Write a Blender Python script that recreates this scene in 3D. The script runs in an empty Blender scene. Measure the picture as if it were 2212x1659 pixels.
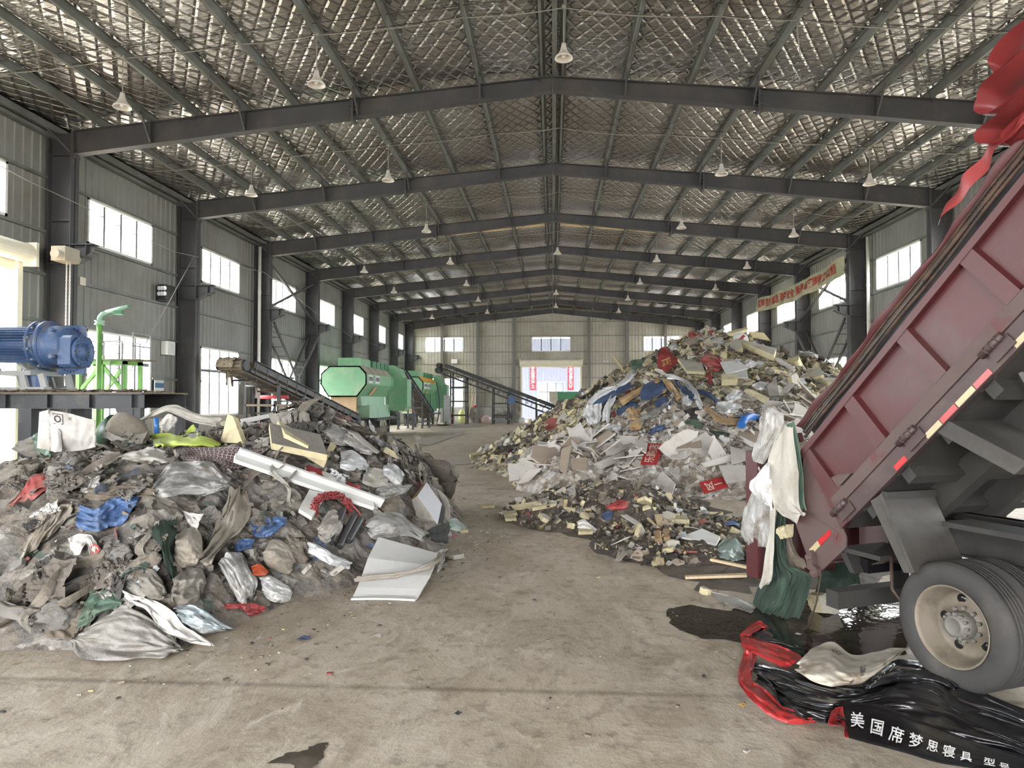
import bpy, math, random
import numpy as np
from mathutils import Vector, Matrix
from mathutils.bvhtree import BVHTree

# ---------------------------------------------------------------- camera, sky, exposure
SC = bpy.context.scene
COL = SC.collection
IW, IH, FPX = 2212.0, 1659.0, 1500.0
EYE = np.array([0.0, 0.0, 2.14])
PITCH = math.atan(36.5 / FPX)
YAW = math.atan(88.0 / FPX * math.cos(PITCH))
cd = bpy.data.cameras.new('camera')
cam = bpy.data.objects.new('camera', cd)
COL.objects.link(cam)
cam.location = EYE
cam.rotation_euler = (math.pi / 2 + PITCH, 0, YAW)
cd.sensor_fit = 'HORIZONTAL'
cd.sensor_width = 36.0
cd.lens = 36.0 * FPX / IW
cd.clip_end = 400
SC.camera = cam

w = bpy.data.worlds.new('overcast_sky')
SC.world = w
w.use_nodes = True
bg = w.node_tree.nodes['Background']
bg.inputs[0].default_value = (0.97, 0.975, 1.0, 1)
bg.inputs[1].default_value = 15.0
SC.view_settings.view_transform = 'Standard'
SC.view_settings.look = 'None'
SC.view_settings.gamma = 1
SC.view_settings.use_curve_mapping = False
SC.view_settings.exposure = 1.2
SC.cycles.use_denoising = True
SC.cycles.max_bounces = 8
SC.cycles.diffuse_bounces = 5
SC.cycles.glossy_bounces = 4
SC.cycles.transmission_bounces = 6
SC.cycles.transparent_max_bounces = 16
SC.cycles.sample_clamp_indirect = 6.0
SC.cycles.caustics_reflective = False
SC.cycles.caustics_refractive = False

# hall measurements (metres; y runs down the hall, camera stands at x = y = 0)
Y1, BAY, NF = 19.11, 7.0, 7
YEND, YFRONT = 68.15, -9.0
XC, XW = 13.75, 14.55
def ztop(x): return 11.12 - 0.0875 * abs(x)
def zbot(x):
    a = abs(x)
    return 9.24 + (XC - a) * (10.12 - 9.24) / (XC - 5.6) if a > 5.6 else 10.12 + (5.6 - a) * (10.74 - 10.12) / 5.6

def portal(loc, normal, sx, sz):
    ld = bpy.data.lights.new('daylight_opening', 'AREA')
    ld.shape = 'RECTANGLE'; ld.size = sx; ld.size_y = sz
    ld.cycles.is_portal = True
    o = bpy.data.objects.new('daylight_opening', ld)
    COL.objects.link(o)
    o.location = loc
    o.rotation_euler = Vector(normal).to_track_quat('-Z', 'Y').to_euler()
    return o

# ---------------------------------------------------------------- helpers
def rng(s): return np.random.RandomState(s)
def lin(c):
    o = []
    for v in c:
        v = v / 255.0
        o.append(v / 12.92 if v <= 0.04045 else ((v + 0.055) / 1.055) ** 2.4)
    return tuple(o)

_F = np.array([-math.sin(YAW) * math.cos(PITCH), math.cos(YAW) * math.cos(PITCH), math.sin(PITCH)])
_R = np.array([math.cos(YAW), math.sin(YAW), 0.0])
_U = np.cross(_R, _F)
def ray(px, py): return _F + _R * (px - IW / 2) / FPX - _U * (py - IH / 2) / FPX
def ground(px, py, z=0.0):
    d = ray(px, py); return EYE + d * ((z - EYE[2]) / d[2])
def at_y(px, py, y):
    d = ray(px, py); return EYE + d * (y / d[1])
def at_x(px, py, x):
    d = ray(px, py); return EYE + d * (x / d[0])

MATS = {}
ALB = [1.0]
def mat(name, rgb, rough=0.6, metal=0.0, var=0.12, scale=3.0, rgb2=None, mixscale=1.5, mixlo=0.45, mixhi=0.6,
        bump=0.0, bscale=20.0, spec=0.5, coords='Object', random_obj=0.0, stretch=None, palette=None, island=None,
        trans=0.0, alpha=1.0, emis=0.0):
    k_ = ALB[0]
    rgb = tuple(c * k_ for c in rgb)
    if rgb2: rgb2 = tuple(c * k_ for c in rgb2)
    if palette: palette = [(tuple(c * k_ for c in p[0]), p[1]) for p in palette]
    m = bpy.data.materials.new(name)
    m.use_nodes = True
    nt = m.node_tree; N = nt.nodes; L = nt.links
    b = N['Principled BSDF']
    tc = N.new('ShaderNodeTexCoord')
    src = tc.outputs[coords]
    if coords == 'Position':
        src = N.new('ShaderNodeNewGeometry').outputs['Position']
    if stretch:
        mp = N.new('ShaderNodeMapping'); mp.inputs['Scale'].default_value = stretch
        L.new(src, mp.inputs['Vector']); src = mp.outputs['Vector']
    def noise(sc, det=5, rough_=0.6):
        n = N.new('ShaderNodeTexNoise'); n.inputs['Scale'].default_value = sc
        n.inputs['Detail'].default_value = det; n.inputs['Roughness'].default_value = rough_
        L.new(src, n.inputs['Vector']); return n.outputs['Fac']
    def rgbmix(f, a, c2, mode='MIX'):
        x = N.new('ShaderNodeMix'); x.data_type = 'RGBA'; x.blend_type = mode
        if isinstance(f, float): x.inputs[0].default_value = f
        else: L.new(f, x.inputs[0])
        for k, v in ((6, a), (7, c2)):
            if isinstance(v, tuple): x.inputs[k].default_value = (*v[:3], 1)
            else: L.new(v, x.inputs[k])
        return x.outputs[2]
    def ramp(f, lo, hi):
        r = N.new('ShaderNodeMapRange'); r.inputs[1].default_value = lo; r.inputs[2].default_value = hi
        L.new(f, r.inputs[0]); return r.outputs[0]
    base = lin(rgb)
    if palette:
        cr = N.new('ShaderNodeValToRGB'); cr.color_ramp.interpolation = 'CONSTANT'
        els = cr.color_ramp.elements
        tot = sum(p[1] for p in palette); acc = 0
        for i, (c, wt) in enumerate(palette):
            e = els[i] if i < len(els) else els.new(min(acc / tot, 1))
            e.position = acc / tot; e.color = (*lin(c), 1); acc += wt
        if island: L.new(N.new('ShaderNodeNewGeometry').outputs['Random Per Island'], cr.inputs[0])
        else: L.new(N.new('ShaderNodeObjectInfo').outputs['Random'], cr.inputs[0])
        col = cr.outputs[0]
    else:
        col = rgbmix(0.0, base, base)
    if rgb2:
        col = rgbmix(ramp(noise(mixscale, 8, 0.65), mixlo, mixhi), col, lin(rgb2))
    if var:
        v = ramp(noise(scale), 0.3, 0.7)
        mu = N.new('ShaderNodeMapRange'); mu.inputs[3].default_value = 1 - var; mu.inputs[4].default_value = 1 + var
        L.new(v, mu.inputs[0])
        cmb = N.new('ShaderNodeCombineColor')
        for k in range(3): L.new(mu.outputs[0], cmb.inputs[k])
        col = rgbmix(1.0, col, cmb.outputs[0], 'MULTIPLY')
    if random_obj:
        oi = N.new('ShaderNodeObjectInfo')
        mu = N.new('ShaderNodeMapRange'); mu.inputs[3].default_value = 1 - random_obj; mu.inputs[4].default_value = 1 + random_obj
        L.new(oi.outputs['Random'], mu.inputs[0])
        cmb = N.new('ShaderNodeCombineColor')
        for k in range(3): L.new(mu.outputs[0], cmb.inputs[k])
        col = rgbmix(1.0, col, cmb.outputs[0], 'MULTIPLY')
    L.new(col, b.inputs['Base Color'])
    b.inputs['Roughness'].default_value = rough
    b.inputs['Metallic'].default_value = metal
    b.inputs['Specular IOR Level'].default_value = spec
    b.inputs['Transmission Weight'].default_value = trans
    b.inputs['Alpha'].default_value = alpha
    if emis:
        b.inputs['Emission Color'].default_value = (*base, 1); b.inputs['Emission Strength'].default_value = emis
    if bump:
        bp = N.new('ShaderNodeBump'); bp.inputs['Strength'].default_value = 1.0; bp.inputs['Distance'].default_value = bump
        L.new(noise(bscale, 6), bp.inputs['Height']); L.new(bp.outputs[0], b.inputs['Normal'])
    MATS[name] = m
    return m

class MB:
    """collects vertices and faces, then links them as one mesh object"""
    def __init__(s): s.v = []; s.f = []; s.mi = []; s.sm = []; s.n = 0
    def add(s, verts, faces, mi=0, smooth=False):
        verts = np.asarray(verts, float).reshape(-1, 3)
        s.v.append(verts)
        for f in faces: s.f.append(tuple(int(i) + s.n for i in f)); s.mi.append(mi); s.sm.append(smooth)
        s.n += len(verts); return s
    def box(s, lo, hi, mi=0):
        x0, y0, z0 = lo; x1, y1, z1 = hi
        return s.hexa([(x0, y0, z0), (x1, y0, z0), (x1, y1, z0), (x0, y1, z0), (x0, y0, z1), (x1, y0, z1), (x1, y1, z1), (x0, y1, z1)], mi)
    def hexa(s, p, mi=0):
        return s.add(p, [(0, 3, 2, 1), (4, 5, 6, 7), (0, 1, 5, 4), (1, 2, 6, 5), (2, 3, 7, 6), (3, 0, 4, 7)], mi)
    def obox(s, c, ax, ay, az, mi=0):
        c, ax, ay, az = (np.asarray(q, float) for q in (c, ax, ay, az))
        P = [c + sx * ax + sy * ay + sz * az for sz in (-1, 1) for sx, sy in ((-1, -1), (1, -1), (1, 1), (-1, 1))]
        return s.hexa(P, mi)
    def bar(s, a, b, wd, ht, up=(0, 0, 1), mi=0):
        a, b = np.asarray(a, float), np.asarray(b, float)
        d = b - a; Ln = np.linalg.norm(d); d = d / Ln
        u = np.asarray(up, float)
        if abs(d @ u) > 0.98: u = np.array([1.0, 0, 0])
        sd = np.cross(d, u); sd /= np.linalg.norm(sd); u = np.cross(sd, d)
        return s.obox((a + b) / 2, d * Ln / 2, sd * wd / 2, u * ht / 2, mi)
    def tube(s, pts, r, n=8, mi=0, cap=True, smooth=True):
        pts = np.asarray(pts, float); k = len(pts)
        rr = np.full(k, r) if np.isscalar(r) else np.asarray(r, float)
        T = np.gradient(pts, axis=0); T /= np.linalg.norm(T, axis=1)[:, None] + 1e-12
        u = np.array([0, 0, 1.0]) if abs(T[0][2]) < 0.9 else np.array([1.0, 0, 0])
        V = []
        a = np.linspace(0, 2 * np.pi, n, endpoint=False)
        for i in range(k):
            sd = np.cross(T[i], u); sd /= np.linalg.norm(sd) + 1e-12; u = np.cross(sd, T[i])
            V.append(pts[i] + rr[i] * (np.cos(a)[:, None] * sd + np.sin(a)[:, None] * u))
        F = [(i * n + j, i * n + (j + 1) % n, (i + 1) * n + (j + 1) % n, (i + 1) * n + j) for i in range(k - 1) for j in range(n)]
        s.add(np.concatenate(V), F, mi, smooth)
        if cap:
            s.f.append(tuple(range(s.n - k * n, s.n - k * n + n))[::-1]); s.mi.append(mi); s.sm.append(False)
            s.f.append(tuple(range(s.n - n, s.n))); s.mi.append(mi); s.sm.append(False)
        return s
    def lathe(s, prof, o, ax, n=24, mi=0, smooth=True, close=False):
        """prof: (radius, height) pairs, turned about the axis ax through o"""
        o = np.asarray(o, float); ax = np.asarray(ax, float); ax = ax / np.linalg.norm(ax)
        u = np.array([0, 0, 1.0]) if abs(ax[2]) < 0.9 else np.array([1.0, 0, 0])
        e1 = np.cross(ax, u); e1 /= np.linalg.norm(e1); e2 = np.cross(ax, e1)
        a = np.linspace(0, 2 * np.pi, n, endpoint=False)
        V = [o + h * ax + r * (np.cos(a)[:, None] * e1 + np.sin(a)[:, None] * e2) for r, h in prof]
        k = len(prof)
        F = [(i * n + j, i * n + (j + 1) % n, (i + 1) * n + (j + 1) % n, (i + 1) * n + j) for i in range(k - 1) for j in range(n)]
        return s.add(np.concatenate(V), F, mi, smooth)
    def prism(s, poly, fr, d0, d1, mi=0):
        """poly: 2-D outline; fr(a, b, d) -> world point"""
        n = len(poly)
        V = [fr(a, b, d0) for a, b in poly] + [fr(a, b, d1) for a, b in poly]
        F = [tuple(range(n))[::-1], tuple(range(n, 2 * n))] + [(i, (i + 1) % n, n + (i + 1) % n, n + i) for i in range(n)]
        return s.add(V, F, mi)
    def grid(s, P, mi=0, smooth=True, mask=None):
        a, b = P.shape[:2]
        F = [(i * b + j, i * b + j + 1, (i + 1) * b + j + 1, (i + 1) * b + j) for i in range(a - 1) for j in range(b - 1)
             if mask is None or mask[i, j]]
        return s.add(P.reshape(-1, 3), F, mi, smooth)
    def mesh(s, name, mats):
        me = bpy.data.meshes.new(name)
        V = np.concatenate(s.v) if s.v else np.zeros((0, 3))
        me.from_pydata(V.tolist(), [], s.f)
        for m in (mats if isinstance(mats, (list, tuple)) else [mats]): me.materials.append(m)
        me.polygons.foreach_set('material_index', s.mi)
        me.polygons.foreach_set('use_smooth', s.sm)
        me.update()
        return me
    def build(s, name, mats, parent=None, origin=None, **tags):
        me = s.mesh(name, mats)
        return place(name, me, parent, origin, **tags)

def place(name, me, parent=None, origin=None, **tags):
    o = bpy.data.objects.new(name, me)
    COL.objects.link(o)
    if parent is not None:
        o.parent = parent
        off = Vector((0, 0, 0)); q = parent
        while q is not None: off += Vector(q.location); q = q.parent
        me.transform(Matrix.Translation(-off))
    elif origin is not None:
        me.transform(Matrix.Translation(-Vector(origin))); o.location = origin
    tag(o, **tags)
    return o

def tag(o, label=None, cat=None, group=None, kind=None):
    if label: o['label'] = label
    if cat: o['category'] = cat
    if group: o['group'] = group
    if kind: o['kind'] = kind
    return o

def thing(name, loc, label, cat, group=None):
    o = bpy.data.objects.new(name, None)
    COL.objects.link(o)
    o.location = loc
    o.empty_display_size = 0.2
    return tag(o, label, cat, group)

def copy_tree(o, loc, rz=0.0, label=None, group=None):
    c = o.copy(); COL.objects.link(c)
    for ch in o.children:
        d = ch.copy(); COL.objects.link(d); d.parent = c
        for g in ch.children:
            e = g.copy(); COL.objects.link(e); e.parent = d
    c.location = loc; c.rotation_euler = (0, 0, rz)
    if label: c['label'] = label
    if group: c['group'] = group
    return c

def text_verts(txt, size=1.0, bold=0.0):
    """flat lettering outlines as (vertices, faces), centred, cap height about `size`"""
    cu = bpy.data.curves.new('lettering', 'FONT')
    cu.body = txt; cu.size = size; cu.align_x = 'CENTER'; cu.align_y = 'CENTER'; cu.offset = bold
    cu.resolution_u = 2
    o = bpy.data.objects.new('lettering', cu)
    COL.objects.link(o)
    dg = bpy.context.evaluated_depsgraph_get()
    me = bpy.data.meshes.new_from_object(o.evaluated_get(dg))
    V = np.array([v.co[:] for v in me.vertices]).reshape(-1, 3)
    F = [tuple(p.vertices) for p in me.polygons]
    bpy.data.objects.remove(o); bpy.data.curves.remove(cu); bpy.data.meshes.remove(me)
    return V, F

# value noise on arrays, for shapes
def _hash(ix, iy, seed):
    h = (ix.astype(np.int64) * 374761393 + iy.astype(np.int64) * 668265263 + seed * 69069) & 0x7fffffff
    h = (h ^ (h >> 13)) * 1274126177 & 0x7fffffff
    return ((h ^ (h >> 16)) & 0xffff) / 65535.0
def vnoise(x, y, seed=0):
    ix, iy = np.floor(x), np.floor(y); fx, fy = x - ix, y - iy
    fx = fx * fx * (3 - 2 * fx); fy = fy * fy * (3 - 2 * fy)
    a = _hash(ix, iy, seed); b = _hash(ix + 1, iy, seed); c = _hash(ix, iy + 1, seed); d = _hash(ix + 1, iy + 1, seed)
    return (a * (1 - fx) + b * fx) * (1 - fy) + (c * (1 - fx) + d * fx) * fy
def fbm(x, y, seed=0, oct=4):
    s = 0; a = 0.5
    for k in range(oct):
        s = s + a * (vnoise(x, y, seed + k) * 2 - 1); x = x * 2.03 + 7.1; y = y * 2.03 + 3.7; a *= 0.5
    return s
def ridged(x, y, seed=0, oct=4):
    s = 0; a = 0.5
    for k in range(oct):
        s = s + a * (1 - np.abs(vnoise(x, y, seed + k) * 2 - 1) * 2); x = x * 2.1 + 5.1; y = y * 2.1 + 1.7; a *= 0.5
    return s

# ---------------------------------------------------------------- materials
mat('dark_steel', (64, 64, 66), 0.55, 0.0, 0.16, 1.2, (84, 79, 74), 0.8, 0.5, 0.75)
mat('purlin_steel', (118, 122, 118), 0.5, 0.25, 0.2, 1.5, (100, 96, 88), 0.7, 0.45, 0.7)
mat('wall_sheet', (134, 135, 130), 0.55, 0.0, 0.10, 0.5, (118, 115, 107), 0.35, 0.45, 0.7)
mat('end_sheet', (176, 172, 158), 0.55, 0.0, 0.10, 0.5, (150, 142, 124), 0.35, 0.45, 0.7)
mat('cream_paint', (226, 220, 200), 0.5, 0, 0.08, 2)
mat('white_frame', (222, 222, 214), 0.45, 0, 0.06, 2)
mat('post_grey', (108, 106, 100), .55, 0, .1, 1)
mat('girt_grey', (132, 129, 118), .5, 0, .1, 1)
mat('mullion_backlit_grey', (122, 122, 120), 0.5, 0, .06, 2)  # white bars seen against the sky: their backlit shade is in this colour
mat('plaster_dado', (170, 166, 158), 0.8, 0, 0.15, 1.0, (96, 90, 82), 0.6, 0.48, 0.6)
mat('white_pvc', (220, 218, 208), 0.4, 0, 0.08, 2)
mat('cable', (150, 146, 138), 0.7)
mat('dark_cable', (60, 58, 56), 0.7)
mat('yellow_fibreglass', (226, 204, 160), 0.6, 0, 0.12, 2)
mat('aluminium', (200, 198, 192), 0.3, 0.9, 0.1, 3)

def glass_mat():
    m = bpy.data.materials.new('window_glass'); m.use_nodes = True
    nt = m.node_tree; N = nt.nodes; L = nt.links
    for n in list(N):
        if n.type != 'OUTPUT_MATERIAL': N.remove(n)
    t = N.new('ShaderNodeBsdfTransparent'); t.inputs[0].default_value = (0.93, 0.96, 0.95, 1)
    g = N.new('ShaderNodeBsdfGlossy'); g.inputs['Roughness'].default_value = 0.1
    mx = N.new('ShaderNodeMixShader'); mx.inputs[0].default_value = 0.07
    L.new(t.outputs[0], mx.inputs[1]); L.new(g.outputs[0], mx.inputs[2])
    L.new(mx.outputs[0], [n for n in N if n.type == 'OUTPUT_MATERIAL'][0].inputs[0])
    return m
GLASS = glass_mat()

def foil_mat():
    m = bpy.data.materials.new('insulation_foil'); m.use_nodes = True
    nt = m.node_tree; N = nt.nodes; L = nt.links
    b = N['Principled BSDF']
    geo = N.new('ShaderNodeNewGeometry')
    b.inputs['Metallic'].default_value = 1.0
    b.inputs['Roughness'].default_value = 0.24
    def wave(ang, sc):
        mp = N.new('ShaderNodeMapping'); mp.inputs['Rotation'].default_value = (0, 0, ang)
        L.new(geo.outputs['Position'], mp.inputs[0])
        sx = N.new('ShaderNodeSeparateXYZ'); L.new(mp.outputs[0], sx.inputs[0])
        mu = N.new('ShaderNodeMath'); mu.operation = 'PINGPONG'; mu.inputs[1].default_value = sc
        L.new(sx.outputs[0], mu.inputs[0])
        mr = N.new('ShaderNodeMapRange'); mr.inputs[1].default_value = 0; mr.inputs[2].default_value = sc * 0.35
        L.new(mu.outputs[0], mr.inputs[0])
        return mr.outputs[0]
    w1, w2 = wave(0.55, 0.16), wave(-0.55, 0.16)
    mn = N.new('ShaderNodeMath'); mn.operation = 'MINIMUM'; L.new(w1, mn.inputs[0]); L.new(w2, mn.inputs[1])
    mp = N.new('ShaderNodeMapping'); mp.inputs['Scale'].default_value = (0.8, 3.6, 1)
    L.new(geo.outputs['Position'], mp.inputs[0])
    n1 = N.new('ShaderNodeTexNoise'); n1.inputs['Scale'].default_value = 2.2; n1.inputs['Detail'].default_value = 3
    n1.inputs['Roughness'].default_value = 0.55; n1.inputs['Distortion'].default_value = 0.35
    L.new(mp.outputs[0], n1.inputs[0])
    n2 = N.new('ShaderNodeTexNoise'); n2.inputs['Scale'].default_value = 0.25; n2.inputs['Detail'].default_value = 3
    L.new(geo.outputs['Position'], n2.inputs[0])
    b1 = N.new('ShaderNodeBump'); b1.inputs['Distance'].default_value = 0.03; L.new(mn.outputs[0], b1.inputs['Height'])
    mrs = N.new('ShaderNodeMapRange'); mrs.inputs[1].default_value = .38; mrs.inputs[2].default_value = .62; mrs.inputs[3].default_value = .25; mrs.inputs[4].default_value = 1
    L.new(n2.outputs[0], mrs.inputs[0])
    b2 = N.new('ShaderNodeBump'); b2.inputs['Distance'].default_value = 0.075; L.new(n1.outputs[0], b2.inputs['Height']); L.new(mrs.outputs[0], b2.inputs['Strength'])
    L.new(b1.outputs[0], b2.inputs['Normal']); L.new(b2.outputs[0], b.inputs['Normal'])
    cr = N.new('ShaderNodeValToRGB')
    cr.color_ramp.elements[0].position = 0.35; cr.color_ramp.elements[0].color = (*lin((178, 170, 162)), 1)
    cr.color_ramp.elements[1].position = 0.65; cr.color_ramp.elements[1].color = (*lin((212, 210, 207)), 1)
    L.new(n2.outputs[0], cr.inputs[0]); L.new(cr.outputs[0], b.inputs['Base Color'])
    return m
FOIL = foil_mat()

def floor_mat():
    m = bpy.data.materials.new('muddy_concrete'); m.use_nodes = True
    nt = m.node_tree; N = nt.nodes; L = nt.links
    b = N['Principled BSDF']
    geo = N.new('ShaderNodeNewGeometry'); P = geo.outputs['Position']
    def noise(sc, det=6, st=(1, 1, 1), rot=0.0, dist=0.0):
        mp = N.new('ShaderNodeMapping'); mp.inputs['Scale'].default_value = st; mp.inputs['Rotation'].default_value = (0, 0, rot)
        L.new(P, mp.inputs[0])
        n = N.new('ShaderNodeTexNoise'); n.inputs['Scale'].default_value = sc; n.inputs['Detail'].default_value = det
        n.inputs['Roughness'].default_value = 0.65; n.inputs['Distortion'].default_value = dist
        L.new(mp.outputs[0], n.inputs[0]); return n.outputs['Fac']
    def rng_(f, lo, hi, a=0.0, c=1.0):
        r = N.new('ShaderNodeMapRange'); r.inputs[1].default_value = lo; r.inputs[2].default_value = hi
        r.inputs[3].default_value = a; r.inputs[4].default_value = c
        L.new(f, r.inputs[0]); return r.outputs[0]
    def mix(f, a, c):
        x = N.new('ShaderNodeMix'); x.data_type = 'RGBA'; L.new(f, x.inputs[0])
        for k, v in ((6, a), (7, c)):
            if isinstance(v, tuple): x.inputs[k].default_value = (*lin(v), 1)
            else: L.new(v, x.inputs[k])
        return x.outputs[2]
    def math_(op, a, c):
        x = N.new('ShaderNodeMath'); x.operation = op
        for k, v in enumerate((a, c)):
            if isinstance(v, (int, float)): x.inputs[k].default_value = v
            else: L.new(v, x.inputs[k])
        return x.outputs[0]
    big = noise(0.35, 5)
    fine = noise(7.0, 10)
    mid = noise(1.3, 10, (1.2, 0.8, 1), 0.4, 0.9)
    streak = noise(2.4, 9, (1.5, 1.0, 1), -0.5, 1.6)
    streak2 = noise(1.8, 9, (1.8, 0.9, 1), 0.45, 1.6)
    c = mix(rng_(mid, 0.38, 0.62), (178, 167, 151), (150, 138, 121))
    c = mix(rng_(big, 0.45, 0.65, 0, .6), c, (166, 152, 132))
    c = mix(rng_(streak, 0.52, 0.70, 0, .7), c, (126, 114, 98))
    c = mix(rng_(streak2, 0.56, 0.72, 0, .6), c, (202, 195, 183))
    c = mix(rng_(fine, 0.54, 0.70, 0, 0.8), c, (108, 97, 84))
    # tyre tracks: pairs of bands running slightly askew down the aisle
    for ox, ang in ((-0.5, 0.10), (1.6, -0.42), (-2.2, 0.36)):
        mp = N.new('ShaderNodeMapping'); mp.inputs['Rotation'].default_value = (0, 0, ang); mp.inputs['Location'].default_value = (ox, 0, 0)
        L.new(P, mp.inputs[0]); sq = N.new('ShaderNodeSeparateXYZ'); L.new(mp.outputs[0], sq.inputs[0])
        ax_ = math_('ABSOLUTE', math_('ADD', sq.outputs[0], math_('MULTIPLY', big, .5)), 0)
        band = rng_(ax_, .10, .16, 1, 0)
        tread = rng_(math_('PINGPONG', sq.outputs[1], .06), .02, .035, .25, 1)
        c = mix(math_('MULTIPLY', math_('MULTIPLY', band, tread), rng_(mid, .42, .65, .0, .45)), c, (118, 106, 92))
    # expansion joints in the slab
    sx = N.new('ShaderNodeSeparateXYZ'); L.new(P, sx.inputs[0])
    jy = math_('PINGPONG', math_('ADD', sx.outputs[1], 11.7 - 5.17), 5.85)
    wob = math_('MULTIPLY', fine, 0.03)
    j = rng_(math_('ADD', jy, wob), 0.015, 0.075, 0.9, 0.0)
    c = mix(math_('MULTIPLY', j, rng_(mid, .35, .6, .25, .9)), c, (88, 78, 66))
    L.new(c, b.inputs['Base Color'])
    L.new(rng_(noise(0.5, 6), 0.42, 0.68, 0.62, 0.42), b.inputs['Roughness'])
    b.inputs['Specular IOR Level'].default_value = 0.35
    bp = N.new('ShaderNodeBump'); bp.inputs['Distance'].default_value = 0.012
    L.new(math_('ADD', fine, math_('MULTIPLY', mid, 1.5)), bp.inputs['Height'])
    L.new(bp.outputs[0], b.inputs['Normal'])
    return m
FLOORM = floor_mat()

# ---------------------------------------------------------------- the hall
MB().add([(-40, YFRONT - 25, 0), (40, YFRONT - 25, 0), (40, 110, 0), (-40, 110, 0)], [(0, 1, 2, 3)]).build('floor', FLOORM, kind='structure')

PURLX = [0.26, 2.0, 3.76, 5.45, 7.25, 8.7, 10.1, 11.45, 12.85]
ZF = 0.25
def ceiling():
    r = rng(3)
    mb = MB()
    ys = np.arange(YFRONT, YEND + 0.01, 0.35)
    for sgn in (-1, 1):
        xs = []
        edges = [0.0] + PURLX[1:] + [XW + 0.1]
        for a, b in zip(edges[:-1], edges[1:]): xs += list(np.linspace(a, b, 7)[:-1])
        xs.append(edges[-1]); xs = np.array(xs)
        X, Yg = np.meshgrid(xs, ys, indexing='ij')
        Z = ztop(X) + ZF
        for a, b in zip(edges[:-1], edges[1:]):
            k = (X >= a) & (X <= b); t = np.clip((X - a) / (b - a), 0, 1)
            Z = np.where(k, Z - 0.05 * np.sin(np.pi * t) * (0.6 + 0.8 * vnoise(Yg * 0.9, X * 0.3, 5)), Z)
        Z += 0.02 * fbm(X * 1.4, Yg * 1.1, 9)
        mb.grid(np.stack([sgn * X, Yg, Z], -1))
    # the sheets above, so the roof has thickness
    for sgn in (-1, 1):
        mb.hexa([(0, YFRONT, ztop(0) + 0.42), (sgn * 15, YFRONT, ztop(15) + 0.42), (sgn * 15, YEND + .2, ztop(15) + 0.42), (0, YEND + .2, ztop(0) + 0.42),
                 (0, YFRONT, ztop(0) + 0.47), (sgn * 15, YFRONT, ztop(15) + 0.47), (sgn * 15, YEND + .2, ztop(15) + 0.47), (0, YEND + .2, ztop(0) + 0.47)], 1)
    return mb.build('ceiling', [FOIL, MATS['wall_sheet']], kind='structure')
CEIL = ceiling()
# yellowed fibreglass strips across the roof
for k, (ya, yb, xa, xb) in enumerate(((34.6, 35.9, -9.6, 9.3), (48.6, 49.8, -8.7, 9.0), (55.4, 56.4, -7, 7))):
    mb = MB()
    for sgn in (-1, 1):
        lim = abs(xa) if sgn < 0 else xb
        segs = [0.3] + [p for p in PURLX[1:] if p < lim] + [lim]
        for a, b in zip(segs[:-1], segs[1:]):
            a2, b2 = a + 0.1, b - 0.1
            P = [(sgn * x, y, ztop(x) + z) for z in (0.13, 0.16) for x, y in ((a2, ya), (b2, ya), (b2, yb), (a2, yb))]
            mb.hexa(P)
    mb.build('trim_%d' % (k + 1), MATS['yellow_fibreglass'], kind='structure')

# corrugated walls with openings
def wall_sheet(mb, length, z1fn, openings, fr, pitch=0.32, z0=0.0):
    """fr(a, z, d) -> point; a runs along the wall, d stands out of it"""
    n = int(round(length / pitch)); p = length / n
    edges = set(i * p for i in range(n + 1))
    prof = lambda a: [(a, 0.0), (a + 0.22 * (p / 0.32), 0.0), (a + 0.245 * (p / .32), 0.028), (a + 0.295 * (p / .32), 0.028), (a + p, 0.0)]
    for i in range(n):
        pts = prof(i * p)
        am = (i + 0.5) * p
        cuts = sorted([(o[2], o[3]) for o in openings if o[0] <= am <= o[1]])
        z = z0; spans = []
        for lo, hi in cuts:
            if lo > z: spans.append((z, lo))
            z = max(z, hi)
        spans.append((z, None))
        for lo, hi in spans:
            V = []; F = []
            for (a, d) in pts: V += [fr(a, lo, d), fr(a, z1fn(a) if hi is None else hi, d)]
            for k in range(4): F.append((2 * k, 2 * k + 2, 2 * k + 3, 2 * k + 1))
            mb.add(V, F)

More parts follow.
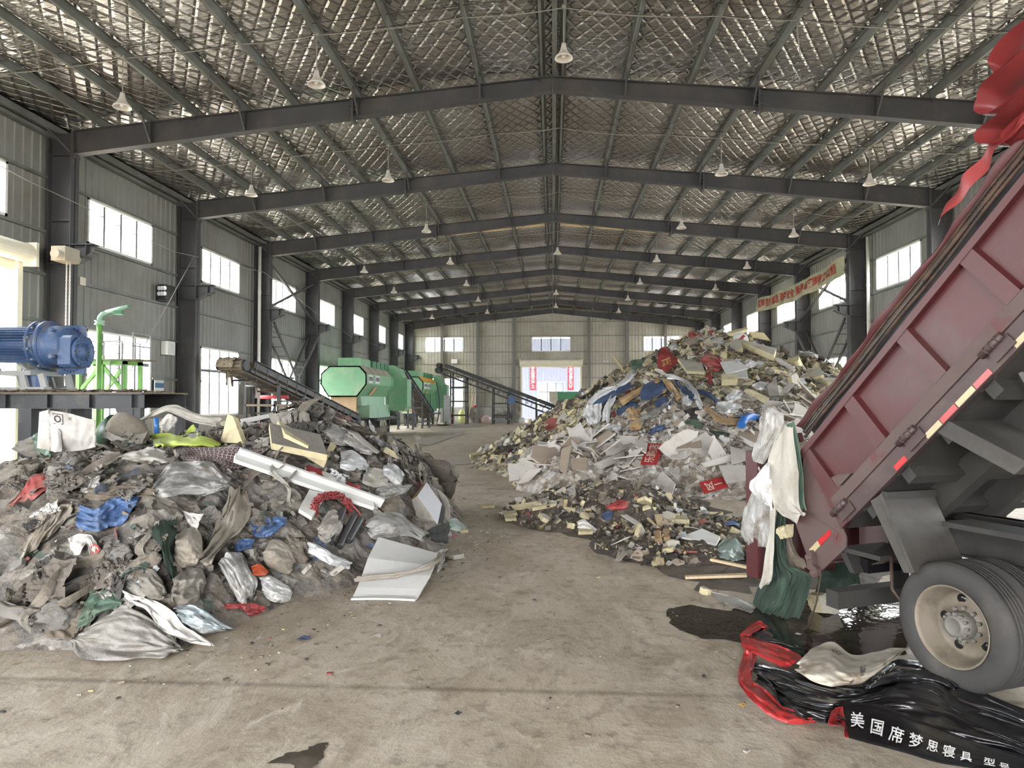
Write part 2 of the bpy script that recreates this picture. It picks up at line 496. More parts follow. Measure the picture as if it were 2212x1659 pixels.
WIN = []
def snap(a, pitch, length):
    n = int(round(length / pitch)); p = length / n
    return round(a / p) * p
WALLLEN = YEND - YFRONT
bays = [Y1 + BAY * i for i in range(-4, NF)]
WALLS = {}
for side, sg in (('left', -1), ('right', 1)):
    ops = []
    for b in bays:
        a0, a1 = (b + 1.74, b + 5.34) if sg < 0 else (b + 2.1, b + 5.72)
        a0 = YFRONT + snap(a0 - YFRONT, .32, WALLLEN); a1 = YFRONT + snap(a1 - YFRONT, .32, WALLLEN)
        ops.append((a0, a1, 7.05, 8.53))
        if sg < 0 and abs(b - (Y1 - BAY)) < .1: continue
        ops.append((a0, a1, 1.5, 4.4))
    if sg < 0:
        d0 = YFRONT + snap(15.9 - YFRONT, .32, WALLLEN); d1 = YFRONT + snap(17.95 - YFRONT, .32, WALLLEN)
        DOORL = (d0, d1, 0.0, 5.9)
        ops.append(DOORL)
    mb = MB()
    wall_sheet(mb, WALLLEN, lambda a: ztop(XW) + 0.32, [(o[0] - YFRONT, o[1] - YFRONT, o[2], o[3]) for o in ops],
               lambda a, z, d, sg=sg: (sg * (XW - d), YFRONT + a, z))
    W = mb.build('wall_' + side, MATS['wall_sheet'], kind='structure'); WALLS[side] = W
    # girts
    for z in (2.95, 4.42, 5.75, 6.98, 8.55):
        segs = []; y = 12.1
        cuts = sorted((o[0], o[1]) for o in ops if o[2] - .05 < z < o[3] + .001 - .08 and o[1] > 12)
        for a, b in cuts:
            if a > y: segs.append((y, a))
            y = b
        segs.append((y, YEND))
        g = MB()
        for a, b in segs:
            g.box((sg * (XW - .01) - (0.1 if sg > 0 else 0), a, z - .04), (sg * (XW - .01) + (0.1 if sg < 0 else 0), b, z + .04))
        g.build('girt', MATS['purlin_steel'], W, kind='structure')
    # dado
    g = MB(); y = 12.1
    dd = MB()
    a0 = DOORL[1] if sg < 0 else 12.1
    dd.box((sg * (XW - .02) - .09, a0, 0), (sg * (XW - .02) + .09, YEND, 1.5))
    dd.build('baseboard_' + side, MATS['plaster_dado'], kind='structure')
    # eave angle and strut under the roof
    e = MB()
    e.box((sg * 14.3 - .09, YFRONT, ztop(14.3) - .02), (sg * 14.3 + .09, YEND, ztop(14.3) + .16))
    e.box((sg * 14.42 - .1, YFRONT, ztop(14.4) - .16), (sg * 14.42 + .1, YEND, ztop(14.4) - .06))
    e.build('eave_strut', MATS['purlin_steel'], W, kind='structure')
    WIN.append((sg, [o for o in ops if o is not (DOORL if sg < 0 else None)]))

def end_top(a): return ztop(a - XW) + 0.32
DOORE = (-2.88, 2.56, 0.0, 5.62)
endops = [(-12.55, -8.85, 6.98, 8.46), (-1.92, 1.8, 6.98, 8.46), (8.65, 12.35, 6.98, 8.46), (-12.55, -8.85, 1.5, 4.42), (8.65, 12.35, 1.5, 4.42), DOORE]
L2 = 2 * XW
endops = [(snap(o[0] + XW, .32, L2) - XW, snap(o[1] + XW, .32, L2) - XW, o[2], o[3]) for o in endops]
DOORE = endops[-1]
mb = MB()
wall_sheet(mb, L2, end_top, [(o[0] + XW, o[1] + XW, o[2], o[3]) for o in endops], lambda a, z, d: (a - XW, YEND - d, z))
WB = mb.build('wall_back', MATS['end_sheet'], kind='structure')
for z in (1.55, 2.95, 4.42, 5.75, 6.95, 8.52, 9.9):
    g = MB(); x = -XW
    cuts = sorted((o[0], o[1]) for o in endops if o[2] - .05 < z < o[3] + .001 - .05)
    segs = []
    for a, b in cuts: segs.append((x, a)); x = b
    segs.append((x, XW))
    for a, b in segs: g.box((a, YEND - .12, z - .04), (b, YEND - .03, z + .04))
    g.build('girt', MATS['girt_grey'], WB, kind='structure')
for x in (-10.9, -7.35, -3.75, 3.55, 7.2, 10.9):
    MB().box((x - .13, YEND - .42, 0), (x + .13, YEND - .13, ztop(x) - .45)).build('wind_post', MATS['post_grey'], WB, kind='structure')
dd = MB()
dd.box((-XW, YEND - .2, 0), (DOORE[0] - .1, YEND + .04, 1.5)); dd.box((DOORE[1] + .1, YEND - .2, 0), (XW, YEND + .04, 1.5))
dd.build('baseboard_back', MATS['plaster_dado'], kind='structure')

mb = MB()
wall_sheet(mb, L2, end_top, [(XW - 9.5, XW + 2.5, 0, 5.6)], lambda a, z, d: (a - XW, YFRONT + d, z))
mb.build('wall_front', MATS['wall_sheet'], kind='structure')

# windows: frame, mullions, panes
wn = 0
def window(fr, a0, a1, z0, z1, cols, transom=None, nrm=None):
    global wn
    wn += 1
    mb = MB()
    def bx(A0, A1, Z0, Z1, D0, D1, mi=0):
        mb.hexa([fr(a, z, d) for d in (D0, D1) for a, z in ((A0, Z0), (A1, Z0), (A1, Z1), (A0, Z1))], mi)
    t = 0.08
    bx(a0, a1, z0, z0 + t, -.14, .05); bx(a0, a1, z1 - t, z1, -.14, .05)
    bx(a0, a0 + t, z0, z1, -.14, .05); bx(a1 - t, a1, z0, z1, -.14, .05)
    for k in range(1, cols):
        a = a0 + (a1 - a0) * k / cols
        bx(a - .05, a + .05, z0, z1, -.09, -.01, 1)
    if transom: bx(a0, a1, transom - .055, transom + .055, -.1, 0, 1)
    o = mb.build('window_%d' % wn, [MATS['white_frame'], MATS['mullion_backlit_grey']], kind='structure')
    MB().add([fr(a0, z0, -.07), fr(a1, z0, -.07), fr(a1, z1, -.07), fr(a0, z1, -.07)], [(0, 1, 2, 3)]).build('pane', GLASS, o, kind='structure')
for sg, ops in WIN:
    for o in ops:
        window(lambda a, z, d, sg=sg: (sg * (XW - d), a, z), *o, 4, 3.42 if o[3] < 5 else None)
        portal((sg * (XW + .2), (o[0] + o[1]) / 2, (o[2] + o[3]) / 2), (-sg, 0, 0), o[1] - o[0], o[3] - o[2])
for i, o in enumerate(endops[:-1]):
    window(lambda a, z, d: (a, YEND - d, z), *o, (4 if i != 0 else 4), 3.4 if o[3] < 5 else None)
    portal(((o[0] + o[1]) / 2, YEND + .2, (o[2] + o[3]) / 2), (0, -1, 0), o[1] - o[0], o[3] - o[2])
portal((-3.5, YFRONT - .1, 2.8), (0, 1, 0), 12, 5.6)
portal(((DOORE[0] + DOORE[1]) / 2, YEND + .3, 2.8), (0, -1, 0), DOORE[1] - DOORE[0], 5.6)
portal((-XW - .3, (DOORL[0] + DOORL[1]) / 2, 2.9), (1, 0, 0), DOORL[1] - DOORL[0], 5.8)

# roller doors: casing, rolled shutter, side guides
def roller(name, fr, a0, a1, z1, kind_label):
    mb = MB()
    def bx(A0, A1, Z0, Z1, D0, D1, mi=0):
        mb.hexa([fr(a, z, d) for d in (D0, D1) for a, z in ((A0, Z0), (A1, Z0), (A1, Z1), (A0, Z1))], mi)
    bx(a0 - .12, a0 + .06, 0, z1, -.15, .16); bx(a1 - .06, a1 + .12, 0, z1, -.15, .16)
    bx(a0 - .2, a0 - .1, z1 - .15, z1 + .5, .05, .55); bx(a1 + .1, a1 + .2, z1 - .15, z1 + .5, .05, .55)
    o = mb.build(name, MATS['cream_paint'], kind='structure')
    r = MB()
    n = 20; R = .26
    pts = [(R * math.cos(2 * math.pi * k / n), R * math.sin(2 * math.pi * k / n)) for k in range(n)]
    V = [fr(a, z1 + .2 + q, .3 + p) for a in (a0 - .1, a1 + .1) for p, q in pts]
    F = [(k, (k + 1) % n, n + (k + 1) % n, n + k) for k in range(n)] + [tuple(range(n)), tuple(range(n, 2 * n))]
    r.add(V, F)
    r.hexa([fr(a, z, d) for d in (.02, .06) for a, z in ((a0, z1 - .28), (a1, z1 - .28), (a1, z1 + .2), (a0, z1 + .2))])
    r.build('rolled_shutter', MATS['cream_paint'], o, kind='structure')
    return o
roller('door_1', lambda a, z, d: (a, YEND - d, z), DOORE[0], DOORE[1], 5.72, '')
DL = roller('door_2', lambda a, z, d: (-(XW - d), a, z), DOORL[0], DOORL[1], 5.95, '')

# portal frames
def portal_frame(yc, label):
    t = thing('portal_frame', (0, yc, 0), label, 'steel frame', 'portal frames along the hall')
    hw = 0.13
    for sg in (-1, 1):
        c = MB()
        c.box((min(sg * XC, sg * (XC + .025)), yc - .17, 0), (max(sg * XC, sg * (XC + .025)), yc + .17, ztop(XC) - .03))
        c.box((min(sg * (XC + .68), sg * (XC + .7)), yc - .17, 0), (max(sg * (XC + .68), sg * (XC + .7)), yc + .17, ztop(14.4) - .05))
        c.box((min(sg * XC, sg * (XC + .7)), yc - .012, 0), (max(sg * XC, sg * (XC + .7)), yc + .012, ztop(XC) - .05))
        for z in (6.62, 6.07, 7.3, 9.2):
            c.box((min(sg * (XC + .02), sg * (XC + .69)), yc - .16, z - .012), (max(sg * (XC + .02), sg * (XC + .69)), yc + .16, z + .012))
        c.build('column', MATS['dark_steel'], t)
        # crane corbel
        k = MB()
        fr = lambda a, b, d, sg=sg: (sg * a, yc + d, b)
        k.prism([(XC, 6.62), (13.12, 6.62), (13.12, 6.36), (XC, 6.07)], fr, -.012, .012)
        k.prism([(XC, 6.6), (13.1, 6.6), (13.1, 6.63), (XC, 6.63)], fr, -.15, .15)
        k.prism([(XC, 6.05), (13.1, 6.34), (13.1, 6.37), (XC, 6.08)], fr, -.15, .15)
        k.prism([(13.3, 6.2), (13.32, 6.2), (13.32, 6.62), (13.3, 6.62)], fr, -.14, .14)
        k.build('corbel', MATS['dark_steel'], t)
        # tapered rafter
        r = MB()
        xs = [0.02, 5.6, XC]
        for a, b in zip(xs[:-1], xs[1:]):
            r.prism([(a, zbot(a)), (b, zbot(b)), (b, ztop(b)), (a, ztop(a))], fr, -.01, .01)
            r.prism([(a, zbot(a) - .02), (b, zbot(b) - .02), (b, zbot(b)), (a, zbot(a))], fr, -hw, hw)
            r.prism([(a, ztop(a) - .02), (b, ztop(b) - .02), (b, ztop(b)), (a, ztop(a))], fr, -hw, hw)
        for x in (XC - .02, ):
            r.prism([(x - .02, zbot(x) - .12), (x + .02, zbot(x) - .12), (x + .02, ztop(x)), (x - .02, ztop(x))], fr, -.16, .16)
        r.build('rafter', MATS['dark_steel'], t)
        s = MB()
        s.prism([(5.57, zbot(5.6) - .14), (5.63, zbot(5.6) - .14), (5.63, ztop(5.6) + .02), (5.57, ztop(5.6) + .02)], fr, -.16, .16)
        for zz in np.linspace(zbot(5.6) - .08, ztop(5.6) - .06, 5):
            for dd in (-.1, .1): s.prism([(5.5, zz - .015), (5.7, zz - .015), (5.7, zz + .015), (5.5, zz + .015)], fr, dd - .015, dd + .015)
        s.build('splice_plate', MATS['dark_steel'], t)
        for px_ in (2.0, 5.45, 8.7, 11.45):
            b = MB()
            b.bar((sg * px_, yc - .62, ztop(px_) + .1), (sg * px_, yc - .1, zbot(px_) + .03), .05, .05)
            b.prism([(px_ - .008, zbot(px_)), (px_ + .008, zbot(px_)), (px_ + .008, ztop(px_)), (px_ - .008, ztop(px_))], fr, -hw, 0)
            b.build('flange_brace', MATS['dark_steel'], t)
        MB().bar((sg * 14.25, yc - .55, ztop(14.25) - .02), (sg * (XC + .05), yc - .1, 9.25), .05, .05).build('flange_brace', MATS['dark_steel'], t)
    return t
ORD = ['first', 'second', 'third', 'fourth', 'fifth', 'sixth', 'seventh', 'eighth', 'ninth', 'tenth']
for i in range(NF + 1):
    y = Y1 + BAY * i if i < NF else YEND - .4
    lab = ('%s dark steel portal frame across the hall counting from the camera' % ORD[i]) if i < NF else 'dark steel portal frame standing against the far end wall'
    portal_frame(y, lab)

# purlins
for sg, sd in ((-1, 'left'), (1, 'right')):
    for i, x in enumerate(PURLX):
        mb = MB()
        fr = lambda a, b, d, sg=sg: (sg * a, d, b)
        z = ztop(x)
        lip = .07 if sg * 1 > 0 else .07
        mb.prism([(x - .006, z), (x + .006, z), (x + .006, z + .2), (x - .006, z + .2)], fr, 4, YEND - .1)
        mb.prism([(x, z), (x + .075, z), (x + .075, z + .012), (x, z + .012)], fr, 4, YEND - .1)
        mb.prism([(x - .075, z + .19), (x, z + .19), (x, z + .2), (x - .075, z + .2)], fr, 4, YEND - .1)
        mb.prism([(x + .065, z), (x + .075, z), (x + .075, z + .03), (x + .065, z + .03)], fr, 4, YEND - .1)
        mb.build('roof_purlin', MATS['purlin_steel'], origin=(sg * x, 4, z),
                 label='grey steel roof purlin, %s one from the ridge on the %s slope' % (ORD[i], sd), cat='purlin', group='roof purlins')
MB().box((-.005, 4, 11.125), (.115, YEND - .2, 11.24)).build('ridge_strut', MATS['purlin_steel'], origin=(.05, 4, 10.9),
     label='square steel strut running along the ridge under the roof', cat='strut')

# sag rods between the purlins, roof bracing rods
mb = MB()
for i in range(-1, NF):
    for f in (0.45, 0.52):
        y = Y1 + BAY * (i + f)
        for sg in (-1, 1):
            for a, b in zip(PURLX[:-1], PURLX[1:]):
                mb.bar((sg * a, y, ztop(a) + .06), (sg * b, y, ztop(b) + .06), .014, .014)
mb.build('sag_rods', MATS['dark_cable'], CEIL, kind='structure')
mb = MB()
for i in (-1, 0, 2, 3):
    y0, y1 = Y1 + BAY * i, Y1 + BAY * (i + 1)
    for a, b in ((0.3, 5.4), (5.4, 10.2)):
        for sg in (-1, 1):
            mb.tube([(sg * a, y0, ztop(a) - .08), (sg * b, y1, ztop(b) - .08)], .008, 5)
            mb.tube([(sg * b, y0, ztop(b) - .08), (sg * a, y1, ztop(a) - .08)], .008, 5)
mb.build('brace_rods', MATS['dark_cable'], CEIL, kind='structure')

# ---------------------------------------------------------------- lamps, cables and fittings of the hall
mat('lamp_white', (214, 208, 198), 0.4, 0, 0.06, 4)
mat('lamp_inside', (228, 224, 218), 0.25, 0.3, 0.05, 4)
mat('bulb', (235, 235, 230), 0.15)
mat('black_plastic', (34, 34, 36), 0.5, 0, 0.1, 6)
mat('lens', (225, 228, 232), 0.15, 0.2)
mat('poster_white', (206, 208, 204), 0.6)
mat('poster_blue', (62, 104, 138), 0.6)
mat('ink', (40, 42, 46), 0.7)
mat('red_cloth', (196, 40, 58), 0.75, 0, 0.1, 3)
mat('white_ink', (232, 230, 226), 0.7)

def pendant(x, y, drop, label, first=[None]):
    z = ztop(x)
    if first[0] is None:
        t = thing('pendant_lamp', (x, y, z), label, 'lamp', 'bell lamps under the roof')
        MB().tube([(x, y, z - drop + .36), (x, y, z + .02)], .011, 6).box((x - .04, y - .04, z - .03), (x + .04, y + .04, z + .03)).build('rod', MATS['cable'], t)
        b = MB(); zb = z - drop
        b.lathe([(.012, .36), (.05, .35), (.06, .27), (.075, .22), (.09, .17), (.14, .10), (.19, .045), (.21, .0), (.2, .0), (.18, .045), (.13, .095), (.07, .15), (.0, .16)], (x, y, zb), (0, 0, 1), 20)
        b.build('reflector', MATS['lamp_white'], t)
        MB().lathe([(.0, .02), (.035, .03), (.05, .07), (.045, .11), (.02, .15)], (x, y, zb), (0, 0, 1), 12).build('bulb', MATS['bulb'], t)
        first[0] = (t, drop)
        return t
    t0, d0 = first[0]
    c = copy_tree(t0, (x, y, z), 0, label)
    c.scale = (1, 1, 1)
    for ch in c.children: pass
    return c
NAMES_X = {-10.1: 'far left', -5.45: 'inner left', .26: 'ridge', 5.45: 'inner right', 10.1: 'far right'}
LROWS = [(0, (-10.1, -5.45, .26)), (1, (-10.1, -5.45, 5.45, 10.1)), (2, (-5.45, 5.45, 10.1)), (3, (-10.1, -5.45, .26, 5.45, 10.1)),
         (4, (-10.1, -5.45, 5.45, 10.1)), (5, (-5.45, .26, 5.45)), (6, (-10.1, -5.45, .26, 5.45))]
for k, xs in LROWS:
    y = Y1 + BAY * (k - 1) + 3.5
    pos = 'ahead of the first steel frame' if k == 0 else 'between the %s and %s steel frames' % (ORD[k - 1], ORD[k])
    for x in xs:
        pendant(x, y, 1.2, 'white bell lamp on a rod, %s row, %s' % (NAMES_X[x], pos))
    # lamp cable strung across the hall
    r = rng(50 + k); pts = []
    nodes = [-13.6, -10.1, -7.25, -5.45, -2.0, .26, 3.76, 5.45, 8.7, 10.1, 13.4]
    for a, b in zip(nodes[:-1], nodes[1:]):
        sag = r.uniform(.02, .1) if k != 2 else r.uniform(.1, .38)
        for t in np.linspace(0, 1, 7)[:-1]:
            x = a + (b - a) * t
            pts.append((x, y + .06, ztop(a) * (1 - t) + ztop(b) * t + .01 - sag * 4 * t * (1 - t)))
    MB().tube(pts, .012, 5).build('lamp_cable', MATS['cable'], origin=pts[0], label='pale lamp cable strung across the hall %s' % pos, cat='cable', group='lamp cables')
MB().tube([(5.45, 15.61, ztop(5.45)), (5.45, 15.61, ztop(5.45) - .3), (5.5, 15.6, ztop(5.45) - .85)], .014, 6).build('hanging_rod', MATS['cable'], origin=(5.45, 15.61, 10.6),
    label='bare lamp rod without a lamp hanging under the right roof slope', cat='rod')

# wire looping along the left columns
wp = [(0, 358), (60, 390), (120, 418), (180, 446), (280, 500), (380, 545), (418, 553), (500, 575), (545, 582), (570, 588), (600, 612), (650, 650), (700, 690), (760, 728), (830, 752)]
pts = [at_x(px, py, -13.62) for px, py in wp]
MB().tube(pts, .012, 5).build('overhead_wire', MATS['cable'], origin=pts[0], label='long pale wire strung along the left columns past the upper windows', cat='wire')
a, b = at_x(420, 553, -13.62), at_x(242, 868, -13.0)
MB().tube([a, (a + b) / 2 + np.array([0, 0, -.05]), b], .014, 5).build('guy_wire', MATS['cable'], origin=a, label='wire slanting down from the second left column in front of the lower window', cat='wire')

# flood light, control box and notice between first and second left column
t = thing('flood_light', (-14.3, 24.75, 5.8), 'black six-lens floodlight fixed to the wall girt between the first two left columns', 'floodlight')
mb = MB(); mb.box((-14.36, 24.42, 5.86), (-14.08, 25.06, 6.4)); mb.build('housing', MATS['black_plastic'], t)
for j in range(2):
    for i in range(3):
        MB().lathe([(.0, .02), (.06, .02), (.08, 0), (.085, -.01)], (-14.32 + .1 * i, 24.42, 6.05 + .2 * j), (0, -1, 0), 12).build('lens', MATS['lens'], t)
MB().box((-14.5, 24.55, 5.8), (-14.1, 24.9, 5.85)).build('bracket', MATS['dark_steel'], t)
t = thing('control_box', (-14.4, 25.15, 4.1), 'white control box on the wall right of the lower window with the green stand', 'box')
MB().box((-14.5, 24.9, 3.86), (-14.25, 25.42, 4.36)).build('case', MATS['white_frame'], t)
mb = MB(); mb.box((-14.249, 24.96, 3.9), (-14.24, 25.36, 4.32)); mb.build('cover', MATS['poster_white'], t)
t = thing('wall_notice', (-14.4, 24.7, 2.4), 'white notice board with a blue header on the wall beside the second left column', 'notice')
MB().box((-14.45, 24.4, 1.94), (-14.42, 24.98, 2.9)).build('board', MATS['poster_white'], t)
MB().box((-14.419, 24.41, 2.62), (-14.412, 24.97, 2.8)).build('header', MATS['poster_blue'], t)
MB().box((-14.419, 24.41, 1.95), (-14.412, 24.97, 2.0)).build('footer', MATS['poster_blue'], t)
mb = MB(); r = rng(4)
for i in range(9):
    a0 = 24.47 + (i % 3) * .17; z0 = 2.5 - (i // 3) * .19
    mb.box((-14.419, a0, z0 - r.uniform(.05, .12)), (-14.413, a0 + .05 + r.uniform(0, .06), z0))
mb.build('pictogram', MATS['ink'], t)
MB().box((-14.5, 20.24, 5.68), (-14.35, 20.5, 5.92)).build('junction_box', MATS['cream_paint'], origin=(-14.42, 20.37, 5.8), label='small cream junction box on the girt beside the first left column', cat='box')

for sg, y, nm in ((-1, 32.7, 'left'), (1, 32.3, 'right')):
    mb = MB(); x = sg * (14.15 if sg < 0 else 14.3)
    mb.tube([(x, y, 0), (x, y, 9.6)], .075, 12)
    for z in (2.5, 5, 7.4): mb.tube([(x, y, z - .06), (x, y, z + .06)], .085, 12)
    mb.build('down_pipe', MATS['white_pvc'], origin=(x, y, 0), label='white plastic rainwater pipe beside the third column of the %s wall' % nm, cat='pipe')

# diagonal wind bracing between third and fourth columns
for sg, nm in ((-1, 'left'), (1, 'right')):
    t = thing('wind_bracing', (sg * 13.9, 36.6, 0), 'steel cross bracing between the third and fourth columns of the %s wall' % nm, 'bracing')
    mb = MB(); x = sg * 13.95
    mb.bar((x, 33.3, 9.0), (x, 39.9, 6.7), .1, .12); mb.build('upper_diagonal', MATS['dark_steel'], t)
    mb = MB(); mb.bar((x + .1 * sg, 33.3, 6.7), (x + .1 * sg, 39.9, 9.0), .1, .12); mb.build('upper_diagonal', MATS['dark_steel'], t)
    for (ya, za), (yb, zb) in (((33.3, 6.0), (36.4, 3.35)), ((39.9, 6.0), (36.8, 3.35)), ((36.4, 3.3), (33.4, .4)), ((36.8, 3.3), (39.8, .4))):
        mb = MB()
        for dx in (-.28, .28): mb.bar((x + dx, ya, za), (x + dx, yb, zb), .07, .14)
        for q in np.linspace(.08, .92, 6):
            y, z = ya + (yb - ya) * q, za + (zb - za) * q
            mb.bar((x - .28, y, z), (x + .28, y, z), .03, .03)
        mb.build('lattice_leg', MATS['dark_steel'], t)

# slogan banner slung along the right columns
mat('banner_cloth', (188, 178, 150), 0.75, 0, 0.1, 3, (150, 160, 128), 0.9, 0.42, 0.6)
mat('banner_red', (176, 58, 44), 0.75)
bt = thing('slogan_banner', (13.6, 40, 8.5), 'faded slogan banner with red characters slung along the columns of the right wall', 'banner')
n = 40
u = np.linspace(0, 1, n)
def ban(uu, v):
    y = 33.25 + (47.2 - 33.25) * uu
    sag = -0.25 * np.sin(np.pi * uu)
    return np.stack([13.6 + .05 * np.sin(uu * 30 + v * 3) + .03 * v + 0 * y, y, 8.05 + sag + .9 * v + .03 * np.sin(uu * 22)], -1)
Ug, Vg = np.meshgrid(u, np.linspace(0, 1, 5), indexing='ij')
MB().grid(ban(Ug, Vg)).build('cloth', MATS['banner_cloth'], bt)
tv, tf = text_verts('整理 整顿 清洁 清扫 安全 素养 6S管理持之以恒', 1.0, .02)
tw = tv[:, 0].max() - tv[:, 0].min()
uu = 1 - ((tv[:, 0] - tv[:, 0].min()) / tw * .9 + .04); vv = .5 + tv[:, 1] / 1.05 * .62
P = ban(uu, vv); P[:, 0] -= .03
MB().add(P, tf).build('lettering', MATS['banner_red'], bt)
mb = MB()
for a, b in (((13.6, 33.25, 8.92), (13.8, 33.0, 9.1)), ((13.6, 33.25, 8.08), (13.8, 33.0, 7.9)), ((13.6, 47.2, 8.95), (13.8, 47.3, 9.1))): mb.tube([a, b], .012, 5)
mb.build('cord', MATS['cable'], bt)

# ---------------------------------------------------------------- yard and building beyond the far door
mat('facade', (140, 146, 166), 0.5, 0, 0.05, 1)
mb = MB()
ops = [(-1.65 + 14, 1.4 + 14, 1.2, 4.4)]
wall_sheet(mb, 28, lambda a: 9.5, ops, lambda a, z, d: (a - 14, 82 - d, z), .36)
FAC = mb.build('wall_opposite', MATS['facade'], kind='structure')
window(lambda a, z, d: (a, 82 - d, z), -1.65, 1.4, 1.2, 4.4, 3, 3.2)
mat('office_glass', (128, 138, 150), .12, 0, .1, 1)
pn = bpy.data.objects['window_%d' % wn].children[0]
pn.data.materials.clear(); pn.data.materials.append(MATS['office_glass'])
mb = MB(); mb.box((-24, 68.4, 9.6), (24, 82.2, 9.75)); mb.build('added_shade_canopy', MATS['wall_sheet'], kind='structure')  # unseen roof added to keep skylight off the facade
for (px, txt, side) in ((1151, '碧水蓝天净土', 'left'), (1233, '生态发展大计', 'right')):
    x = (px - 1194) / 1500 * 81.6
    t = thing('hanging_banner', (x, 81.95, 3.45), 'red vertical banner with white characters outside the far door on the %s' % side, 'banner', 'red banners outside the far door')
    MB().box((x - .34, 81.95, 3.42), (x + .34, 81.975, 6.75)).build('cloth', MATS['red_cloth'], t)
    for k, ch in enumerate(txt):
        tv, tf = text_verts(ch, .5, .012)
        zc = 6.12 - .46 * k
        MB().add(np.stack([x + tv[:, 0], np.full(len(tv), 81.94), zc + tv[:, 1]], -1), tf).build('character', MATS['white_ink'], t)

# ---------------------------------------------------------------- machinery
mat('green_paint', (112, 160, 122), 0.45, 0, 0.10, 1.2, (150, 168, 138), 0.9, 0.5, 0.72)
mat('green_pale', (150, 186, 160), 0.5, 0, 0.08, 1.5)
mat('green_dark', (62, 118, 82), 0.5, 0, 0.1, 2)
mat('dusty_roof', (168, 160, 142), 0.8, 0, 0.12, 2)
mat('lime_paint', (114, 166, 86), 0.4, 0, 0.1, 1.5)
mat('black_paint', (40, 41, 44), 0.5, 0, 0.2, 2, (90, 84, 76), 1.4, 0.52, 0.72)
mat('rubber_belt', (58, 54, 50), 0.75, 0, 0.15, 3)
mat('belt_dusty', (112, 100, 84), 0.8, 0, 0.15, 3)
mat('plywood', (176, 148, 116), 0.7, 0, 0.1, 3)
mat('orange_hatch', (214, 160, 70), 0.6, 0, 0.1, 3)
mat('blue_paint', (66, 90, 128), 0.45, 0, 0.12, 3, (118, 120, 122), 2.2, 0.52, 0.72)
mat('grey_paint', (150, 152, 150), 0.5, 0, 0.1, 2, (128, 118, 106), 2.0, 0.5, 0.7)
mat('dirt_pile', (104, 94, 82), 0.9, 0, 0.25, 6, bump=.02, bscale=30)

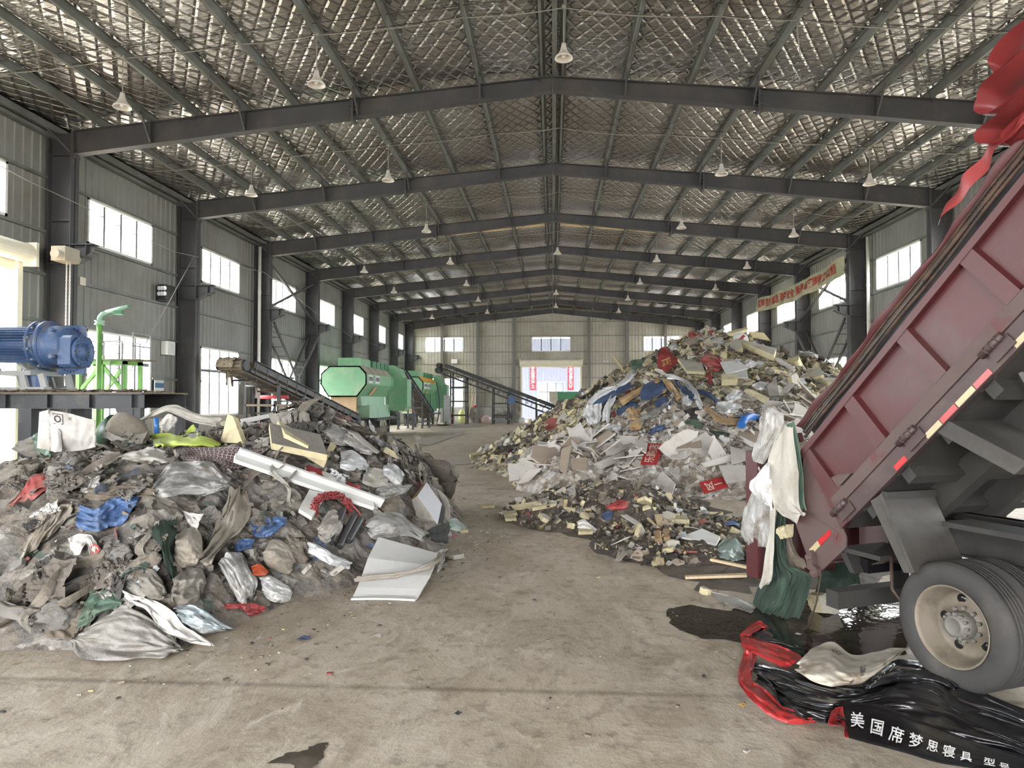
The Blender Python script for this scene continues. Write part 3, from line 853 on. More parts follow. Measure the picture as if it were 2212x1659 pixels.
def separator(oy, label, hatch, plate):
    """octagonal drum housing on a black stand; oy moves it down the hall"""
    f0 = 39.5; t = thing('drum_separator', (-12.0, f0 + oy, 0), label, 'machine')
    m = f0 / 1500
    o8 = [(703, 789), (771, 789), (786.5, 806), (787, 829), (766, 857), (701, 857), (684, 830), (684.5, 806)]
    pts = [((px - 1194) * m, 2.14 + (866 - py) * m) for px, py in o8]
    fr = lambda a, b, d: (a, f0 + oy + d, b)
    body = MB(); body.prism(pts, fr, 0, 7.0)
    body.build('housing', MATS['green_paint'], t)
    # dusty sloping shoulder and ribs
    rb = MB()
    for d in (.0, 1.55, 3.1, 4.65, 6.2):
        for (a, b), (c, e) in zip(pts, pts[1:] + pts[:1]):
            n = np.array([e - b, -(c - a)]); n = n / np.linalg.norm(n) * -.07
            rb.hexa([fr(a, b, d), fr(c, e, d), fr(c - n[0], e - n[1], d), fr(a - n[0], b - n[1], d),
                     fr(a, b, d + .08), fr(c, e, d + .08), fr(c - n[0], e - n[1], d + .08), fr(a - n[0], b - n[1], d + .08)])
    rb.build('rib', MATS['green_dark'], t)
    (x1, z1), (x2, z2), (x3, z3) = pts[1], pts[2], pts[3]
    sh = MB()
    for d in (.12, 1.67, 3.22, 4.77):
        sh.hexa([(x1, f0 + oy + d, z1 + .005), (x2 + .005, f0 + oy + d, z2 + .005), (x2 + .005, f0 + oy + d + 1.38, z2 + .005), (x1, f0 + oy + d + 1.38, z1 + .005),
                 (x1, f0 + oy + d, z1 + .03), (x2 + .03, f0 + oy + d, z2 + .02), (x2 + .03, f0 + oy + d + 1.38, z2 + .02), (x1, f0 + oy + d + 1.38, z1 + .03)])
    sh.build('shoulder_plate', MATS[hatch], t)
    for k, d in enumerate((.35, 1.9)):
        p = MB(); p.box((x3 - .01, f0 + oy + d, z3 + .08), (x3 + .035, f0 + oy + d + .95, z2 - .06)); o = p.build('sign_plate', MATS['poster_white'], t)
        q = MB()
        for i in range(4): q.box((x3 + .036, f0 + oy + d + .08 + i * .22, z3 + .2), (x3 + .042, f0 + oy + d + .22 + i * .22, z2 - .16))
        q.build('marks', MATS['ink'], o)
    # lower hopper side, sloping in, with hatch plate
    (x4, z4) = pts[4]
    h = MB(); h.hexa([(x4 - .9, f0 + oy + .8, 1.85), (x4 + .05, f0 + oy + .8, 1.85), (x4 + .05, f0 + oy + 6.4, 1.85), (x4 - .9, f0 + oy + 6.4, 1.85),
                      (x4 - .9, f0 + oy + .6, z4 + .1), (x4 + .02, f0 + oy + .6, z4 + .1), (x4 + .02, f0 + oy + 6.6, z4 + .1), (x4 - .9, f0 + oy + 6.6, z4 + .1)])
    h.build('hopper', MATS['green_pale'], t)
    d = 1.95
    h = MB(); h.hexa([(x4 + .12, f0 + oy + d, z4 + .1), (x4 + .15, f0 + oy + d, z4 + .1), (x3 - .05, f0 + oy + d, z3 - .15), (x3 - .08, f0 + oy + d, z3 - .15),
                      (x4 + .12, f0 + oy + d + .8, z4 + .1), (x4 + .15, f0 + oy + d + .8, z4 + .1), (x3 - .05, f0 + oy + d + .8, z3 - .15), (x3 - .08, f0 + oy + d + .8, z3 - .15)])
    h.build('hatch', MATS[plate], t)
    b = MB(); b.box((x4 - 1.6, f0 + oy + 1.9, 1.05), (x4 + .22, f0 + oy + 7.2, 1.9)); b.build('base_box', MATS['green_pale'], t)
    mo = MB(); mo.lathe([(.0, .3), (.16, .3), (.19, .2), (.19, 0)], (x4 - .6, f0 + oy + 1.9, 1.5), (0, -1, 0), 16); mo.build('drive_motor', MATS['dusty_roof'], t)
    fb = MB(); fb.box((x4 - 1.5, f0 + oy + 1.7, .95), (x4 + .75, f0 + oy + 7.6, 1.07))
    fb.build('belt_deck', MATS['black_paint'], t)
    for dy in (1.75, 7.5):
        MB().tube([(x4 + .2, f0 + oy + dy, 1.0), (x4 + .78, f0 + oy + dy, 1.0)], .11, 12).build('roller', MATS['black_paint'], t)
    for lx in (x4 - 1.4, x4 + .1):
        for ly in (2.2, 4.6, 7.2):
            lg = MB(); lg.bar((lx, f0 + oy + ly, 0), (lx, f0 + oy + ly, .97), .16, .16); lg.box((lx - .16, f0 + oy + ly - .16, 0), (lx + .16, f0 + oy + ly + .16, .03))
            lg.bar((lx - .2, f0 + oy + ly, .95), (lx, f0 + oy + ly, .4), .05, .05)
            lg.build('leg', MATS['black_paint'], t)
    cr = MB()
    for ly in (2.2, 7.2): cr.bar((x4 - 1.4, f0 + oy + ly, .35), (x4 + .1, f0 + oy + ly, .35), .08, .08)
    for lx in (x4 - 1.4, x4 + .1): cr.bar((lx, f0 + oy + 2.2, .35), (lx, f0 + oy + 7.2, .35), .08, .08)
    cr.build('brace', MATS['black_paint'], t)
    # roof boxes
    rbx = MB(); zt = pts[0][1]
    rbx.prism([(pts[0][0] + .35, zt), (x1 - .05, zt), (x1 - .05, zt + .45), (x1 - .15, zt + .5), (pts[0][0] + .35, zt + .5)], fr, .5, 2.6)
    rbx.build('roof_box', MATS['green_paint'], t)
    for k in range(4):
        q = MB(); q.box((x1 - 1.0, f0 + oy + 2.75 + k * 1.05, zt), (x1 + .05, f0 + oy + 3.55 + k * 1.05, zt + .42)); q.build('roof_box', MATS['green_dark'], t)
    # end duct with a rounded head and foot
    du = MB(); cxx = x3 + .15
    prof = [(cxx - .5, 1.6), (cxx - .3, 1.45), (cxx + .5, 1.45), (cxx + .75, 1.75), (cxx + .75, 3.6), (cxx + .45, 3.7), (cxx + .2, 4.3), (cxx - .2, 4.55), (cxx - .5, 4.55)]
    du.prism(prof, lambda a, b, d_: (a, f0 + oy + d_, b), 6.9, 8.3); du.build('end_duct', MATS['green_paint'], t)
    wb = MB(); wb.box((pts[5][0] + .05, f0 + oy + .35, 1.2), (pts[5][0] + 1.55, f0 + oy + .5, 2.4)); wb.box((pts[5][0] + .02, f0 + oy + .34, 2.36), (pts[5][0] + 1.58, f0 + oy + .52, 2.42))
    wb.build('chute_board', MATS['plywood'], t)
    for lx in (pts[5][0] + .15, pts[5][0] + 1.45):
        MB().bar((lx, f0 + oy + .45, 0), (lx, f0 + oy + .45, 1.2), .08, .08).build('leg', MATS['black_paint'], t)
    return t
separator(0, 'nearer green octagonal drum machine on black legs by the left wall', 'dusty_roof', 'plywood')
S2 = separator(17.6, 'farther green octagonal drum machine with orange plates near the far wall', 'orange_hatch', 'orange_hatch')

MB().box((-11.95, 57.02, 2.25), (-11.25, 57.1, 3.3)).build('door', MATS['orange_hatch'], S2)
MB().box((-12.2, 58.0, 1.2), (-10.75, 64.0, 2.75)).build('lower_casing', MATS['green_dark'], S2)
for k in range(5): MB().box((-10.76, 58.2 + 1.2 * k, 1.25), (-10.68, 58.3 + 1.2 * k, 2.7)).build('rib', MATS['green_paint'], S2)

def conveyor(head, tail, width, label, legs, depth=.28, belt='rubber_belt', chevron=True, guard=True, ends=(.24, .2), under='belt_dusty', group=None):
    head, tail = np.array(head, float), np.array(tail, float)
    t = thing('belt_conveyor', tuple(np.array([tail[0], tail[1], 0])), label, 'conveyor', group)
    d = tail - head; Ln = np.linalg.norm(d); d /= Ln
    sd = np.cross(d, (0, 0, 1)); sd /= np.linalg.norm(sd); up = np.cross(sd, d)
    W = width / 2
    rh, rt = ends
    # endless belt around the two drums
    loop = []
    for k in range(9):
        a = math.pi / 2 + math.pi * k / 8; loop.append(head + rh * (math.cos(a) * d + math.sin(a) * up))
    for k in range(9):
        a = -math.pi / 2 + math.pi * k / 8; loop.append(tail + rt * (math.cos(a) * d + math.sin(a) * up))
    loop.append(loop[0])
    b = MB()
    V = [p + s * W * .86 * sd for p in loop for s in (-1, 1)]
    b.add(V, [(2 * i, 2 * i + 1, 2 * i + 3, 2 * i + 2) for i in range(len(loop) - 1)], 0, True)
    bo = b.build('belt', MATS[under], t)
    if chevron:
        c = MB(); n = int(Ln / .22)
        for i in range(n):
            p = head + d * (.2 + i * .22) - up * (rh + (rt - rh) * i / n + .012)
            for s in (-1, 1): c.bar(p + s * sd * .05, p + s * sd * W * .72 + d * .22, .035, .03, up=up)
        for i in range(5):
            a = math.pi / 2 + math.pi * (i + .5) / 5
            q = head + (rh + .012) * (math.cos(a) * d + math.sin(a) * up)
            for s in (-1, 1): c.bar(q + s * sd * .05, q + s * sd * W * .72, .035, .03, up=up)
        c.build('tread', MATS['rubber_belt'], bo)
    for p, r_, nm in ((head, rh, 'drum'), (tail, rt, 'drum')):
        MB().tube([p - sd * W * 1.08, p + sd * W * 1.08], r_ - .02, 18).build(nm, MATS['black_paint'], t)
    for s in (-1, 1):
        f = MB()
        f.bar(head + s * sd * W + d * .35 - up * .12, tail + s * sd * W - d * .1 - up * .12, .05, .12, up=up)
        if guard:
            f.bar(head + s * sd * (W + .02) + d * .55 + up * (depth * .7), tail + s * sd * (W + .02) - d * .1 + up * (depth * .7), .02, depth, up=up)
            f.bar(head + s * sd * (W + .06) + d * .55 + up * (depth * 1.2), tail + s * sd * (W + .06) - d * .1 + up * (depth * 1.2), .08, .03, up=up)
        for q in np.arange(.7, Ln - .2, .9):
            p = head + d * q + s * sd * (W + .02)
            f.bar(p - up * .18, p + up * (depth * 1.2), .05, .05)
        f.build('side_frame', MATS['black_paint'], t)
    for q in np.arange(1.0, Ln - .4, 1.0):
        p = head + d * q
        MB().tube([p - sd * W * .95 - up * .36, p + sd * W * .95 - up * .36], .04, 8).build('idler_roller', MATS['black_paint'], t)
    for q in legs:
        p = head + d * (q * Ln)
        for s in (-1, 1):
            a = p + s * sd * (W + .03) - up * .1
            l = MB(); l.bar(a, (a[0], a[1], 0), .12, .12); l.box((a[0] - .12, a[1] - .12, 0), (a[0] + .12, a[1] + .12, .03)); l.build('leg', MATS['black_paint'], t)
        l = MB(); a = p - sd * (W + .03); c = p + sd * (W + .03)
        for z in np.arange(.45, p[2] - .4, 1.15):
            l.bar((a[0], a[1], z), (c[0], c[1], z), .07, .07)
        if p[2] > .9: l.build('cross_tie', MATS['black_paint'], t)
    return t, head, tail, d, sd, up
C1 = conveyor((-12.75, 27.0, 3.55), (-11.45, 38.6, 1.0), 1.15, 'black inclined conveyor with chevron belt rising toward the camera by the left wall', (.22, .42, .62, .82), under='belt_dusty', group=None)
C2 = conveyor((-11.3, 49.4, 4.3), (-10.4, 57.0, .9), 1.1, 'black inclined conveyor between the two green drum machines', (.3, .6, .85), under='belt_dusty')
C3 = conveyor((-10.6, 64.6, 5.45), (.4, 64.2, 1.3), 1.1, 'long black inclined conveyor running along the far end wall', (.11, .24, .466, .595, .83), belt='rubber_belt', chevron=False, under='rubber_belt', depth=.3)
# side lattice of the end-wall conveyor
t, h, tl, d, sd, up = C3
L3 = np.linalg.norm(tl - h)
for qa, qb, zs in ((.11, .24, (.8, 2.1, 3.4)), (.466, .595, (.8, 1.9))):
    for s_ in (-1, 1):
        a, b = h + d * qa * L3 + s_ * sd * .58, h + d * qb * L3 + s_ * sd * .58
        for z in zs: MB().bar((a[0], a[1], z), (b[0], b[1], z), .1, .12).build('cross_tie', MATS['black_paint'], t)
mb = MB()
for s in (-1, 1):
    mb.bar(h + s * sd * .6 + d * .5 - up * .62, tl + s * sd * .6 - up * .62 - d * .2, .08, .1)
    for k, q in enumerate(np.arange(.6, 11.2, .55)):
        mb.bar(h + d * q + s * sd * .6 - up * .6, h + d * q + s * sd * .6 - up * .16, .035, .035)
mb.build('lattice', MATS['black_paint'], t)
MB().tube([h - sd * .75 + up * -.45 + d * .1, h + sd * .4 - up * .45 + d * .1], .3, 16).build('drive_motor', MATS['black_paint'], t)
b = h + d * 7.35 - sd * .0
q = MB(); q.box((b[0] - .35, b[1] - 1.05, b[2] - 1.0), (b[0] + .3, b[1] - .72, b[2] - .25)); q.build('switch_box', MATS['blue_paint'], t)
q = MB(); q.bar((b[0], b[1] - .9, 0), (b[0], b[1] - .9, b[2] - .9), .06, .06); q.build('leg', MATS['black_paint'], t)
# rags caught on the near conveyor head
mat('rag_beige', (150, 138, 120), 0.9, 0, 0.2, 5)
mat('red_roller', (186, 64, 70), 0.6)
t, h, tl, d, sd, up = C1
MB().tube([h + d * 3.3 - sd * .55 - up * .55, h + d * 3.3 + sd * .75 - up * .55], .085, 10).build('return_roller', MATS['red_roller'], t)
MB().tube([h + d * 9.6 - sd * .55 - up * .5, h + d * 9.6 + sd * .75 - up * .5], .085, 10).build('return_roller', MATS['red_roller'], t)
hr = rng(66)
for k, (q, sdv, ln_, m_) in enumerate(((.1, -.2, .55, 'rag_beige'), (.35, -.45, .8, 'rag_beige'), (1.0, -.62, .7, 'rag_beige'), (2.9, -.66, .75, 'poster_white'), (4.6, -.64, .4, 'poster_white'), (7.6, -.66, 1.0, 'belt_dusty'))):
    mbr = MB(); p0 = h + d * q + sd * sdv + up * .1; Pg = np.zeros((10, 6, 3))
    for i in range(10):
        for j in range(6):
            v = i / 9
            Pg[i, j] = p0 + d * ((j / 5 - .5) * .3 * (1 - .4 * v)) + np.array([.06 * math.sin(j * 2.1 + k) * v, -.06 + .05 * math.cos(j * 1.7 + i * .5), -ln_ * v])
    mbr.grid(Pg); mbr.build('hanging_rag', MATS[m_], origin=tuple(p0), label='rag caught on the near conveyor, %s one from its raised head' % ORD[k], cat='rag', group='rags on the near conveyor')
mbr = MB(); Pg = np.zeros((16, 10, 3))
for i in range(16):
    for j in range(10):
        a = math.pi * (.15 + 1.0 * i / 15); rr = .30 + .05 * math.sin(i * 1.9 + j * 1.3) + .04 * math.sin(j * 2.9)
        Pg[i, j] = h + sd * (-.55 + .75 * j / 9) + rr * (math.cos(a) * d + math.sin(a) * up)
mbr.grid(Pg); mbr.build('tangled_cloth', MATS['rag_beige'], origin=tuple(h), label='tangled cloth wound over the raised head of the near conveyor', cat='cloth')
# low railing in front of the near conveyor
rl = thing('railing', (-11.6, 29.5, 0), 'dusty steel railing beneath the near conveyor head', 'railing')
for x in (-13.3, -12.0, -10.9, -10.3):
    MB().bar((x, 29.4, 0), (x, 29.4, 2.15 if x > -13 else 3.0), .1, .1).build('post', MATS['black_paint'], rl)
mb = MB(); mb.bar((-13.3, 29.4, 1.95), (-10.3, 29.4, 1.95), .1, .09); mb.bar((-13.3, 29.4, 1.0), (-10.3, 29.4, 1.0), .08, .08); mb.build('rail', MATS['belt_dusty'], rl)
mb = MB(); mb.lathe([(0, .35), (.5, .3), (.75, .1), (.75, -.7), (.4, -.85)], (-12.0, 34.5, .85), (0, 0, 1), 20); mb.build('feed_drum', MATS['green_pale'], origin=(-12.0, 34.5, 0),
    label='pale green round drum on the floor behind the near conveyor', cat='drum')

# grey cabinet by the far separator, hoses
t = thing('electric_cabinet', (-9.1, 59.5, 0), 'grey electric cabinet beside the farther green drum machine', 'cabinet')
MB().box((-9.35, 59.2, .15), (-8.85, 60.0, 2.6)).build('case', MATS['grey_paint'], t)
mb = MB()
for i in range(10): mb.box((-8.849, 59.3, .6 + i * .18), (-8.82, 59.9, .68 + i * .18))
mb.build('louvre', MATS['dark_steel'], t)
MB().box((-9.3, 59.25, 0), (-8.9, 59.95, .16)).build('plinth', MATS['black_paint'], t)
pts = [(-9.7, 58.9, 3.2 - 3.1 * q + .0) if q < 1 else None for q in ()]
hp = [(-9.9 + .25 * math.sin(q * 3.1), 58.8, 3.6 * (1 - q) + .12) for q in np.linspace(0, 1, 12)]
MB().tube(hp + [(-9.5, 58.9, .08), (-9.2, 59.0, .1), (-9.1, 59.1, .4)], .05, 8).build('hose', MATS['black_plastic'], origin=hp[0], label='black hose looping down beside the grey electric cabinet', cat='hose')

# hopper machine beside the tail of the end-wall conveyor
t = thing('feed_hopper', (1.4, 62.6, 0), 'green feed hopper with rusty end plate at the low end of the far conveyor', 'hopper')
mb = MB(); mb.hexa([(.5, 61.8, 1.3), (2.6, 61.8, 1.3), (2.6, 63.4, 1.3), (.5, 63.4, 1.3), (.4, 61.6, 2.95), (2.9, 61.6, 2.95), (2.9, 63.6, 2.95), (.4, 63.6, 2.95)]); mb.build('bin', MATS['green_dark'], t)
mb = MB(); mb.hexa([(-.3, 61.7, 2.1), (.4, 61.7, 1.6), (.4, 63.4, 1.6), (-.3, 63.4, 2.1), (-.3, 61.7, 2.95), (.38, 61.7, 2.95), (.38, 63.4, 2.95), (-.3, 63.4, 2.95)]); mb.build('end_plate', MATS['dusty_roof'], t)
for x in (-.1, 2.4):
    for y in (61.9, 63.3): MB().bar((x, y, 0), (x, y, 1.75 if x < 0 else 1.4), .12, .12).build('leg', MATS['black_paint'], t)
MB().tube([(1.0, 61.5, 1.2), (1.0, 61.9, 1.2)], .28, 16).build('drive_motor', MATS['black_paint'], t)

# small things along the far wall
mat('ext_red', (188, 40, 44), 0.4)
mat('sack_yellow', (206, 210, 140), 0.8, 0, 0.12, 4)
mat('sack_pink', (186, 160, 156), 0.8, 0, 0.15, 4)
def extinguisher(x, y, label):
    t = thing('fire_extinguisher', (x, y, 0), label, 'fire extinguisher', 'fire extinguishers by the far wall')
    MB().lathe([(0, 0), (.15, 0), (.16, .05), (.16, .7), (.1, .82), (.04, .86), (.04, .9)], (x, y, 0), (0, 0, 1), 14).build('cylinder', MATS['ext_red'], t)
    mb = MB(); mb.bar((x - .1, y, .95), (x + .12, y, .99), .03, .03); mb.tube([(x + .05, y, .9), (x + .22, y, .75), (x + .2, y, .3)], .02, 6); mb.build('valve', MATS['black_plastic'], t)
extinguisher(-10.1, 66.2, 'red fire extinguisher standing left of the conveyor trestle by the far wall')
extinguisher(-9.7, 66.4, 'red fire extinguisher nearer the conveyor trestle by the far wall')
def sack(name, x, y, h, wd, m, label):
    mb = MB(); mb.lathe([(0, 0), (wd * .9, .02), (wd, h * .3), (wd * .95, h * .7), (wd * .5, h * .95), (wd * .3, h * 1.02), (.0, h)], (x, y, 0), (0, 0, 1), 12)
    V = mb.v[0]; r = rng(int(abs(x) * 100)); V += r.uniform(-.04, .04, V.shape); V[:, 2] = np.maximum(V[:, 2], 0)
    return mb.build(name, MATS[m], origin=(x, y, 0), label=label, cat='sack')
sack('filled_sack', -8.7, 66.5, 1.3, .4, 'sack_yellow', 'pale yellow tall sack standing under the far conveyor')
sack('filled_sack', -6.4, 66.6, .75, .5, 'sack_pink', 'pinkish lumpy sack on the floor between the conveyor trestles')
sack('filled_sack', -2.9, 66.9, .5, .35, 'poster_white', 'small white sack on the floor left of the far door')
t = thing('wooden_ladder', (-8.3, 66.8, 0), 'pale wooden ladder leaning at the far wall behind the conveyor', 'ladder')
for dx in (0, .45):
    MB().bar((-8.6 + dx * .6, 66.6, 0), (-8.1 + dx, 67.7, 3.0), .06, .06).build('stile', MATS['plywood'], t)
mb = MB()
for q in np.linspace(.1, .95, 8): mb.bar((-8.6 + .5 * q, 66.6 + 1.1 * q, 3 * q), (-8.6 + .27 + (.5 + .18) * q, 66.6 + 1.1 * q, 3 * q), .03, .03)
mb.build('rung', MATS['plywood'], t)
MB().lathe([(.21, 0), (.19, .02), (.17, .12), (.1, .19), (0, .21)], (-7.65, YEND - .1, 1.5), (0, 0, 1), 16).build('hard_hat', MATS['ext_red'], origin=(-7.65, YEND - .1, 1.5), label='red hard hat lying on the low wall ledge at the far end', cat='hard hat')
for x, y, s in ((-5.1, 66.9, .45), (-4.5, 66.8, .3)):
    mb = MB(); mb.box((x - s, y - .25, 0), (x + s, y + .25, s * 1.1)); mb.build('storage_box', MATS['grey_paint'], origin=(x, y, 0), label='grey box on the floor behind the trestle, the %s of the two' % ('larger' if s > .4 else 'smaller'), cat='box')
t = thing('wall_lamp', (9.2, 68, 5.7), 'white twin emergency lamp on the far wall right of the roller door', 'lamp')
MB().box((4.9, 67.9, 5.5), (5.4, 68.0, 5.9)).build('case', MATS['white_frame'], t); t.location = (5.1, 68, 5.5)
for x in (5.0, 5.3): MB().lathe([(0, .1), (.1, .08), (.1, 0)], (x, 67.9, 5.95), (0, -1, 0), 10).build('lamp_head', MATS['lens'], t)
t = thing('wall_lamp', (-9.7, 68, 5.7), 'white emergency lamp on the far wall left of the conveyor head', 'lamp')
MB().box((-10.0, 67.9, 5.85), (-9.4, 68.0, 6.25)).build('case', MATS['white_frame'], t)

# ---------------------------------------------------------------- shredder drive on its platform, near left
t = thing('machine_platform', (-10.6, 15.3, 0), 'black steel beam platform under the blue motor, at the left edge', 'platform')
mb = MB(); y0 = 14.5
def ibeam(mb, x0, x1, yc, z0, z1):
    mb.box((x0, yc - .01, z0), (x1, yc + .01, z1)); mb.box((x0, yc - .11, z1 - .02), (x1, yc + .11, z1)); mb.box((x0, yc - .11, z0), (x1, yc + .11, z0 + .02))
    for x in np.arange(x0 + .3, x1, .95): mb.box((x, yc - .1, z0), (x + .015, yc + .1, z1))
ibeam(mb, -13.2, -8.86, 14.6, 1.97, 2.3); mb.build('front_beam', MATS['black_paint'], t)
mb = MB(); ibeam(mb, -13.2, -8.86, 16.3, 1.97, 2.3); mb.build('rear_beam', MATS['black_paint'], t)
MB().box((-13.2, 14.5, 2.3), (-8.86, 16.4, 2.33)).build('deck', MATS['belt_dusty'], t)
for x, y, s in ((-11.45, 14.6, .3), (-8.98, 14.6, .17), (-11.45, 16.3, .3), (-8.98, 16.3, .17)):
    MB().box((x - s / 2, y - s / 2, 0), (x + s / 2, y + s / 2, 1.97)).build('leg', MATS['black_paint'], t)
mb = MB(); mb.prism([(-9.45, 1.97), (-9.05, 1.97), (-9.05, 1.2), (-9.15, 1.35)], lambda a, b, d: (a, 14.6 + d, b), -.1, .1); mb.build('gusset', MATS['black_paint'], t)
mb = MB(); mb.bar((-11.4, 14.62, 1.35), (-9.0, 14.62, 1.35), .06, .12); mb.build('tie', MATS['black_paint'], t)

gm = thing('gear_motor', (-10.9, 15.4, 2.33), 'big blue finned gear motor with a flanged output, on the black platform', 'motor')
yc, zc = 15.4, 3.44
X = lambda px: (px - 1194) * 15.4 / 1500
ax = (1, 0, 0)
mb = MB(); mb.lathe([(0, -.0), (.3, 0), (.33, .03), (.33, X(44) - X(-60)), (.28, X(46) - X(-60))], (X(-60), yc, zc), ax, 36)
n = 34
for k in range(n):
    a = 2 * math.pi * k / n
    c, s = math.cos(a), math.sin(a)
    mb.obox(((X(-60) + X(40)) / 2, yc + .37 * c, zc + .37 * s), ((X(40) - X(-60)) / 2, 0, 0), (0, .05 * c, .05 * s), (0, -.008 * s, .008 * c))
mb.build('finned_body', MATS['blue_paint'], gm)
mb = MB(); mb.lathe([(.36, 0), (.55, .0), (.55, .05), (.5, .05), (.46, .06), (.5, .2), (.55, .2), (.55, .27), (.3, .27), (.3, .2)], (X(40), yc, zc), ax, 32)
for k in range(10):
    a = 2 * math.pi * (k + .3) / 10; c, s = math.cos(a), math.sin(a)
    mb.obox((X(40) + .12, yc + .47 * c, zc + .47 * s), (.09, 0, 0), (0, .06 * c, .06 * s), (0, -.01 * s, .01 * c))
mb.build('lantern_flange', MATS['blue_paint'], gm)
mb = MB()
for k in range(12):
    a = 2 * math.pi * (k + .5) / 12; c, s = math.cos(a), math.sin(a)
    mb.tube([(X(40) - .03, yc + .51 * c, zc + .51 * s), (X(40) + .09, yc + .51 * c, zc + .51 * s)], .028, 6)
mb.build('bolt', MATS['grey_paint'], gm)
mb = MB(); mb.lathe([(.3, 0), (.5, 0), (.5, .04), (.46, .05), (.46, .2), (.42, .40), (.40, .44), (0, .44)], (X(66), yc, zc - .02), ax, 32)
mb.build('gearbox', MATS['blue_paint'], gm)
pl = [(-.30, -.62), (.30, -.62), (.34, -.58), (.34, .50), (.30, .54), (-.30, .54), (-.34, .50), (-.34, -.58)]
mb = MB(); mb.prism(pl, lambda a, b, d: (X(83) + a, yc + .40 + d, zc - .05 + b), 0, .07)
mb.build('square_plate', MATS['blue_paint'], gm)
for zz_ in (.47, -.56):
    for a in np.linspace(-.22, .24, 7):
        MB().tube([(X(83) + a, yc + .385, zc - .05 + zz_ - .12 * (abs(a) / .24) ** 2 * (1 if zz_ > 0 else -1)), (X(83) + a, yc + .42, zc - .05 + zz_ - .12 * (abs(a) / .24) ** 2 * (1 if zz_ > 0 else -1))], .02, 6).build('bolt', MATS['black_plastic'], gm)
for zz_ in (.3, -.3):
    MB().tube([(X(100), yc - .38, zc + zz_), (X(100), yc - .52, zc + zz_)], .05, 10).build('lifting_eye', MATS['blue_paint'], gm)
zo = zc - .17
mb = MB(); mb.prism([(-.3, -.36), (.3, -.36), (.36, -.3), (.36, .3), (.3, .36), (-.3, .36), (-.36, .3), (-.36, -.3)], lambda a, b, d: (X(106) + d, yc + a, zo + b), 0, .30)
mb.lathe([(.3, .22), (.36, .22), (.36, .29), (.29, .29), (.27, .24), (.2, .24), (.2, .28), (.0, .28)], (X(115), yc, zo), ax, 32)
for k in range(4):
    a = math.pi * (k + .5) / 2; c, s = math.cos(a), math.sin(a)
    mb.obox((X(115) + .25, yc + .24 * c, zo + .24 * s), (.02, 0, 0), (0, .06 * c, .06 * s), (0, -.012 * s, .012 * c))
mb.build('output_flange', MATS['blue_paint'], gm)
mb = MB()
for k in range(16):
    a = 2 * math.pi * k / 16; c, s = math.cos(a), math.sin(a)
    mb.tube([(X(115) + .28, yc + .33 * c, zo + .33 * s), (X(115) + .305, yc + .33 * c, zo + .33 * s)], .016, 6)
for k in range(6):
    a = 2 * math.pi * k / 6; c, s = math.cos(a), math.sin(a)
    mb.tube([(X(115) + .27, yc + .16 * c, zo + .16 * s), (X(115) + .295, yc + .16 * c, zo + .16 * s)], .016, 6)
mb.build('bolt', MATS['black_plastic'], gm)
mb = MB(); mb.box((X(-60), yc - .5, 2.72), (X(55), yc + .5, 2.82)); mb.box((X(-60), yc - .55, 2.33), (X(90), yc - .3, 2.45)); mb.box((X(-60), yc + .3, 2.33), (X(90), yc + .55, 2.45))
for x in (X(-30), X(40), X(84)):
    for s in (-1, 1): mb.bar((x, yc + s * .42, 2.4), (x - .1, yc + s * .42, 2.75), .08, .14)
for s in (-1, 1): mb.bar((X(-20), yc + s * .45, 2.8), (X(-45), yc + s * .36, 3.1), .1, .06)
mb.build('mounting_frame', MATS['grey_paint'], gm)
mb = MB(); mb.lathe([(.25, 0), (.25, .5)], (X(30), yc, 2.35), (0, 0, 1), 20); mb.build('drain_stub', MATS['blue_paint'], gm)

# litter lying on the platform
mb = MB(); r = rng(8)
for i in range(420):
    x, y = r.uniform(-13, -8.95), r.uniform(14.5, 15.0) if r.rand() < .7 else r.uniform(14.5, 16.3)
    a = r.uniform(0, 6.3); l, w_ = r.uniform(.03, .12), r.uniform(.015, .05)
    z = 2.335 + r.uniform(0, .05)
    mb.obox((x, y, z), (l * math.cos(a), l * math.sin(a), r.uniform(-.02, .02)), (-w_ * math.sin(a), w_ * math.cos(a), 0), (0, 0, .006))
mb.build('debris_dust', MATS['dirt_pile'], kind='stuff', label='loose dirt and scraps lying along the black platform', cat='dirt')

# hoist chain hanging at the left door
ch = thing('hand_chain', (-13.4, 18.3, 6.0), 'pale hand chain hanging from the roller door drive at the left edge', 'chain')
for dx in (0, .1):
    mb = MB(); x0, y0 = -13.55 + dx, 18.55
    for k in range(64):
        z = 6.05 - k * .055; c = math.cos(k * math.pi / 2); s = math.sin(k * math.pi / 2)
        ring = [(x0 + .017 * math.cos(a) * abs(c) , y0 + .017 * math.cos(a) * abs(s), z + .036 * math.sin(a)) for a in np.linspace(0, 2 * math.pi, 9)]
        mb.tube(ring, .008, 4, cap=False)
    mb.build('chain_strand', MATS['white_pvc'], ch)
mb = MB(); mb.box((-13.75, 18.2, 6.0), (-13.35, 18.8, 6.4)); mb.tube([(-13.5, 18.0, 6.15), (-13.5, 18.9, 6.15)], .13, 12)
mb.build('drive_unit', MATS['dusty_roof'], ch)

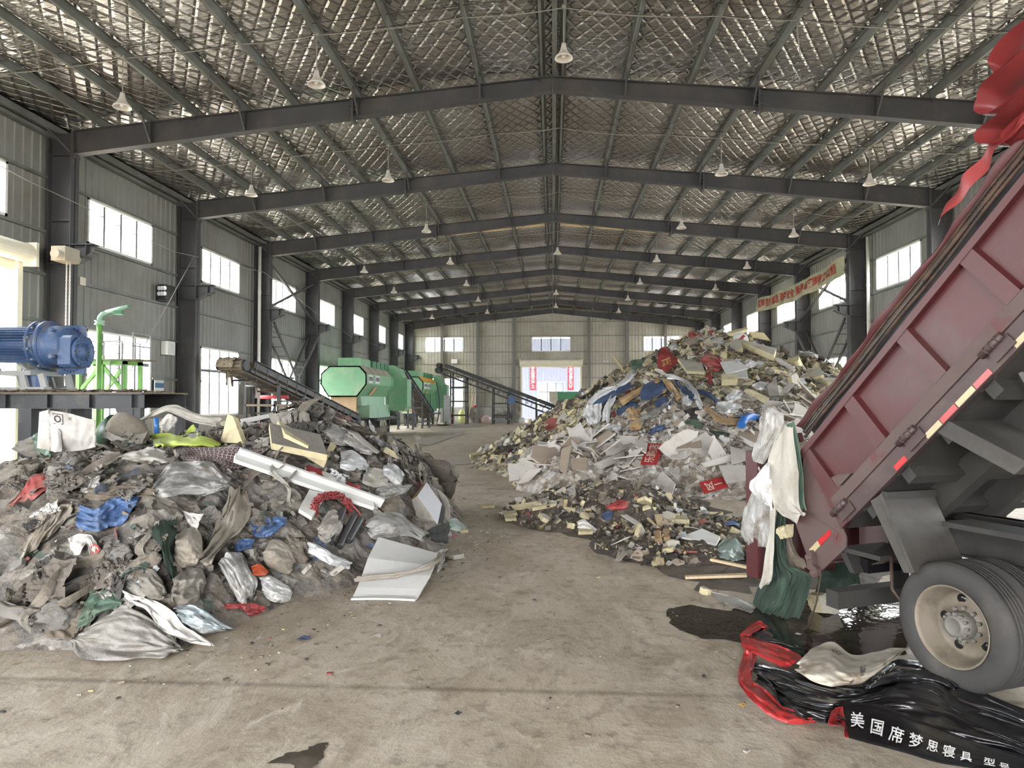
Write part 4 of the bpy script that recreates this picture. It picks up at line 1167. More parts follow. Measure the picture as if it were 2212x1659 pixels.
# lime green stand with ladder and swivel water cannon
gs = thing('steel_stand', (-11.9, 18.3, 0), 'lime green steel stand with a small railed deck before the lower left window', 'stand')
xs = ((-12.62, 17.8), (-11.35, 17.8), (-12.62, 19.0 - .5), (-11.35, 18.5))
for x, y in xs: MB().bar((x, y, 0), (x, y, 3.2), .1, .1).build('leg', MATS['lime_paint'], gs)
MB().bar((-11.98, 17.8, 0), (-11.98, 17.8, 3.35), .1, .1).build('leg', MATS['lime_paint'], gs)
mb = MB()
for y in (17.8, 18.5): mb.bar((-12.7, y, 3.17), (-11.3, y, 3.17), .1, .12); mb.bar((-12.62, y, .95), (-11.35, y, .95), .07, .07)
mb.bar((-12.62, 17.8, 2.35), (-11.98, 17.8, 3.1), .07, .09); mb.bar((-11.35, 17.8, 2.35), (-11.98, 17.8, 3.1), .07, .09)
mb.bar((-12.62, 18.5, 2.0), (-11.9, 18.5, 3.0), .07, .09); mb.bar((-12.62, 17.8, .95), (-11.98, 17.8, 1.6), .06, .06); mb.bar((-11.35, 17.8, .95), (-11.98, 17.8, 1.6), .06, .06)
mb.build('brace', MATS['lime_paint'], gs)
MB().box((-12.7, 17.7, 3.22), (-10.95, 18.6, 3.25)).build('deck', MATS['belt_dusty'], gs)
mb = MB()
for x, y in ((-12.5, 17.75), (-11.9, 17.75), (-11.4, 17.75), (-12.5, 18.55), (-11.9, 18.55), (-11.4, 18.55), (-11.1, 17.75), (-11.1, 18.55)):
    mb.bar((x, y, 3.25), (x, y, 3.72 if x < -11.2 else 3.95), .03, .03)
for y in (17.75, 18.55): mb.bar((-12.5, y, 3.72), (-11.4, y, 3.72), .03, .03); mb.bar((-12.3, y, 3.45), (-12.0, y, 3.45), .03, .03)
mb.bar((-11.1, 17.75, 3.95), (-11.1, 18.55, 3.95), .03, .03); mb.bar((-11.1, 17.75, 3.6), (-11.1, 18.55, 3.6), .03, .03)
mb.build('handrail', MATS['purlin_steel'], gs)
mb = MB()
for dx in (0, .32): mb.bar((-11.7 + dx, 17.72, 0), (-11.7 + dx, 17.72, 3.2), .03, .03)
for z in np.arange(.3, 3.2, .3): mb.bar((-11.7, 17.72, z), (-11.38, 17.72, z), .025, .025)
mb.build('ladder', MATS['purlin_steel'], gs)

wc = thing('water_cannon', (-11.65, 17.2, 0), 'lime green water pipe with a swivel nozzle rising beside the blue motor', 'water cannon')
x, y = -11.66, 17.2
MB().tube([(x, y, 0), (x, y, 4.15)], .065, 14).build('standpipe', MATS['lime_paint'], wc)
mb = MB(); mb.lathe([(.065, 0), (.12, 0), (.12, .03), (.09, .04), (.09, .08), (.12, .08), (.12, .11), (.07, .12)], (x, y, 4.1), (0, 0, 1), 14)
mb.tube([(x, y, 4.2), (x + .01, y, 4.3), (x + .07, y, 4.37), (x + .2, y, 4.42)], .06, 12); mb.build('swivel', MATS['green_pale'], wc)
mb = MB(); mb.tube([(x + .18, y, 4.42), (x + .55, y, 4.52), (x + .75, y, 4.58)], [.06, .055, .035], 12); mb.build('barrel', MATS['green_pale'], wc)
mb = MB(); mb.tube([(x + .72, y, 4.57), (x + .85, y, 4.6)], .022, 8); mb.box((x + .4, y - .06, 4.36), (x + .62, y + .06, 4.46)); mb.bar((x + .1, y, 4.3), (x + .6, y, 4.42), .02, .02)
mb.build('nozzle_linkage', MATS['green_dark'], wc)

# ---------------------------------------------------------------- tipping truck
ALB[0] = .60
mat('truck_red', (112, 46, 49), 0.45, 0, 0.10, 2.0, (112, 76, 76), 1.6, 0.48, 0.72)
mat('truck_red_dusty', (122, 96, 90), 0.65, 0, 0.10, 2.5, (128, 60, 66), 2.2, 0.56, 0.66)
mat('truck_brown', (96, 72, 70), 0.55, 0, 0.15, 3.0, (120, 100, 92), 2.5, 0.5, 0.7)
ALB[0] = .52
mat('truck_grey', (118, 112, 104), 0.65, 0, 0.15, 2.5, (88, 82, 76), 2.0, 0.48, 0.66)
mat('under_grey', (78, 74, 68), 0.7, 0, 0.2, 2.5, (54, 50, 47), 1.6, 0.46, 0.66)
mat('oily_black', (28, 27, 27), 0.35, 0, 0.25, 3.0, (62, 58, 54), 2.0, 0.55, 0.7)
ALB[0] = .72
mat('tyre_rubber', (62, 60, 58), 0.75, 0, 0.12, 5.0, (92, 86, 78), 2.2, 0.5, 0.72, bump=.004, bscale=40)
mat('rim_dusty', (150, 138, 120), 0.6, 0.1, 0.12, 4.0, (104, 94, 82), 3.0, 0.5, 0.7)
mat('hub_grey', (132, 128, 120), 0.6, 0.1, 0.12, 6.0)
mat('rust_rod', (92, 68, 52), 0.7, 0.2, 0.3, 9.0, (58, 44, 38), 6.0, 0.45, 0.6)
ALB[0] = .78
mat('reflector_red', (206, 44, 46), 0.3)
mat('reflector_cream', (206, 190, 148), 0.4, 0, .1, 8)
mat('tarp_red', (166, 66, 66), 0.45, 0, 0.10, 3.0, (170, 78, 76), 2.5, 0.52, 0.72)
mat('lamp_glass_hole_shade', (24, 22, 24), 0.15)

TL_, TN = np.array([.388, -.922, 0]), np.array([-.922, -.388, 0])
TW = np.array([2.937, 5.366, 0])
BA = math.radians(43.7)
def tp(u, d, z): return TW + TL_ * u + TN * d + np.array([0, 0, z])
def bed(s, t, d): return tp(-.978 + s * math.cos(BA) - t * math.sin(BA), d, 1.025 + s * math.sin(BA) + t * math.cos(BA))
truck = thing('tipper_truck', tuple(tp(0, -.95, 0)), 'dusty red tipper truck with its body raised, seen at the right edge', 'truck')
BL, BWID = 3.7, 2.0
def tbuild(mb, name, m, parent=None): return mb.build(name, [MATS[k] for k in (m if isinstance(m, (list, tuple)) else [m])], parent or truck)
def bbox(mb, s0, s1, t0, t1, d0, d1, mi=0):
    mb.hexa([bed(s, t, d) for d in (d0, d1) for s, t in ((s0, t0), (s1, t0), (s1, t1), (s0, t1))], mi)
def tbox(mb, u0, u1, z0, z1, d0, d1, mi=0):
    mb.hexa([tp(u, d, z) for d in (d0, d1) for u, z in ((u0, z0), (u1, z0), (u1, z1), (u0, z1))], mi)

mb = MB()
bbox(mb, .02, BL, .02, .80, -.01, 0.0); tbuild(mb, 'side_panel', 'truck_red')
mb = MB(); bbox(mb, 0, BL, .02, .8, -BWID, -BWID + .02); tbuild(mb, 'side_panel', 'truck_red')
mb = MB(); bbox(mb, BL - .02, BL, 0, 1.05, -BWID, 0); tbuild(mb, 'front_panel', 'truck_red')
mb = MB(); bbox(mb, 0, BL, 0, .03, -BWID, 0.0); tbuild(mb, 'body_floor', 'under_grey')
mb = MB()
mb.hexa([bed(s, t, d) for s in (.1, BL) for t, d in ((.742, -.02), (.742, .055), (.80, .055), (.80, -.02))])
mb.hexa([bed(s, t, d) for s in (.15, BL) for t, d in ((.802, -.06), (.802, .05), (.815, .02), (.815, -.06))])
tbuild(mb, 'top_rail', 'truck_red')
for s0 in (.76, 1.51, 2.265, 3.02):
    mb = MB()
    P = [(s0, .26), (s0 + .16, .26), (s0 + .16, .745), (s0, .745)]
    mb.hexa([bed(s0, .26, .0), bed(s0 + .16, .26, .0), bed(s0 + .16, .75, .0), bed(s0, .75, .0), bed(s0 + .015, .26, .05), bed(s0 + .145, .26, .05), bed(s0 + .145, .75, .05), bed(s0 + .015, .75, .05)])
    tbuild(mb, 'side_post', 'truck_red')
mb = MB()
mb.prism([(0.0, .0), (.1, .0), (.30, .25), (.215, .30), (.20, .745), (.16, .80), (.10, .80), (.07, .45)], bed, 0, .05)
tbuild(mb, 'rear_post', 'truck_red')
mb = MB(); mb.prism([(.2, .28), (.42, .28), (.3, .36), (.2, .4)], bed, .0, .045); tbuild(mb, 'gusset', 'truck_red_dusty')
mb = MB()
mb.hexa([bed(s, t, d) for s in (.08, BL) for t, d in ((.152, 0), (.152, .055), (.255, .055), (.285, 0.0))])
tbuild(mb, 'lower_rail', 'truck_red_dusty')
mb = MB(); bbox(mb, 0.02, BL, .0, .145, -.01, .045); tbuild(mb, 'sill_rail', 'truck_brown')
for s0 in (.0, .95, 1.9, 2.85):
    mb = MB()
    ax = bed(1, 0, 0) - bed(0, 0, 0)
    mb.tube([bed(s0 + .02, .135, .07), bed(s0 + .23, .135, .07)], .026, 10)
    for q in (.07, .125, .18): mb.tube([bed(s0 + q, .135, .07), bed(s0 + q + .012, .135, .07)], .030, 10)
    mb.hexa([bed(s, t, d) for d in (.045, .06) for s, t in ((s0 + .06, .03), (s0 + .25, .03), (s0 + .25, .125), (s0 + .06, .125))])
    tbuild(mb, 'hinge', 'truck_brown')
for s0, s1, m in ((.80, .94, 'reflector_red'), (1.19, 1.355, 'reflector_cream'), (1.365, 1.53, 'reflector_red'), (1.54, 1.72, 'reflector_cream'), (1.73, 1.89, 'reflector_red'),
                  (2.12, 2.28, 'reflector_cream'), (2.29, 2.45, 'reflector_red')):
    mb = MB(); bbox(mb, s0, s1, .005, .05, .045, .049); tbuild(mb, 'reflector_strip', m)
# flared tail side with latch and reflectors
mb = MB()
mb.prism([(.17, .80), (.06, .73), (-.454, .35), (-.561, -.029), (-.472, -.133), (-.085, -.138), (-.019, -.078), (.0, .0), (.06, .30), (.13, .44)], bed, .02, .034)
mb.prism([(-.40, .39), (-.30, .43), (-.06, .0), (-.12, -.03)], bed, .034, .038)
FL = tbuild(mb, 'tail_side', ['truck_red_dusty'])
mb = MB(); mb.prism([(-.474, .033), (-.325, .033), (-.318, .085), (-.465, .085)], bed, .034, .04); tbuild(mb, 'reflector_strip', 'reflector_cream')
mb = MB(); mb.prism([(-.323, .033), (-.14, .033), (-.12, .075), (-.316, .085)], bed, .034, .04); tbuild(mb, 'reflector_strip', 'reflector_red')
mb = MB()
mb.prism([(-.42, .05), (-.50, .03), (-.56, -.05), (-.535, -.10), (-.56, -.15), (-.50, -.17), (-.46, -.12), (-.48, -.06), (-.42, -.0)], bed, .04, .09)
mb.tube([bed(-.47, .01, .03), bed(-.47, .01, .11)], .028, 10); mb.tube([bed(-.52, -.12, .03), bed(-.52, -.12, .11)], .024, 10)
tbuild(mb, 'latch_hook', 'truck_red_dusty')
mb = MB(); mb.prism([(.17, .80), (.06, .73), (-.454, .35), (-.561, -.029), (-.472, -.133), (-.085, -.138), (-.0, .0), (.13, .44)], bed, -BWID, -BWID + .015); tbuild(mb, 'tail_side', 'truck_red')

# cover rails above the side: rusty ribbed rods, strips and the dark red cover edge
mb = MB(); bbox(mb, .2, BL, .80, 1.0, -.14, -.12); tbuild(mb, 'cover_board', 'oily_black')
def ribbed(s0, s1, t, d, r, n):
    k = n * 2
    pts = [bed(s0 + (s1 - s0) * i / k, t + .008 * math.sin(i * .09), d) for i in range(k + 1)]
    return MB().tube(pts, [r if i % 2 else r * .72 for i in range(k + 1)], 7)
tbuild(ribbed(.22, BL, .862, .035, .016, 110), 'ribbed_rod', 'rust_rod')
tbuild(ribbed(.2, BL, .985, -.03, .016, 110), 'ribbed_rod', 'rust_rod')
mb = MB(); mb.tube([bed(.22, .925, .0), bed(1.4, .92, .01), bed(BL, .93, 0)], .02, 8); tbuild(mb, 'cover_pipe', 'rust_rod')
mb = MB(); bbox(mb, .25, 1.05, .893, .905, .0, .04); bbox(mb, 1.15, 2.0, .893, .905, .0, .04); tbuild(mb, 'flat_strip', 'truck_grey')
mb = MB()
ss = np.linspace(.18, BL, 60); V = []
for s_ in ss:
    wv = .012 * math.sin(s_ * 5) + .01 * math.sin(s_ * 13 + 1)
    V += [bed(s_, 1.005, -.06), bed(s_, 1.03 + wv, .0 + wv), bed(s_, 1.07 + wv, -.05)]
mb.add(V, [(3 * i + j, 3 * i + j + 1, 3 * i + j + 4, 3 * i + j + 3) for i in range(59) for j in range(2)], 0, True)
tbuild(mb, 'cover_edge', 'truck_red')
# folded red cover piled on the raised front end, with a loose flap
def lobe(path, d0, d1, n=10, wob=.03, seed=0):
    m = MB(); path = np.array(path, float)
    k = len(path); tt = np.linspace(0, 1, 40)
    ci = np.linspace(0, 1, k)
    S = np.interp(tt, ci, path[:, 0]); T = np.interp(tt, ci, path[:, 1])
    for _ in range(3):
        S[1:-1] = (S[:-2] + 2 * S[1:-1] + S[2:]) / 4; T[1:-1] = (T[:-2] + 2 * T[1:-1] + T[2:]) / 4
    P = np.zeros((40, n, 3))
    for j in range(n):
        v = j / (n - 1); d = d0 + (d1 - d0) * v
        for i in range(40):
            a = wob * math.sin(tt[i] * 9 + v * 5 + seed) * (.4 + v)
            P[i, j] = bed(S[i] + a, T[i] + a * .6, d + .02 * math.sin(i * .4 + seed))
    m.grid(P); return m
tarp = thing('cover_sheet', tuple(bed(3.2, 1.0, 0)), 'red cover sheet folded over the top of the raised truck body', 'tarpaulin')
for nm, pth, d0, d1, sd_ in (('fold', [(3.75, 1.0), (3.3, 1.0), (3.05, 1.08), (2.98, 1.2), (3.02, 1.3), (3.2, 1.2), (3.5, 1.12), (3.8, 1.12)], .10, -.5, 1),
                       ('fold', [(3.8, 1.16), (3.4, 1.18), (3.15, 1.26), (3.12, 1.4), (3.25, 1.46), (3.45, 1.36), (3.8, 1.3)], .12, -.45, 2),
                       ('fold', [(3.85, 1.32), (3.55, 1.38), (3.35, 1.44), (3.38, 1.56), (3.6, 1.56), (3.9, 1.46)], .08, -.45, 3),
                       ('fold', [(3.75, .97), (3.35, .97), (3.1, 1.0), (3.02, 1.06), (3.1, 1.12), (3.4, 1.08), (3.8, 1.05)], .06, -.5, 4)):
    lobe(pth, d0, d1, seed=sd_).build(nm, MATS['tarp_red'], tarp)
mb = MB(); n = 30; P = np.zeros((n, 5, 3))
for i in range(n):
    q = i / (n - 1)
    s_ = 3.3 - .93 * q; lo = np.interp(q, [0, .3, .8, 1], [.97, 1.075, 1.06, 1.09]); hi = np.interp(q, [0, .35, .8, 1], [1.08, 1.2, 1.17, 1.2])
    for j in range(5):
        v = j / 4
        P[i, j] = bed(s_ + .04 * v * q, lo + (hi - lo) * v, .05 + .03 * math.sin(q * 9 + v * 2) - .05 * v + .02 * math.sin(q * 23))
mb.grid(P); mb.build('flap', MATS['tarp_red'], tarp)
mb = MB(); n = 24; P = np.zeros((n, 4, 3))
for i in range(n):
    q = i / (n - 1); s_ = 3.4 - 1.2 * q
    for j in range(4):
        v = j / 3; P[i, j] = bed(s_, 1.0 + (.12 - .08 * q) * v + .02 * q, -.05 - .08 * v + .01 * math.sin(q * 14))
mb.grid(P); mb.build('inner_flap', MATS['truck_red'], tarp)
mb = MB(); bbox(mb, 3.13, 3.72, 1.42, 1.5, -.5, -.42); bbox(mb, 3.6, 3.7, .8, 1.45, -.5, -.42); tbuild(mb, 'cover_frame', 'truck_red')

# underside of the body
mb = MB()
for d in (-.6, -1.35): bbox(mb, .1, BL, -.2, 0, d - .07, d + .07)
tbuild(mb, 'long_beam', 'under_grey')
for s0 in np.arange(.3, BL, .48):
    mb = MB(); bbox(mb, s0, s0 + .1, -.11, 0, -BWID, .0); bbox(mb, s0 - .03, s0 + .13, -.012, -.0, -BWID, 0)
    tbuild(mb, 'cross_member', 'under_grey')
mb = MB()   # front mudguard hung from the body
mb.hexa([bed(1.27, 0, d) for d in (.03,)] + [bed(1.40, 0, .03), bed(1.63, -.58, .03), bed(1.5, -.58, .03)] +
        [bed(1.27, 0, -.5), bed(1.40, 0, -.5), bed(1.63, -.58, -.5), bed(1.5, -.58, -.5)])
tbuild(mb, 'mudguard', 'truck_grey')
mb = MB(); mb.bar(bed(1.95, -.05, -.1), bed(1.6, -.75, -.35), .05, .03); mb.bar(bed(2.3, -.02, -.2), bed(1.9, -.6, -.4), .12, .05); tbuild(mb, 'mudguard_stay', 'truck_grey')
mb = MB()   # rear mudguard panel, crosswise behind the wheel
mb.hexa([tp(-.62, .05, 1.33), tp(-.55, .05, 1.39), tp(-.25, .05, .81), tp(-.32, .05, .80), tp(-.62, -.5, 1.33), tp(-.55, -.5, 1.39), tp(-.25, -.5, .81), tp(-.32, -.5, .80)])
mb.hexa([tp(-.66, .052, 1.31), tp(-.58, .052, 1.36), tp(-.28, .052, .80), tp(-.35, .052, .79), tp(-.66, .0, 1.31), tp(-.58, .0, 1.36), tp(-.28, .0, .80), tp(-.35, .0, .79)])
tbuild(mb, 'mudguard', ['truck_grey'])
mb = MB(); tbox(mb, -.56, -.5, 1.34, 1.4, -.5, .04); tbuild(mb, 'mudguard_lip', 'under_grey')
# chassis
for d in (-.68, -1.27):
    mb = MB(); tbox(mb, -1.1, 3.6, .86, 1.12, d - .035, d + .035); tbox(mb, -1.1, 3.6, 1.10, 1.12, d - .07, d + .07); tbox(mb, -1.1, 3.6, .86, .88, d - .07, d + .07); tbuild(mb, 'chassis_rail', 'under_grey')
mb = MB()
for u in (-1.0, -.3, .5, 1.3, 2.2, 3.2): tbox(mb, u - .05, u + .05, .9, 1.08, -1.27, -.68)
tbuild(mb, 'chassis_tie', 'oily_black')
mb = MB(); tbox(mb, .35, 1.4, 1.0, 1.12, -.5, -.28); tbox(mb, .42, .6, 1.12, 1.25, -.48, -.3); tbox(mb, .7, .85, 1.12, 1.25, -.48, -.3); tbox(mb, -.3, 1.0, 1.14, 1.18, -.62, -.3)
tbuild(mb, 'spring_bracket', 'under_grey')
mb = MB()
for k in range(7): tbox(mb, -.75 + .06 * k, .75 - .06 * k, .56 + .03 * k, .585 + .03 * k, -.72, -.62)
tbuild(mb, 'leaf_spring', 'oily_black')
mb = MB()
for k in range(7): tbox(mb, -.75 + .06 * k, .75 - .06 * k, .56 + .03 * k, .585 + .03 * k, -1.33, -1.23)
tbuild(mb, 'leaf_spring', 'oily_black')
mb = MB(); mb.tube([tp(0, -.15, .468), tp(0, -1.75, .468)], .075, 12); mb.lathe([(.07, -.3), (.2, -.14), (.24, 0), (.2, .14), (.07, .3)], tp(0, -.95, .468), TN, 16); tbuild(mb, 'axle', 'oily_black')
mb = MB(); mb.tube([tp(1.6, -.97, .95), bed(2.6, -.02, -.97)], .07, 12); mb.tube([tp(1.6, -.97, .95), tp(1.6, -.97, .95) + (bed(2.6, -.02, -.97) - tp(1.6, -.97, .95)) * .45], .1, 12); tbuild(mb, 'hoist_ram', 'under_grey')
mb = MB(); tbox(mb, -1.08, -.9, .83, 1.05, -1.35, -.6); mb.tube([tp(-.978, -.5, 1.0), tp(-.978, -1.45, 1.0)], .05, 12); tbuild(mb, 'tipping_hinge', 'oily_black')
mb = MB(); tbox(mb, -1.16, -1.02, .31, .46, -1.95, .05)
tbuild(mb, 'rear_bumper', 'under_grey')
for d in (-.67, -1.28):
    mb = MB(); tbox(mb, -1.05, -.97, .44, .9, d - .05, d + .05); tbuild(mb, 'bumper_bracket', 'oily_black')
mb = MB()
mb.hexa([tp(-1.02, .02, .80), tp(-.92, .02, .66), tp(-.86, .02, .66), tp(-.96, .02, .82), tp(-1.02, -.52, .80), tp(-.92, -.52, .66), tp(-.86, -.52, .66), tp(-.96, -.52, .82)])
tbox(mb, -1.04, -.6, .82, .86, -.5, .02)
tbuild(mb, 'lamp_bracket', 'under_grey')
mb = MB(); tbox(mb, -.9, -.82, .66, .78, -.46, -.08); tbuild(mb, 'rear_lamp', 'lamp_glass_hole_shade')
mb = MB()
for k in range(3): mb.tube([tp(-.84, -.1 - .05 * k, .72), tp(-.78, -.2 - .05 * k, .77), tp(-.76, -.4, .74 + .02 * k)], .006, 5)
mb.tube([tp(-.6, -.1, .85), tp(-.55, -.05, .6), tp(-.45, -.08, .48), tp(-.3, -.2, .5)], .014, 6)
mb.tube([bed(-.5, -.15, .03), tp(-1.28, .05, .3), tp(-1.36, .06, .08), tp(-1.4, .1, .02)], .008, 5)
tbuild(mb, 'loose_wire', 'rust_rod')
# tailgate swung out behind the body
mb = MB(); tbox(mb, -2.2, -2.16, .36, 1.6, -1.95, .02)
for d in (.03, -.65, -1.3, -1.97): tbox(mb, -2.24, -2.06, .33, 1.62, d - .05, d + .03)
tbox(mb, -2.24, -2.1, 1.54, 1.62, -1.97, .05); tbox(mb, -2.24, -2.1, .33, .42, -1.97, .05)
tbuild(mb, 'tailgate', 'truck_red')
for d in (.0, -1.95):
    mb = MB(); mb.bar(tp(-2.12, d, 1.58), tp(-1.5, d, 1.80), .04, .08); tbuild(mb, 'tailgate_arm', 'truck_red')

# wheels
def wheel(d_out, sgn, first=[None]):
    """d_out: lateral place of the outer face; sgn +1 faces the camera side"""
    wn_ = thing('wheel', tuple(tp(0, d_out, .468)), None, None)
    wn_.parent = truck
    wn_.location = Vector(tp(0, d_out, .468)) - Vector(truck.location)
    N_ = TN * sgn; O = tp(0, d_out, .468)
    t = MB()
    pr = [(.285, -.02), (.30, -.004), (.33, .010), (.37, .016), (.41, .012), (.44, .0), (.456, -.016), (.4655, -.03)]
    tw = .235
    edges = np.linspace(-.034, -tw + .034, 6)
    for i, e in enumerate(edges):
        if 0 < i < 5: pr += [(.468, e + .006), (.456, e + .004), (.456, e - .004), (.468, e - .006)]
        else: pr += [(.468, e)]
    pr += [(.4655, -tw + .03), (.456, -tw + .016), (.44, -tw), (.41, -tw - .012), (.37, -tw - .016), (.33, -tw - .01), (.285, -tw + .02)]
    t.lathe(pr, O, N_, 72)
    t.build('tyre', MATS['tyre_rubber'], wn_)
    r = MB()
    r.lathe([(.285, -.20), (.285, -.02), (.30, -.002), (.302, .004), (.296, .006), (.288, .0), (.276, -.02), (.27, -.05), (.252, -.075), (.246, -.16), (.23, -.175), (.2, -.18), (.13, -.165), (.125, -.15), (.0, -.15)], O, N_, 56)
    r.build('rim', MATS['rim_dusty'], wn_)
    h = MB(); h.lathe([(.1, -.16), (.1, -.10), (.096, -.06), (.082, -.05), (.078, -.03), (.06, -.022), (.055, -.03), (.0, -.028)], O, N_, 36)
    for k in range(12):
        a = 2 * math.pi * k / 12
        e1 = TL_; e2 = np.array([0, 0, 1.0])
        c = O + .089 * (math.cos(a) * e1 + math.sin(a) * e2)
        h.tube([c + N_ * -.07, c + N_ * -.035], .013, 6)
    for k in range(10):
        a = 2 * math.pi * (k + .5) / 10
        c = O + .12 * (math.cos(a) * TL_ + math.sin(a) * np.array([0, 0, 1.0]))
        h.tube([c + N_ * -.16, c + N_ * -.13], .016, 6)
    h.build('hub', MATS['hub_grey'], wn_)
    for k in range(5):
        hh = MB()
        a = 2 * math.pi * k / 5 + .55
        c = O + .185 * (math.cos(a) * TL_ + math.sin(a) * np.array([0, 0, 1.0])) + N_ * -.172
        hh.lathe([(.0, .0), (.034, .0), (.038, -.012)], c, N_, 14)  # dark disc stands in for the shade inside a rim opening
        hh.build('hole_shade_disc', MATS['lamp_glass_hole_shade'], wn_)
wheel(0.0, 1)
wheel(-.275, 1)
wheel(-1.9, -1)
wheel(-1.9 + .275, -1)

# ---------------------------------------------------------------- waste heaps
ALB[0] = .84
def poly_depth(x, y, poly):
    """distance inside the outline (0 outside)"""
    P = np.array(poly, float); Q = np.roll(P, -1, 0)
    dmin = np.full(x.shape, 1e9); ins = np.zeros(x.shape, bool)
    for (ax, ay), (bx, by) in zip(P, Q):
        ex, ey = bx - ax, by - ay
        t = np.clip(((x - ax) * ex + (y - ay) * ey) / (ex * ex + ey * ey), 0, 1)
        dmin = np.minimum(dmin, np.hypot(x - ax - t * ex, y - ay - t * ey))
        c = ((ay > y) != (by > y)) & (x < (bx - ax) * (y - ay) / (by - ay + 1e-12) + ax)
        ins ^= c
    return np.where(ins, dmin, 0.0)

LPOLY = [(-13.3, 5.9), (-9, 5.5), (-5.3, 5.7), (-3.9, 5.75), (-3.2, 5.9), (-2.95, 6.6), (-2.8, 7.3), (-2.3, 7.9), (-1.7, 9.3), (-1.45, 11.2), (-1.7, 13.2), (-2.8, 14.9), (-8.4, 14.6), (-8.7, 14.0), (-13.3, 13.9)]
def h_left(x, y):
    x = np.asarray(x, float); y = np.asarray(y, float)
    d = poly_depth(x, y, LPOLY)
    H = np.interp(x, [-13, -9.5, -8, -7, -6, -5, -3], [1.0, 1.1, 1.22, 1.36, 1.55, 1.72, 1.85])
    H = H * np.interp(y, [8.5, 11.5], [.88, 1.0])
    h = H * (1 - (1 - np.clip(d / 2.45, 0, 1)) ** 1.7)
    k = np.clip(h / .45, 0, 1)
    h = h + k * (.15 * fbm(x * .9, y * .9, 3, 3) + .12 * (ridged(x * 1.7, y * 1.7, 11, 3) - .35) - .02)
    return np.maximum(h, 0) * (d > 0)

def cone(x, y, cx, cy, ax, ay, H, p=1.0):
    r = np.sqrt(((x - cx) / ax) ** 2 + ((y - cy) / ay) ** 2)
    return H * np.clip(1 - r, 0, 1) ** p
def h_right(x, y):
    x = np.asarray(x, float); y = np.asarray(y, float)
    wx = x + .5 * fbm(x * .5, y * .5, 21, 3); wy = y + .5 * fbm(x * .5, y * .5, 22, 3)
    h = cone(wx, wy, 6.4, 28.5, 9.4, 12.5, 5.2, 1.05)
    h = np.maximum(h, cone(wx, wy, 9.8, 28, 6.2, 10, 4.0))
    h = np.maximum(h, 1.9 * (1 - np.clip(np.sqrt(((wx - 4.6) / 6.0) ** 2 + ((wy - 20.3) / 5.2) ** 2), 0, 1) ** 1.8))
    h = np.maximum(h, 3.15 * (1 - np.clip(np.sqrt(((wx - 3.3) / 3.9) ** 2 + ((wy - 23.8) / 4.0) ** 2), 0, 1) ** 1.6))
    h = np.maximum(h, cone(wx, wy, .6, 25.5, 3.6, 5.5, 1.7))
    h = np.maximum(h, .85 * np.sqrt(np.clip(1 - ((wx - .5) / 1.5) ** 2 - ((wy - 17.8) / 1.6) ** 2, 0, 1)))
    h = np.maximum(h, .55 * (1 - np.clip(np.sqrt(((wx - 1.0) / 2.1) ** 2 + ((wy - 13.2) / 1.9) ** 2), 0, 1) ** 1.7))
    h = np.maximum(h, .22 * (1 - np.clip(np.sqrt(((wx - 2.7) / 2.1) ** 2 + ((wy - 10.4) / 2.6) ** 2), 0, 1) ** 2))
    k = np.clip(h / .6, 0, 1)
    h = h + k * (.22 * fbm(x * .7, y * .7, 31, 3) + .14 * (ridged(x * 1.5, y * 1.5, 33, 3) - .35))
    h = h + np.clip(h / .1, 0, 1) * .05 * (ridged(x * 4, y * 4, 35, 2) - .3)
    return np.maximum(h, 0) * (x < 13.2)
def h_all(x, y): return np.maximum(h_left(x, y), h_right(x, y))
def hn(x, y, e=.12):
    z = h_all(x, y)
    n = np.stack([-(h_all(x + e, y) - h_all(x - e, y)) / (2 * e), -(h_all(x, y + e) - h_all(x, y - e)) / (2 * e), np.ones_like(z)], -1)
    return z, n / np.linalg.norm(n, axis=-1, keepdims=True)

